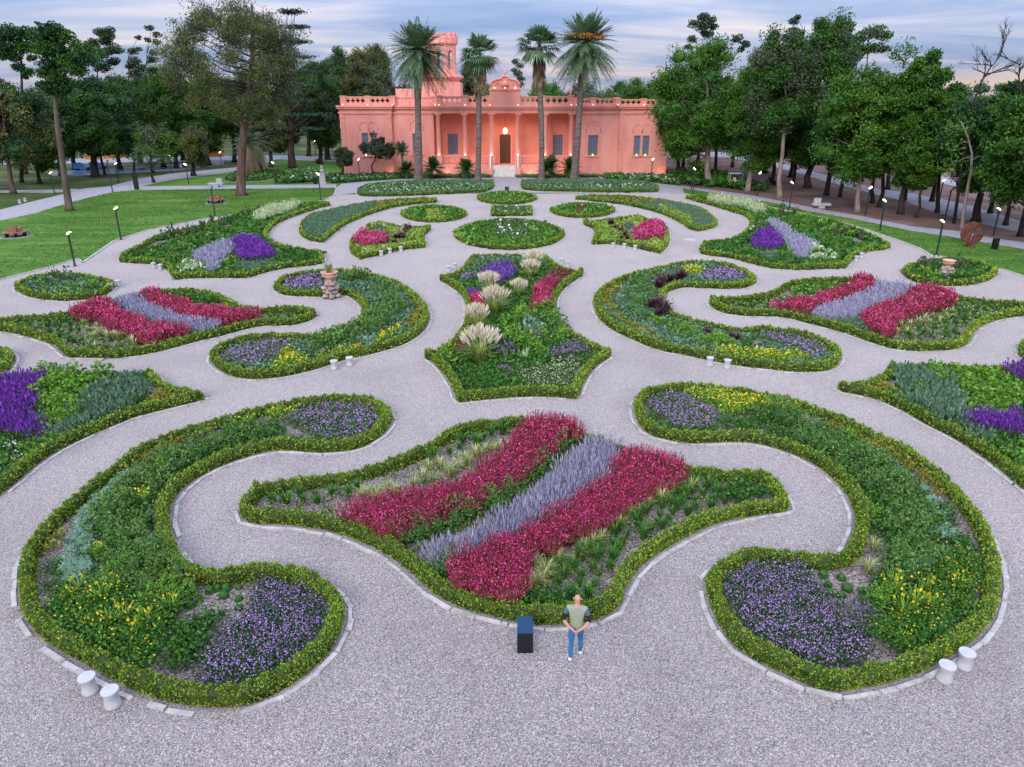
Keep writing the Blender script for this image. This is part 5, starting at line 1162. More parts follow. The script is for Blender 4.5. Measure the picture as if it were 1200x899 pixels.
# ------------------------------------------------------------------ trees
def leafcloud(c, r, n, ls, rng, droop=0, asp=.5, shellb=.45):
    d = unit(rng.normal(size=(n, 3))); q = (rng.uniform(0, 1, n)**shellb)[:, None]
    f = 1+.22*np.sin(d@rng.normal(size=3)*3.5+rng.uniform(0, 6))[:, None]
    C = np.asarray(c)+d*q*f*np.asarray(r); D = rng.normal(size=(n, 3))+d*.5+np.array([[0, 0, -droop]])
    return rhomb(C, D, ls*rng.uniform(.6, 1.35, n), ls*asp, rng)
STY = {  # clumps, clump radius, leaves per clump, leaf, flatten, droop, core, limbs
 'broad': (66, .25, 430, .34, .8, .15, .45, 16), 'sparse': (30, .24, 90, .36, .8, .2, 0, 14), 'airy': (210, .15, 230, .33, .66, .7, 0, 34),
 'willow': (50, .26, 300, .42, 1.15, 1.6, .4, 10), 'pine': (0, 1, 420, .36, .62, 0, .42, 99), 'cedar': (44, .33, 150, .38, .2, 0, .4, 30), 'column': (52, .34, 400, .33, 1.0, .3, .4, 8), 'far': (30, .34, 210, .50, .85, .1, .55, 6)}
def tree(name, base, bbox, sty, mats, label, group=None, bark='barkdark', tw=5, clumps=None, path=None, dense=1.0, forked=False, seed=None, depth=.9):
    rng = np.random.default_rng(seed if seed is not None else int(base[0]*7+base[1])); rd = random.Random(int(base[0]))
    p = P1(*base); Y = p.y; x0, y0, x1, y1 = bbox; ym = (y0+y1)/2; fat = 1.3
    A, B_ = PY(x0, y1, Y), PY(x1, y0, Y); c = np.array([(PY(x0, ym, Y).x+PY(x1, ym, Y).x)/2-p.x, 0, (A.z+B_.z)/2]); w = (PY(x1, ym, Y).x-PY(x0, ym, Y).x)/2; h = (B_.z-A.z)/2
    s = w*2/(x1-x0); tr = tw*s/2; nc, rc, nl, ls, fl, droop, core, limbs = STY[sty]
    e = empty(name, p, label, 'tree', group)
    CL = []
    if clumps:
        for x, y, r in clumps: q = PY(x, y, Y); CL.append((np.array([q.x-p.x, rng.uniform(-1, 1)*r*s*1.2, q.z]), r*s*1.3*(1.2 if dense > 1 else 1)))
    else:
        nc = int(nc*max(1, min(2.0, (h/w)/1.1))) if sty != 'cedar' else nc
        for i in range(nc):
            if sty == 'cedar':
                k = i/nc; zz_ = 1-2*k; a = rng.uniform(0, 6.28); q = rng.uniform(.35, 1)*(.35+.65*k**.8); d = np.array([math.cos(a)*q, math.sin(a)*q, round(zz_*4.5)/4.5])
            else:
                d = unit(rng.normal(size=(1, 3)))[0]; d = d*rng.uniform(.25, .86)**.45
                if sty in ('broad', 'far') and d[2] < -.3: d[:2] *= .85
            r_ = rc*w*rng.uniform(.65, 1.25)
            CL.append((c+d*np.array([max(w-r_*.55, .4*w), max(w-r_*.55, .4*w)*depth, max(h-r_*fl*.55, .4*h)]), r_))
    parts = []
    for q, r in CL:
        m = 1 if rng.random() < .5 else 2; n = int(nl*dense*(1 if not clumps else min(2.2, (r/1.2)**1.5)))
        parts.append(leafcloud(q, (r, r, r*fl), n, ls, rng, droop, .5 if sty not in ('airy', 'willow') else .3)+(m,))
        if core: parts.append(blob(q, (r*core, r*core, r*core*fl), rng, CB3, .2)+(0,))
        if sty in ('airy', 'sparse'):
            parts.append(leafcloud(q+rng.normal(0, r*.6, 3), (r*.9, r*.9, r*.5), n//3, ls, rng, droop, .4)+(m,))
    V, Q, mi = join(parts)
    cr = mesh_np('crown', V, Q, [M[k] for k in (mats+mats[-1:]*3)[:3]], mi); link('crown', cr, e)
    # trunk and limbs
    mb = MB(); zt_ = c[2]+h*.45
    if path: tp = [PY(x, y, Y)-Vector((p.x, Y, 0)) for x, y in path]; tp[0] = Vector((0, 0, 0))
    else:
        fx, fz = c[0]*.75, c[2]+h*.35
        tp = [Vector((0, 0, 0))]+[Vector((fx*k**1.4+rd.uniform(-.25, .25), rd.uniform(-.25, .25), fz*k)) for k in (.15, .35, .55, .75, 1)]
    L_ = len(tp); rad = [tr*(1.35 if i == 0 else 1.0-.75*(i/(L_-1))**1.2) for i in range(L_)]
    mb.tube([tp[0]+Vector((0, 0, -.1)), tp[0]+Vector((0, 0, .5))]+tp[1:], [tr*1.6, tr*1.12]+rad[1:], 10)
    order = sorted(CL, key=lambda q: q[0][2])[:: max(1, len(CL)//limbs)]
    for q, r in order:
        q = Vector(q); k = min(.96, max(.32, (q.z-abs(q.x-tp[-1].x)*.55)/max(tp[-1].z, .1))); f = k*(L_-1); i = min(int(f), L_-2); a = tp[i].lerp(tp[i+1], f-i)
        m = a.lerp(q, .5)+Vector((rd.uniform(-.4, .4), rd.uniform(-.4, .4), -abs(q.x-a.x)*.12+.3)); r0 = max(.05, tr*(1-.75*k)*.5)
        mb.tube([a, a.lerp(m, .55)+Vector((0, 0, .1)), m, q], [r0, r0*.8, r0*.6, .03], 6)
    mb.build('trunk', M[bark], e); return e
def dead_tree(base, path, label, tw, seed, n=6):
    rd = random.Random(seed); p = P1(*base); Y = p.y; s = (PY(base[0]+50, 100, Y).x-PY(base[0], 100, Y).x)/50
    e = empty('bare_tree', p, label, 'tree'); tp = [PY(x, y, Y)-Vector((p.x, Y, 0)) for x, y in path]; tp[0] = Vector((0, 0, -.1)); mb = MB(); tr = tw*s/2
    mb.tube(tp, [tr*(1.2-.95*i/(len(tp)-1)) for i in range(len(tp))], 8)
    def grow(a, d, L, r, k):
        b_ = a+d*L; m = a+d*L*.5+Vector((rd.uniform(-1, 1), rd.uniform(-1, 1), rd.uniform(-.4, 1)))*L*.12
        mb.tube([a, m, b_], [r, r*.8, r*.5], 5, cap=False)
        if k:
            for _ in range(rd.choice((2, 3, 3))): grow(a.lerp(b_, rd.uniform(.45, 1)), (d+Vector((rd.uniform(-1, 1), rd.uniform(-1, 1), rd.uniform(-.3, .8)))*.75).normalized(), L*rd.uniform(.5, .75), r*.55, k-1)
    for i in range(n*2):
        k = rd.uniform(.62, 1)*(len(tp)-1); j = min(int(k), len(tp)-2); a = tp[j].lerp(tp[j+1], k-j)
        grow(a, Vector((rd.uniform(-1, 1), rd.uniform(-1, 1), rd.uniform(.1, 1))).normalized(), rd.uniform(1.4, 2.4), .06, 3)
    mb.build('trunk', M['barkdark'], e)
G_R, G_L, G_B = 'trees of the wood right of the house', 'trees of the park left of the house', 'trees behind the house'
D_, Md, Br = ['tree_dark', 'tree_dark', 'tree_mid'], ['tree_dark', 'tree_mid', 'tree_bright'], ['tree_mid', 'tree_mid', 'tree_bright']
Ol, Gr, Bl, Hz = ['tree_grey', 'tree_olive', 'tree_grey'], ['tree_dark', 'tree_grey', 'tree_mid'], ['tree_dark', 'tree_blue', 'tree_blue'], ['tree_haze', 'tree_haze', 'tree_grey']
for a in [  # right wood, front to back
 ((830, 217), (764, 40, 874, 205), 'broad', Br, 'huge rounded dense tree touching the right end of the pink house', 'barkpale', 8),
 ((876, 224), (852, 60, 926, 212), 'broad', Br, 'ivy clad full tree between the huge rounded tree and the tall grey green one', 'barkpale', 6),
 ((913, 232), (878, 34, 944, 165), 'column', Gr, 'tall straight pale trunk with narrow grey green crown beside the stone bench', 'barkpale', 6),
 ((968, 229), (936, 16, 1000, 150), 'column', Gr, 'tallest grey green tree of the right wood behind the stone bench', 'barkdark', 6),
 ((1004, 248), (948, 82, 1060, 222), 'broad', Br, 'broad yellowish green tree behind the lamp post at the bend', 'barkpale', 6),
 ((1055, 251), (1036, 62, 1108, 222), 'broad', Md, 'thick dark trunked tree with high crown beside the pale road', 'barkdark', 7),
 ((1074, 255), (1056, 165, 1106, 222), 'broad', Md, 'small low tree before the thick dark trunk by the road', 'barkdark', 4),
 ((1143, 260), (1098, 110, 1186, 232), 'broad', D_, 'dark spreading tree behind the rusty disc sculpture', 'barkdark', 9),
 ((1195, 277), (1152, 98, 1262, 246), 'broad', Md, 'large green tree cut by the right edge of the photo', 'barkdark', 6),
 ((1262, 300), (1210, 90, 1330, 262), 'broad', Md, 'large tree mostly beyond the right edge', 'barkdark', 7),
 ((927, 208), (880, 105, 962, 188), 'far', D_, 'dark leaning twin trunk tree deep under the right wood', 'barkdark', 6),
 ((946, 220), (915, 112, 1000, 200), 'broad', D_, 'dark heavy trunked tree left of the stone bench', 'barkdark', 8),
 ((896, 203), (855, 92, 930, 185), 'far', D_, 'short thick dark trunk on the grass patch in the right wood', 'barkdark', 7),
 ((800, 200), (772, 98, 842, 186), 'far', D_, 'dark tree just behind the right corner of the house', 'barkdark', 4),
 ((984, 231), (958, 118, 1030, 206), 'far', D_, 'slim dark tree behind the stone bench, right side', 'barkdark', 4),
 ((1022, 238), (992, 112, 1062, 214), 'far', D_, 'dark tree between the two lamp posts at the bend', 'barkdark', 5),
 ((1040, 222), (1010, 105, 1075, 200), 'far', Md, 'far tree beyond the pale road, left one', 'barkdark', 5),
 ((1092, 236), (1065, 108, 1130, 215), 'far', D_, 'far tree beyond the pale road, behind the unlit lamp', 'barkdark', 5),
 ((1160, 250), (1120, 122, 1205, 228), 'far', D_, 'far tree beyond the pale road, near the right edge', 'barkdark', 5),
 ((858, 196), (825, 92, 890, 180), 'far', D_, 'far dark tree behind the parked yellow vehicle', 'barkdark', 4),
 ((818, 190), (786, 88, 850, 176), 'far', Md, 'far tree seen over the pale rear road', 'barkdark', 4),
 ((975, 205), (945, 100, 1005, 190), 'far', D_, 'far tree at the end of the grass patch', 'barkdark', 4),
 ((1230, 262), (1185, 112, 1290, 240), 'far', D_, 'far tree beyond the road outside the right edge', 'barkdark', 5)]:
    q = a[1]; up = 22 if a[2] == 'far' else 10; w_ = (q[2]-q[0])*.07
    tree('broadleaf_tree', a[0], (q[0]-w_, q[1]-up, q[2]+w_, q[3]+4), a[2], a[3], a[4], G_R, a[5], a[6])
tree('pine_tree', (838, 205), (805, 14, 850, 75), 'pine', ['tree_blue', 'tree_blue', 'tree_grey'], 'sparse dark treetop rising above the huge rounded tree', G_R, 'barkdark', 4, [(815, 27, 6), (823, 29, 6), (824, 20, 7), (832, 24, 6), (836, 31, 5), (822, 34, 6), (828, 40, 6), (811, 46, 5), (806, 55, 4), (862, 46, 6), (872, 52, 6), (868, 58, 4)])
tree('pine_tree', (985, 224), (975, 28, 1045, 110), 'pine', ['tree_dark', 'tree_mid', 'tree_grey'], 'tall pine with flat cloud like tufts above the right wood', G_R, 'barkpale', 4, [(1005, 45, 8), (1018, 40, 9), (1030, 36, 9), (1038, 42, 7), (1000, 55, 6), (1012, 58, 8), (1026, 56, 7), (998, 68, 7), (1035, 58, 5)], path=[(985, 224), (1005, 150), (1015, 90), (1018, 45)])
tree('pine_tree', (930, 214), (925, 16, 945, 60), 'pine', ['tree_blue', 'tree_blue', 'tree_grey'], 'small spiky dark top between the two tall grey green trees', G_R, 'barkdark', 3, [(931, 25, 5), (936, 20, 4), (928, 36, 6), (937, 40, 6), (932, 50, 7), (922, 45, 5)])
tree('broadleaf_tree', (1060, 235), (1042, 52, 1100, 100), 'sparse', Md, 'dark treetop cluster over the yellowish green tree', G_R, 'barkdark', 4, [(1050, 62, 8), (1062, 58, 9), (1072, 62, 9), (1090, 64, 8), (1096, 72, 6), (1085, 78, 6), (1110, 82, 6), (1102, 92, 7), (1058, 70, 8)])
tree('broadleaf_tree', (1126, 269), (1095, 130, 1150, 205), 'sparse', Md, 'slender pale leaning trunk beside the rusty disc sculpture', G_R, 'barkpale', 4, path=[(1126, 269), (1132, 232), (1138, 200), (1139, 180), (1134, 160), (1126, 142)], clumps=[(1115, 175, 11), (1108, 195, 10), (1150, 200, 10), (1120, 150, 10), (1140, 150, 11), (1160, 180, 11)])
dead_tree((1118, 262), [(1118, 262), (1128, 190), (1138, 130), (1150, 96), (1160, 80), (1172, 66)], 'bare dead branched tree against the sunset glow', 3.5, 4, 4)
dead_tree((1208, 270), [(1208, 270), (1204, 190), (1198, 120), (1194, 90), (1196, 72)], 'bare twiggy treetop at the right edge of the sky', 3, 9, 3)
for a in [  # left park
 ((112, 207), (64, 92, 160, 194), 'broad', D_, 'dark dense tree with thick black trunk behind the lawn path', 'barkdark', 8),
 ((16, 227), (-34, 96, 62, 208), 'broad', ['tree_dark', 'tree_dark', 'tree_olive'], 'dark broad tree with forked reddish trunk at the left edge', 'barkred', 6),
 ((180, 214), (148, 146, 208, 200), 'sparse', ['tree_bright', 'tree_bright', 'tree_grey'], 'young pale green airy tree beside the lawn path', 'barkdark', 3),
 ((141, 198), (98, 92, 178, 190), 'broad', D_, 'dark tree behind the blue pool', 'barkdark', 5),
 ((192, 196), (150, 72, 226, 190), 'broad', Md, 'tall green tree behind the young pale tree', 'barkdark', 5),
 ((227, 206), (211, 154, 248, 198), 'willow', Ol, 'small grey green tree left of the big olive brown tree', 'barkdark', 5),
 ((47, 215), (25, 140, 70, 207), 'broad', ['tree_dark', 'tree_mid', 'tree_olive'], 'low bushy tree right of the forked reddish trunk', 'barkdark', 4),
 ((245, 194), (208, 92, 268, 186), 'broad', Md, 'mid green tree behind the small grey green tree', 'barkdark', 5),
 ((343, 197), (312, 12, 378, 160), 'cedar', Bl, 'cedar with flat bluish layers and thick dark trunk', 'barkdark', 9),
 ((384, 187), (352, 82, 410, 184), 'willow', Gr, 'drooping grey green tree with dark bent trunk left of the house', 'barkdark', 6),
 ((408, 183), (376, 54, 434, 170), 'broad', Gr, 'bright topped tree between the drooping tree and the house', 'barkdark', 5),
 ((444, 182), (420, 54, 462, 160), 'column', ['tree_dark', 'tree_olive', 'tree_grey'], 'olive green tree behind the left corner of the house', 'barkdark', 5),
 ((318, 196), (290, 110, 352, 186), 'airy', Ol, 'drooping olive tree beneath the big olive brown one', 'barkdark', 5),
 ((30, 204), (-5, 105, 66, 190), 'far', D_, 'far dark tree behind the left edge trees', 'barkdark', 5),
 ((88, 199), (58, 100, 128, 186), 'far', D_, 'far dark tree behind the leaning trunk', 'barkdark', 5),
 ((-25, 222), (-90, 85, 8, 210), 'broad', D_, 'dark tree mostly beyond the left edge', 'barkdark', 6),
 ((165, 192), (130, 98, 205, 182), 'far', D_, 'far dark tree beyond the pool deck', 'barkdark', 5),
 ((275, 190), (245, 95, 310, 182), 'far', Md, 'far tree seen through the big olive brown tree', 'barkdark', 5),
 ((362, 183), (335, 95, 395, 172), 'far', D_, 'far tree behind the cedar trunk', 'barkdark', 5),
 ((215, 188), (180, 100, 250, 180), 'far', D_, 'far dark tree right of the pool', 'barkdark', 5)]:
    q = a[1]; up = 22 if a[2] == 'far' else 9; w_ = (q[2]-q[0])*.06
    tree('cedar_tree' if a[2] == 'cedar' else 'broadleaf_tree', a[0], (q[0]-w_, q[1]-up, q[2]+w_, q[3]), a[2], a[3], a[4], G_L, a[5], a[6])
tree('olive_brown_tree', (283, 229), (184, -10, 368, 150), 'airy', Ol, 'biggest olive brown airy tree on the lawn with reddish trunk', G_L, 'barkred', 11, path=[(283, 229), (283, 190), (286, 150), (291, 105), (296, 75), (296, 30), (295, 5)], seed=21)
tree('pine_tree', (82, 247), (38, 26, 105, 110), 'pine', D_, 'leaning grey trunked pine with clumped top on the lawn edge', G_L, 'bark', 8, [(47, 44, 9), (58, 36, 10), (68, 42, 10), (53, 58, 9), (66, 60, 10), (60, 75, 11), (50, 85, 8), (66, 92, 9), (72, 104, 9), (92, 60, 12), (100, 68, 10), (86, 74, 10), (94, 82, 8), (58, 102, 8)], path=[(82, 247), (76, 210), (69, 160), (65, 125), (62, 90), (63, 45)], dense=1.6)
tree('pine_tree', (26, 214), (0, 30, 40, 100), 'pine', D_, 'tall pine with ragged clumps at the left edge', G_L, 'barkdark', 4, [(6, 42, 9), (18, 38, 9), (30, 40, 8), (8, 56, 8), (24, 54, 9), (35, 55, 5), (20, 67, 6), (5, 66, 5), (35, 68, 4), (22, 79, 5), (32, 84, 5), (30, 90, 3)], path=[(26, 214), (26, 120), (25, 80), (24, 45)], dense=1.6)
tree('pine_tree', (123, 205), (105, 32, 140, 95), 'pine', ['tree_blue', 'tree_dark', 'tree_grey'], 'slim open pine with round tufts left of the thin pines', G_L, 'barkdark', 3, [(118, 38, 5), (126, 37, 5), (130, 43, 4), (110, 50, 5), (122, 48, 5), (133, 58, 6), (126, 60, 5), (116, 62, 6), (108, 64, 5), (130, 72, 5), (120, 78, 7)], dense=1.3)
tree('pine_tree', (158, 205), (148, 40, 170, 110), 'pine', ['tree_blue', 'tree_dark', 'tree_grey'], 'thin half bare pine, left of a twin', G_L, 'barkdark', 2.5, [(161, 44, 3), (155, 60, 5), (163, 58, 3), (152, 76, 5), (160, 72, 6), (166, 80, 6), (157, 86, 7), (148, 78, 3)])
tree('pine_tree', (180, 203), (172, 28, 190, 110), 'pine', ['tree_blue', 'tree_dark', 'tree_grey'], 'thin half bare pine beside the big olive brown tree', G_L, 'barkdark', 2.5, [(177, 33, 4), (182, 40, 4), (174, 47, 3), (185, 50, 4), (179, 62, 4), (178, 70, 5), (182, 82, 5)])
for a in [((738, 182), (702, 90, 772, 150), 'broad', Md, 'domed green tree behind the right wing roof'), ((772, 184), (742, 84, 806, 160), 'broad', Md, 'taller domed tree between the right wing and the wood'),
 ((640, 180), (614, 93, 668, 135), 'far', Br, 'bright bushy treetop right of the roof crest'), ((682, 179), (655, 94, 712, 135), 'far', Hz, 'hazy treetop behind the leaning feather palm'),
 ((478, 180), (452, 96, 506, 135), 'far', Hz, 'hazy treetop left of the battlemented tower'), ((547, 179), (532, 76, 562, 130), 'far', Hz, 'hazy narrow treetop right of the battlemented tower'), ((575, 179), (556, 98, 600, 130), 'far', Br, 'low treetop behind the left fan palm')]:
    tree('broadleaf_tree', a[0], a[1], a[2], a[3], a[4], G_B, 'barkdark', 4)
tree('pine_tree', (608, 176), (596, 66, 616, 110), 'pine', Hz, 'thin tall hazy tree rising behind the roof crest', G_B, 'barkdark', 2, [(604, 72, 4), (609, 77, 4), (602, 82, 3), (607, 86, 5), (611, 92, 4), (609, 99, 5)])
for a in [((905, 214), (858, 62, 950, 202), 'broad', Md, 'full green tree filling the gap left of the tall straight pale trunk', G_R), ((1030, 243), (986, 74, 1076, 216), 'broad', Br, 'bright bushy tree between the yellowish green tree and the thick dark trunk', G_R), ((1098, 249), (1062, 84, 1134, 200), 'broad', Md, 'round green tree behind the dark spreading tree', G_R),
 ((1178, 264), (1142, 92, 1216, 218), 'broad', D_, 'dark full tree just left of the one cut by the right edge', G_R), ((793, 207), (764, 76, 832, 192), 'broad', Md, 'tree wedged between the house corner and the huge rounded tree', G_R), ((376, 192), (346, 62, 406, 182), 'broad', Gr, 'grey green full tree just right of the cedar', G_L),
 ((426, 187), (396, 52, 462, 172), 'broad', Ol, 'full olive tree rising behind the left wing corner', G_L), ((72, 206), (32, 92, 114, 192), 'broad', D_, 'dark full tree behind the leaning pine trunk', G_L), ((207, 197), (166, 84, 252, 190), 'broad', Md, 'full green tree behind the small grey green one', G_L)]:
    tree('broadleaf_tree', a[0], a[1], a[2], a[3], a[4], a[5], 'barkdark', 5)
# the wood that closes the view: one far mass
rw = np.random.default_rng(3); parts = []
for i in range(190):
    x = rw.uniform(-260, 260); y = rw.uniform(185, 300); hh = rw.uniform(11, 17)*(1+.15*(y-185)/100); r = rw.uniform(3.5, 6.5)
    if -70 < x < 80: hh *= .62
    for k in range(5):
        q = np.array([x+rw.normal(0, r*.5), y+rw.normal(0, r*.4), hh*rw.uniform(.35, .85)]); rr = r*rw.uniform(.5, .8)
        parts.append(leafcloud(q, (rr, rr, rr*.8), 170, .8, rw)+(int(rw.integers(1, 3)),)); parts.append(blob(q, (rr*.55, rr*.55, rr*.42), rw, CB3, .2)+(0,))
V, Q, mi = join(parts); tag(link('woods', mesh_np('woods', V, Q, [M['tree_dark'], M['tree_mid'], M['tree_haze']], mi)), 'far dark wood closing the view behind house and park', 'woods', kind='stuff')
# ------------------------------------------------------------------ planting at the foot of the house
def spiky(base, rpx, label, name='cycad', trunk=0, mat='green_deep', n=46, sag=.35):
    p = P1(*base); s = (PY(base[0]+50, base[1], p.y).x-PY(base[0], base[1], p.y).x)/50; r = rpx*s; rng = np.random.default_rng(int(base[0])); e = empty(name, p, label, 'plant'); z = trunk*s
    if trunk: MB().tube([(0, 0, -.05), (.1, 0, z*.5), (0, 0, z+.1)], [.22, .18, .16], 8).build('trunk', M['palmbark'], e)
    V, Q, m = join([frond(rng, rng.uniform(0, 6.28), rng.uniform(-.7, 1.5), r*rng.uniform(.8, 1.15), sag*.5, 16, .11, r*.22)+(0,) for _ in range(n*2)])
    o = link('crown', mesh_np('crown', V, Q, M[mat]), e); o.location = (0, 0, z+(.1 if trunk else r*.8))
for a in (((477, 209), 12, 'dark spiky cycad left of the farthest left palm trunk'), ((508, 209.5), 15, 'rounded dark cycad between the first two palm trunks'), ((546, 209.5), 14, 'dark cycad beside the left fan palm trunk'), ((641, 210), 14, 'dark cycad right of the right fan palm trunk'), ((667, 210), 15, 'dark cycad behind the leaning palm trunk')): spiky(*a)
spiky((472, 208.5), 11, 'spiky yucca on a short trunk beside the olive bush', 'yucca', 30, 'palmleaf', 40, .1); spiky((646, 209.5), 11, 'tall yucca behind the right fan palm trunk', 'yucca', 16, 'palmleaf', 36, .1)
tree('olive_bush', (437, 208), (419, 160, 466, 187), 'sparse', ['green_deep', 'tree_dark', 'tree_grey'], 'multi stemmed dark olive bush before the left wing windows', None, 'barkdark', 2.2, dense=2.4)
tree('grey_bush', (401, 209), (389, 172, 417, 198), 'sparse', Ol, 'grey green bush at the left corner of the house', None, 'barkdark', 2, dense=2.2)
def strip(kind, px, step, scale, label, name, cat, seed): drift(kind, scatter(P(px)[:, :2], step, seed), scale, name, label, cat, seed)
strip('cover_fleck', [(388, 207), (470, 205.5), (472, 209), (453, 211), (388, 215)], .5, 1.6, 'white flowers along the foot of the left wing', 'white_flowers', 'flowers', 401)
strip('cover_fleck', [(712, 206), (790, 208), (800, 217), (765, 213), (712, 210)], .5, 1.6, 'white flowers along the foot of the right wing', 'white_flowers', 'flowers', 402)
strip('catmint', [(480, 207), (576, 207), (576, 208.5), (480, 209)], .5, 1.0, 'grey foliage strip left of the front steps', 'grey_foliage_plants', 'foliage plants', 403)
strip('catmint', [(606, 207), (700, 207), (700, 208.5), (606, 208.5)], .5, 1.0, 'grey foliage strip right of the front steps', 'grey_foliage_plants', 'foliage plants', 404)
strip('cover_deep', [(786, 205), (840, 205), (900, 225), (800, 216)], .8, 2.6, 'dark undergrowth at the edge of the right wood', 'undergrowth', 'undergrowth', 405)
X5b = lambda p: T(200, 130, 5.4545, p)
b = Bed('the two stubby palms left of the house', X5b([(350, 440), (420, 390), (560, 378), (720, 390), (720, 412), (600, 446), (420, 455)]), 28, ('hedge_core', 'hedge_dark')); b.fill('cover_deep', 1.1, 1.8)
strip('cover_fleck', X5b([(690, 450), (760, 415), (860, 390), (950, 410), (1000, 430), (1010, 450), (700, 465)]), .6, 2.2, 'white flower patch left of the white statue', 'white_flowers', 'flowers', 406)
for (bx, by), lab in (((293.5, 208), 'stubby dead skirted palm, left of a pair beside the big trunk'), ((304, 203.5), 'stubby dead skirted palm, right of a pair beside the big trunk')):
    p = P1(bx, by); e = empty('stubby_palm', p, lab, 'palm tree'); rng = np.random.default_rng(int(bx)); hgt = 5.2
    MB().tube([(0, 0, -.1), (0, 0, 1.5), (.1, 0, 3.5), (.1, 0, hgt)], [.75, .6, .5, .4], 10).build('trunk', M['barkred'], e)
    for nm, cnt, el, mt in (('crown', 40, (-.6, 1.2), 'tree_grey'), ('dead_skirt', 40, (-1.4, -.8), 'deadleaf')):
        V, Q, m = join([frond(rng, rng.uniform(0, 6.28), rng.uniform(*el), rng.uniform(2.8, 4), .4, 18, .09, .7)+(0,) for _ in range(cnt)]); o = link(nm, mesh_np(nm, V, Q, M[mt]), e); o.location = (.1, 0, hgt)
# ------------------------------------------------------------------ furniture of the garden
def dup(o, loc, rz=0, label=None, group=None, name=None):
    c = o.copy(); COL.objects.link(c); c.location = loc; c.rotation_euler.z = rz
    if label: c['label'] = label
    if group: c['group'] = group
    for ch in list(o.children):
        k = ch.copy(); COL.objects.link(k); k.parent = c
        for g in ch.children: q = g.copy(); COL.objects.link(q); q.parent = k
    return c
stool0 = None
for i, (x, y, lab) in enumerate([
 (106, 812, 'white waisted stool beside the near left curved bed, left of a pair'), (133, 828, 'white waisted stool beside the near left curved bed, right of a pair'),
 (1106, 798, 'white waisted stool beside the near right curved bed, left of a pair'), (1129, 783, 'white waisted stool beside the near right curved bed, right of a pair'),
 (392, 434, 'white stool below the mid left curved bed, left of a pair'), (410, 430, 'white stool below the mid left curved bed, right of a pair'),
 (831.5, 430, 'white stool below the mid right curved bed, left of a pair'), (852, 433, 'white stool below the mid right curved bed, right of a pair'),
 (130, 341, 'white stool right of the left oval bed, nearer of a pair'), (139.5, 337, 'white stool right of the left oval bed, farther of a pair'),
 (180.5, 316, 'white stool below the left winged bed, left of a pair'), (188.5, 318, 'white stool below the left winged bed, right of a pair'),
 (447, 301.5, 'white stool leftmost of three by the left fan-shaped bed'), (457, 298.5, 'white stool between two others by the left fan-shaped bed'), (470, 296.5, 'white stool rightmost of three by the left fan-shaped bed'),
 (718.5, 292, 'white stool leftmost of three by the right fan-shaped bed'), (731.5, 293, 'white stool between two others by the right fan-shaped bed'), (744, 295, 'white stool rightmost of three by the right fan-shaped bed'),
 (525.5, 320, 'white stool at the left upper tip of the star-shaped bed, left of a pair'), (533, 316.5, 'white stool at the left upper tip of the star-shaped bed, right of a pair'),
 (658, 311, 'white stool behind the right upper hedge of the star-shaped bed, left of a pair'), (665.5, 314, 'white stool behind the right upper hedge of the star-shaped bed, right of a pair'),
 (1003, 308, 'white stool at the tip of the right winged bed, nearer of a pair'), (1009, 304, 'white stool at the tip of the right winged bed, farther of a pair'),
 (23.5, 240, 'white stool on the path edge under the left trees, left of a pair'), (30, 238, 'white stool on the path edge under the left trees, right of a pair')]):
    p = P1(x, y-1.5)
    if stool0 is None:
        stool0 = MB().lathe([(.165, 0), (.178, .012), (.180, .05), (.160, .13), (.142, .22), (.152, .32), (.182, .40), (.188, .425), (.182, .442), (.165, .447)], 26).build('stool', M['white'], None, p); tag(stool0, lab, 'stool', 'white drum stools along the beds')
    else: dup(stool0, p, .7*i, lab)
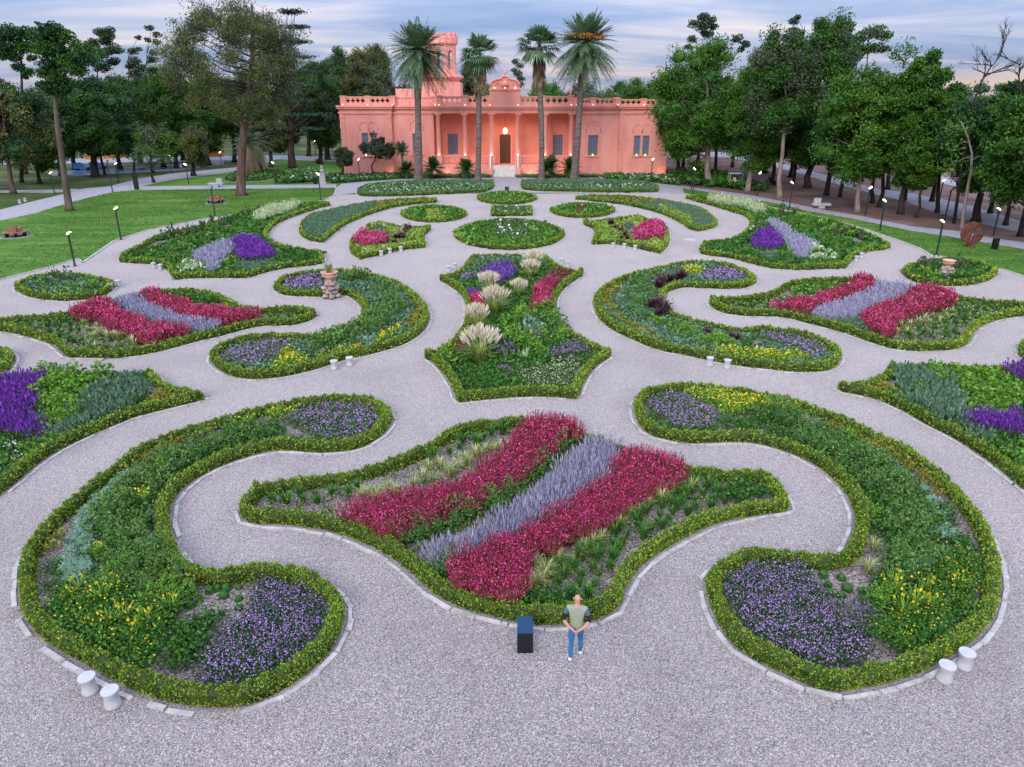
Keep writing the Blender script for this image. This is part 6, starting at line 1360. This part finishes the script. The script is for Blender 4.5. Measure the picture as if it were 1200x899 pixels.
# lamp posts
lp0 = {}
for x, y, yt, lab, lit, d in [
 (88, 312, 272, 'lit lamp post at the lawn corner by the left oval bed', 1, 1), (142, 281, 243, 'lit lamp post on the lawn edge above the left oval bed', 1, 1), (252, 253, 218, 'unlit lamp post in front of the picnic bench', 0, 1),
 (376, 235, 203, 'lit lamp post at the right tip of the left lawn', 1, -1), (64, 227, 202, 'lit lamp post left of the leaning pine trunk', 1, 1), (132, 224.5, 187, 'tall dark unlit pole on the lawn path', 0, 1), (139.5, 215, 191, 'lit lamp post just behind the tall dark pole', 1, 1),
 (202, 203.5, 182, 'lit lamp post beyond the path, left of the small grey green tree', 1, 1), (221, 215.5, 192, 'lit lamp post beside the small grey green tree', 1, -1), (260, 197, 178, 'lit lamp post right of the small grey green tree, beyond the path', 1, 1),
 (323, 215.5, 190, 'lit lamp post by the two stubby palms', 1, -1), (370, 182, 165, 'far lit lamp post left of the house, by the drooping tree', 1, 1), (421.5, 212, 186, 'lit lamp post before the left wing of the house', 1, 1),
 (763, 213, 186, 'lit lamp post before the right wing of the house', 1, 1), (812, 227, 197, 'lit lamp post nearest the wood, at the tip of the right winged bed', 1, -1), (810, 221.5, 200, 'second dark post right behind the lamp nearest the wood', 0, 1),
 (887, 229.5, 202, 'lit lamp post by the parked yellow vehicle', 1, 1), (925, 243.5, 213, 'lit lamp post left of the right stone bench', 1, -1), (1014, 252, 219, 'lit lamp post on the far side of the right path', 1, 1), (1031, 270, 234, 'lit lamp post on the lawn at the path bend', 1, -1),
 (1097, 299, 258, 'lit lamp post behind the right oval bed', 1, -1), (1164, 276, 244, 'lit lamp post right of the rusty disc sculpture', 1, -1), (1101, 234, 211, 'far lit lamp post beyond the pale road', 1, 1), (1107, 259, 220, 'tall unlit lamp post left of the slender leaning trunk', 0, 1), (1067, 223, 205, 'far dark pole beyond the pale road', 0, 1)]:
    p = P1(x, y); h = PY(x, yt, p.y).z
    e = empty('lamp_post', p, lab, 'lamp post', 'lamp posts along the paths', 0 if d > 0 else PI); e.scale = (1, 1, h/3.0)
    if lit not in lp0:
        mb = MB(); mb.box(-.055, .055, -.055, .055, 0, 2.72); mb.box(-.13, .13, -.13, .13, 0, .04); lp0[lit] = [mb.build('post', M['metal'], e)]
        Rm = Matrix.Translation((.06, 0, 2.78)) @ Matrix.Rotation(R(-38), 4, 'Y'); hd = MB().box(-.16, .24, -.075, .075, -.05, .05, 0, Rm).build('luminaire', M['metal'], e, bevel=.01)
        if lit: MB().box(-.06, .25, -.10, .10, .052, .15, 0, Rm).build('bulb', M['bulb'], hd)
    else:
        src = [o for o in COL.objects if o.type == 'EMPTY' and o.name.startswith('lamp_post') and o is not e and any(k.name.startswith('post') for k in o.children) and bool(lit) == any(len(k.children) for k in o.children)][0]
        for ch in src.children:
            k = ch.copy(); COL.objects.link(k); k.parent = e
            for g in ch.children: q = g.copy(); COL.objects.link(q); q.parent = k
# round timber benches
def picnic(px, r, label, rz=0):
    p = P1(*px); e = empty('timber_bench', p, label, 'bench', None, rz)
    mb = MB(); mb.lathe([(r*.96, .40), (r, .405), (r, .475), (r*.97, .48)], 8, a0=PI/8, smooth=False); mb.build('seat', M['bench'], e)
    bk = MB()
    for k in range(3): a = .5+k*2.1; bk.box(-.45, .45, -.12, .12, .485, .82, 0, Matrix.Translation((math.cos(a)*r*.35, math.sin(a)*r*.35, 0)) @ Matrix.Rotation(a+PI/2, 4, 'Z'))
    bk.build('backrest', M['bench'], e)
    for k in range(6): a = PI/3*k; MB().box(-.12, .12, -.09, .09, 0, .398, 0, Matrix.Translation((math.cos(a)*r*.72, math.sin(a)*r*.72, 0)) @ Matrix.Rotation(a, 4, 'Z')).build('leg', M['black'], e)
    MB().lathe([(r*1.25, .0), (r*1.25, .012)], 20).build('foundation', M['concrete'], e)
picnic((19, 277), 1.15, 'round timber bench on the open lawn at the left'); picnic((253, 238), 1.1, 'round timber bench behind the unlit lamp, near the big trunk', .4); picnic((374, 191.5), .9, 'small far timber bench on the grass left of the house', .2)
def stone_bench(px, wpx, label, side=1):
    p = P1(*px); s = (PY(px[0]+50, px[1], p.y).x-p.x)/50; w = wpx*s/2; e = empty('stone_bench', p, label, 'bench')
    MB().box(-w, w, -.4, .4, .34, .56).build('seat', M['white'], e, bevel=.02); MB().box(-w*.35, w*.35, -.28, .28, 0, .338).build('base', M['white'], e); a = side*w*.45; MB().box(a-w*.38, a+w*.38, .02, .38, .563, 1.15).build('backrest', M['white'], e, bevel=.02)
stone_bench((253.5, 219), 17, 'white stone bench with one back block by the left path', 1); stone_bench((962, 244), 20, 'white stone bench with one back block before the right wood', -1)
# sculpture of rusted discs
p = P1(1136, 289); e = empty('disc_sculpture', p, 'rusty steel sculpture of split discs on the right lawn', 'sculpture')
def disc(cx, cz, r, a0, a1, y0, y1, hole=0):
    pts = [(cx+r*math.cos(a), cz+r*math.sin(a)) for a in np.linspace(a0, a1, 26)]
    if hole: pts += [(cx+hole*math.cos(a), cz+hole*math.sin(a)) for a in np.linspace(a1, a0, 12)]
    return MB().prism(pts, y0, y1)
disc(-.08, 1.22, .95, PI*.40, PI*1.5, -.1, .05, .12).build('half_disc', M['rust'], e); disc(.10, 1.05, .88, -PI*.5, .02, -.04, .12, .14).build('quarter_disc', M['rust'], e); disc(.05, 1.3, .8, .1, PI*.45, .14, .26, .25).build('back_disc', M['rust'], e)
MB().box(-.34, .34, -.3, .3, 0, .12).box(-.2, .2, -.16, .16, .122, .34).build('plinth', M['rust'], e)
def block(px, w, d, h, name, label, cat, mat='black', top=None):
    p = P1(*px); o = MB().box(-w/2, w/2, -d/2, d/2, 0, h).build(name, M[mat], None, p, .015); return tag(o, label, cat)
block((1165, 292), .45, .3, .95, 'black_bollard', 'black box bollard right of the rusty disc sculpture', 'bollard'); block((594, 226), .55, .4, .8, 'dark_bollard', 'dark square bollard in the small round bed facing the steps', 'bollard', 'barkdark')
block((160.5, 222), .62, .25, 2.35, 'dark_totem', 'tall black slab totem on the lawn path', 'totem'); block((370, 215.5), .55, .3, .95, 'black_bollard', 'black box bollard beside the white statue', 'bollard')
for x in (781, 'x'):
    pass
# white statue on a pedestal
p = P1(378.5, 216); e = empty('white_statue', p, 'small white bust on a tall pedestal left of the house', 'statue'); MB().box(-.5, .5, -.45, .45, 0, .25).box(-.38, .38, -.35, .35, .252, 1.5).box(-.46, .46, -.43, .43, 1.502, 1.65).build('pedestal', M['white'], e)
MB().lathe([(.16, 0), (.32, .25), (.30, .42), (.11, .55), (.12, .62), (.19, .78), (.17, .95), (.05, 1.04)], 14, (0, 0, 1.652)).build('bust', M['white'], e)
# urns on rough stones
def urn(px, s, label, plant_=True, mound=False):
    p = P1(*px); e = empty('stone_urn', p, label, 'urn'); rd = random.Random(int(px[0])); st_ = bmesh.new()
    n = 0
    for k in range(4):
        for j in range(5 if not mound else 6):
            a = 2*PI*j/5+k*.6; rr = (.30 if not mound else .46)*(1.15-.16*k if mound else (1.1, .95, 1.15, .7)[k]); c = Vector((math.cos(a)*rr, math.sin(a)*rr, .16+.26*k))
            r = bmesh.ops.create_icosphere(st_, subdivisions=2, radius=.26)['verts']; sx, sy, sz = rd.uniform(.75, 1.2), rd.uniform(.75, 1.2), rd.uniform(.55, .85); ph = rd.uniform(0, 6)
            for v in r: v.co = c+Vector((v.co.x*sx, v.co.y*sy, v.co.z*sz))*(1+.16*math.sin(v.co.x*17+ph)+.12*math.sin(v.co.y*23+v.co.z*19))
    me = bpy.data.meshes.new('rock_base'); st_.to_mesh(me); st_.free(); me.materials.append(M['rock']); link('rock_base', me, e)
    z = 1.02
    MB().lathe([(.26, z), (.28, z+.06), (.17, z+.13), (.20, z+.2), (.36, z+.34), (.46, z+.50), (.47, z+.54), (.53, z+.60), (.55, z+.68), (.50, z+.69), (.44, z+.62), (.05, z+.60)], 24).build('bowl', M['terracotta'], e)
    MB().lathe([(.47, z+.40), (.50, z+.42), (.47, z+.45)], 24).build('bowl_rim', M['terracotta'], e)
    if plant_:
        rng = np.random.default_rng(4); V, Q = blades(60, .2, .85, .35, .035, rng, .3); o = link('urn_plant', mesh_np('urn_plant', V, Q, M['straw']), e); o.location = (0, 0, z+.6)
        V, Q, m = KIND['russetcover'][1](1.4, rng); o = link('urn_foliage', mesh_np('urn_foliage', V, Q, [M['olive'], M['russet']], m), e); o.location = (0, 0, z+.58); o.scale = (.8, .8, .6)
    e.scale = (s, s, s)
urn((388.5, 349), 1.03, 'terracotta urn with spiky plant on stacked stones in the curved bed'); urn((1107.5, 327), .82, 'small terracotta urn on a rough stone mound in the right oval bed', False, True)
# white cover plate in the gravel
tag(MB().lathe([(.55, 0), (.55, .015), (.5, .02)], 20).build('drain_cover', M['white'], None, P1(808.5, 281)), 'pale round cover plate set in the gravel by the right winged bed', 'drain cover')
# info lectern
p = P1(615.3, 765); e = empty('info_lectern', p, 'black box lectern with blue slanted top beside the standing man', 'lectern'); w = .19
MB().add([(x, y, z) for x in (-w, w) for y, z in ((-.02, 0), (.40, 0), (.40, .76), (-.02, .58))], [(0, 1, 2, 3), (7, 6, 5, 4), (0, 4, 5, 1), (1, 5, 6, 2), (2, 6, 7, 3), (3, 7, 4, 0)]).build('body', M['black'], e, bevel=.006)
a = math.atan2(.18, .42); MB().box(-w+.006, w-.006, -.22, .22, .004, .016, 0, Matrix.Translation((0, .19, .67)) @ Matrix.Rotation(a, 4, 'X')).build('screen', M['blueglass'], e)
# ------------------------------------------------------------------ people (skin modifier bodies)
def body(name, e, J, bones, mats, segs, loc):
    """J: joint -> (pos, radius); bones: pairs with material index; ONE continuous skinned mesh"""
    ks = list(J); me = bpy.data.meshes.new(name); me.from_pydata([J[k][0] for k in ks], [(ks.index(a), ks.index(b_)) for a, b_, _ in bones], [])
    o = link(name, me); o.modifiers.new('skin', 'SKIN').use_smooth_shade = True
    for i, k in enumerate(ks):
        r = J[k][1]; v = me.skin_vertices[0].data[i]; v.radius = r if hasattr(r, '__len__') else (r, r); v.use_root = (i == 0)
    s = o.modifiers.new('sub', 'SUBSURF'); s.levels = s.render_levels = 2
    m2 = bpy.data.meshes.new_from_object(o.evaluated_get(bpy.context.evaluated_depsgraph_get())); bpy.data.objects.remove(o); m2.materials.clear()
    for m in mats: m2.materials.append(m)
    for f in m2.polygons:
        c = f.center; best = 9; bi = 0
        for a, b_, mi in bones:
            A, B = Vector(J[a][0]), Vector(J[b_][0]); d = B-A; t = max(0, min(1, (c-A).dot(d)/max(d.length_squared, 1e-9))); q = (c-A-d*t).length-.5*(max(np.atleast_1d(J[a][1]))*(1-t)+max(np.atleast_1d(J[b_][1]))*t)
            if q < best: best, bi = q, mi
        f.material_index = bi; f.use_smooth = True
    return link(name, m2, e)
p = P1(674.0, 770); e = empty('person', p, 'bald man seen from behind in sage and slate shirt, jeans, hands clasped', 'person', None, R(-8))
SK, SH, SL, BK, JN, SO = range(6)
J = {'pelvis': ((0, 0, .93), (.165, .125)), 'waist': ((0, .01, 1.10), (.155, .115)), 'chest': ((0, .0, 1.32), (.185, .125)), 'neckb': ((0, .01, 1.47), (.085, .08)), 'neck': ((0, .025, 1.54), .058), 'head1': ((0, .045, 1.60), (.075, .085)), 'head2': ((0, .05, 1.68), (.083, .10)), 'head3': ((0, .04, 1.745), (.062, .075))}
Bn = [('pelvis', 'waist', SH), ('waist', 'chest', SH), ('chest', 'neckb', SH), ('neckb', 'neck', SK), ('neck', 'head1', SK), ('head1', 'head2', SK), ('head2', 'head3', SK)]
for s, n_ in ((-1, 'l'), (1, 'r')):
    J.update({n_+'sh': ((s*.20, 0, 1.43), .078), n_+'ua': ((s*.265, -.03, 1.30), .066), n_+'el': ((s*.30, -.10, 1.15), .055), n_+'fa': ((s*.19, -.165, 1.04), .042), n_+'wr': ((s*.075, -.195, .955), .030), n_+'pa': ((s*.02, -.205, .915), (.035, .022)),
      n_+'hip': ((s*.09, .0, .86), .105), n_+'th': ((s*.10, .01+s*.05, .68), .090), n_+'kn': ((s*.105, .03+s*.09, .48), .064), n_+'ca': ((s*.11, s*.10-.01, .33), .062), n_+'an': ((s*.115, s*.13-.02, .12), .046), n_+'he': ((s*.115, s*.13-.05, .05), (.045, .045)), n_+'to': ((s*.15, s*.13+.14, .042), (.045, .035))})
    Bn += [('chest', n_+'sh', SH), (n_+'sh', n_+'ua', SL), (n_+'ua', n_+'el', BK), (n_+'el', n_+'fa', SK), (n_+'fa', n_+'wr', SK), (n_+'wr', n_+'pa', SK), ('pelvis', n_+'hip', JN), (n_+'hip', n_+'th', JN), (n_+'th', n_+'kn', JN), (n_+'kn', n_+'ca', JN), (n_+'ca', n_+'an', JN), (n_+'an', n_+'he', SO), (n_+'he', n_+'to', SO)]
    for f in range(4):
        a = (-.9+.5*f); b0 = np.array(J[n_+'pa'][0]); d1 = np.array([-s*.030, -.004*f, -.030+.014*f]); 
        J[n_+'f%d' % f] = (tuple(b0+d1*.9), .010); J[n_+'g%d' % f] = (tuple(b0+d1*1.9+np.array([0, .008, 0])), .009); Bn += [(n_+'pa', n_+'f%d' % f, SK), (n_+'f%d' % f, n_+'g%d' % f, SK)]
    J[n_+'t'] = (tuple(np.array(J[n_+'wr'][0])+np.array([-s*.03, -.02, .015])), .011); Bn += [(n_+'wr', n_+'t', SK)]
body('body', e, J, Bn, [M[k] for k in ('skin', 'shirt', 'sleeve', 'blackcloth', 'jeans', 'shoe')], 0, p)
mb = MB()
for s in (-1, 1): mb.lathe([(.003, -.03), (.014, -.02), (.018, .0), (.014, .022), (.003, .03)], 8, (s*.088, .04, 1.665))
mb.lathe([(.003, 0), (.016, .012), (.012, .035), (.004, .05)], 8, (0, .145, 1.645)); mb.build('ears_and_nose', M['skin'], e)
mb = MB()
for s in (-1, 1): mb.lathe([(.002, -.008), (.009, 0), (.002, .008)], 8, (s*.032, .135, 1.69))
mb.box(-.025, .025, .128, .14, 1.615, 1.622); mb.build('face', M['blackcloth'], e)
e.scale = (1.0, 1.0, 1.0)
# seated figure deep under the wood
p = P1(903, 217.5); e = empty('person', p, 'dark clothed person leaning back on a low seat under the right wood', 'person', None, R(10))
J = {'pelvis': ((.15, 0, .60), (.19, .15)), 'chest': ((-.22, 0, .98), (.21, .15)), 'neck': ((-.36, 0, 1.18), .08), 'head': ((-.42, 0, 1.32), .12), 'head2': ((-.44, 0, 1.42), .09)}
Bn = [('pelvis', 'chest', 0), ('chest', 'neck', 0), ('neck', 'head', 1), ('head', 'head2', 0)]
for s, n_ in ((-1, 'l'), (1, 'r')):
    J.update({n_+'sh': ((-.26, s*.2, 1.04), .09), n_+'el': ((-.55, s*.24, .78), .07), n_+'ha': ((-.86, s*.22, .55), .05), n_+'hip': ((.2, s*.1, .56), .12), n_+'kn': ((.62, s*.12, .66), .09), n_+'an': ((.70, s*.12, .16), .06), n_+'to': ((.88, s*.12, .06), .06)})
    Bn += [('chest', n_+'sh', 0), (n_+'sh', n_+'el', 0), (n_+'el', n_+'ha', 0), ('pelvis', n_+'hip', 0), (n_+'hip', n_+'kn', 0), (n_+'kn', n_+'an', 0), (n_+'an', n_+'to', 0)]
body('body', e, J, Bn, [M['blackcloth'], M['skin']], 0, p)
o = MB().box(-.3, .5, -.3, .3, .36, .42).box(-.26, -.2, -.26, .26, 0, .36).box(.4, .46, -.26, .26, 0, .36).build('low_bench', M['black'], None, p, .01); o.rotation_euler.z = R(10); tag(o, 'low black bench beneath the dark clothed person in the wood', 'bench')
# small yellow and white service vehicle between the trunks
p = P1(861, 219); e = empty('service_cart', p, 'yellow and white open cart parked between the trunks', 'cart')
MB().box(-1.1, 1.1, -.6, .6, .35, .75).box(-1.1, -.2, -.6, .6, .752, 1.0).build('body', M['yellow'], e, bevel=.06); MB().box(-1.0, .9, -.62, .62, 1.85, 1.95).build('canopy', M['paintwhite'], e, bevel=.04)
for x in (-.95, .85):
    for y in (-.55, .55): MB().tube([(x, y, .76), (x, y, 1.848)], .03, 6).build('canopy_post', M['paintwhite'], e)
MB().box(.86, .9, -.55, .55, .76, 1.4).build('windscreen', M['glass'], e); MB().box(-.2, .5, -.5, .5, .753, .95).box(-.24, -.1, -.5, .5, .955, 1.35).build('seat', M['paintwhite'], e, bevel=.04)
for x in (-.75, .75):
    for y in (-.56, .56):
        w_ = MB().lathe([(.18, -.09), (.3, -.09), (.32, -.05), (.32, .05), (.3, .09), (.18, .09)], 18).build('wheel', M['tyre'], e); w_.location = (x, y, .32); w_.rotation_euler.x = PI/2
        r_ = MB().lathe([(.02, -.10), (.17, -.095), (.17, .095), (.02, .10)], 14).build('rim', M['paintwhite'], w_)
# pool side things and the orange wall
def wallbox(px0, px1, h, th, name, label, cat, mat):
    a, c = P1(*px0), P1(*px1); d = c-a; o = MB().box(0, d.length, 0, th, 0, h).build(name, M[mat], None, a); o.rotation_euler.z = math.atan2(d.y, d.x); tag(o, label, cat); return o
wallbox((100, 187), (150, 185), 1.3, .3, 'orange_wall', 'low orange wall beyond the blue pool, left of the young tree', 'wall', 'orange'); wallbox((236, 184.5), (262, 183.5), 1.6, .3, 'orange_wall', 'low orange wall right of the pool end', 'wall', 'orange')
for x, y, lab in ((97, 199.5, 'blue covered lounger at the pool edge, left of two'), (116, 198, 'blue covered lounger at the pool edge, right of two')):
    p = P1(x, y); e = empty('pool_lounger', p, lab, 'lounger', 'blue loungers by the pool'); MB().add([(x_, y_, z) for y_ in (-.8, .8) for x_, z in ((-1.2, .3), (1.2, .3), (1.2, .55), (.3, .6), (-.6, 1.3), (-1.2, 1.2))], [(0, 1, 2, 3, 4, 5), (11, 10, 9, 8, 7, 6)]+[(i, (i+1) % 6, 6+(i+1) % 6, 6+i) for i in range(6)]).build('cover', M['bluepaint'], e)
    for sx in (-1, 1): MB().box(sx*.95-.06, sx*.95+.06, -.7, .7, 0, .298).build('leg', M['black'], e)

# ------------------------------------------------------------------ dusk sky and light
W_ = bpy.data.worlds.new('World'); S.world = W_; W_.use_nodes = True; N = W_.node_tree.nodes; L = W_.node_tree.links; bg = N['Background']
SUN_EL, SUN_AZ = R(29), R(200)       # broad soft light of the bright overcast behind the camera
sky = N.new('ShaderNodeTexSky'); sky.sky_type = 'NISHITA'; sky.sun_disc = False; sky.sun_elevation = SUN_EL; sky.sun_rotation = SUN_AZ; sky.air_density = 1.2; sky.dust_density = 2
tc = N.new('ShaderNodeTexCoord'); sx = N.new('ShaderNodeSeparateXYZ'); L.new(tc.outputs['Generated'], sx.inputs[0])
def math_(op, a, b_=None, clamp=False):
    m = N.new('ShaderNodeMath'); m.operation = op; m.use_clamp = clamp
    for i, v in enumerate((a, b_)):
        if v is None: continue
        if hasattr(v, 'links') or hasattr(v, 'is_linked'): L.new(v, m.inputs[i])
        else: m.inputs[i].default_value = v
    return m.outputs[0]
dz = math_('MAXIMUM', sx.outputs[2], 0.0); den = math_('ADD', dz, .10)
cu, cv = math_('DIVIDE', sx.outputs[0], den), math_('DIVIDE', sx.outputs[1], den)
cb = N.new('ShaderNodeCombineXYZ'); L.new(math_('MULTIPLY', cu, .34), cb.inputs[0]); L.new(math_('MULTIPLY', cv, .8), cb.inputs[1])
nz = N.new('ShaderNodeTexNoise'); nz.inputs['Scale'].default_value = 1.3; nz.inputs['Detail'].default_value = 8; nz.inputs['Roughness'].default_value = .56; nz.inputs['Distortion'].default_value = .7; L.new(cb.outputs[0], nz.inputs[0])
cr_ = ramp(N, [(.24, .37, .66), (.38, .48, .74), (.58, .61, .80), (.86, .79, .82), (1.05, .95, .86)], [.30, .44, .55, .66, .78]); L.new(nz.outputs[0], cr_.inputs[0])
# sunset glow low on the right
az = math_('ARCTAN2', sx.outputs[0], sx.outputs[1]); ga = math_('SUBTRACT', 1.0, math_('ABSOLUTE', math_('DIVIDE', math_('SUBTRACT', az, .56), .24)), True)
ge = math_('SUBTRACT', 1.0, math_('DIVIDE', math_('ABSOLUTE', math_('SUBTRACT', sx.outputs[2], .010)), .02), True)
gm = N.new('ShaderNodeMix'); gm.data_type = 'RGBA'; gm.inputs[7].default_value = (1.15, .86, .60, 1); L.new(math_('MULTIPLY', ga, ge), gm.inputs[0]); L.new(cr_.outputs[0], gm.inputs[6])
pk = N.new('ShaderNodeMix'); pk.data_type = 'RGBA'; pk.inputs[7].default_value = (.78, .68, .80, 1); L.new(math_('MULTIPLY', math_('SUBTRACT', 1.0, math_('DIVIDE', dz, .05), True), .4), pk.inputs[0]); L.new(gm.outputs[2], pk.inputs[6])
# overcast skies are about three times brighter overhead
zb_ = math_('ADD', 0.54, math_('MULTIPLY', math_('POWER', dz, .8), 2.1)); vm = N.new('ShaderNodeVectorMath'); vm.operation = 'SCALE'; L.new(pk.outputs[2], vm.inputs[0]); L.new(math_('MULTIPLY', zb_, 10.0), vm.inputs['Scale'])
mx = N.new('ShaderNodeMix'); mx.data_type = 'RGBA'; mx.inputs[0].default_value = .92; L.new(sky.outputs[0], mx.inputs[6]); L.new(vm.outputs[0], mx.inputs[7])
L.new(mx.outputs[2], bg.inputs[0]); bg.inputs[1].default_value = .1
sl = bpy.data.lights.new('sun', 'SUN'); sl.energy = 1.5; sl.angle = R(24); sl.color = (1, .93, .85); so = bpy.data.objects.new('sun', sl); COL.objects.link(so)
sd = Vector((math.sin(SUN_AZ)*math.cos(SUN_EL), math.cos(SUN_AZ)*math.cos(SUN_EL), math.sin(SUN_EL))); so.rotation_euler = sd.to_track_quat('Z', 'Y').to_euler()
V_ = S.view_settings; V_.view_transform = 'Standard'; V_.look = 'None'; V_.exposure = .45; V_.gamma = 1; V_.use_curve_mapping = False
S.render.engine = 'CYCLES'; S.cycles.use_denoising = True; S.cycles.max_bounces = 6; S.cycles.diffuse_bounces = 3; S.cycles.transmission_bounces = 3; S.cycles.glossy_bounces = 2
S.render.use_persistent_data = False
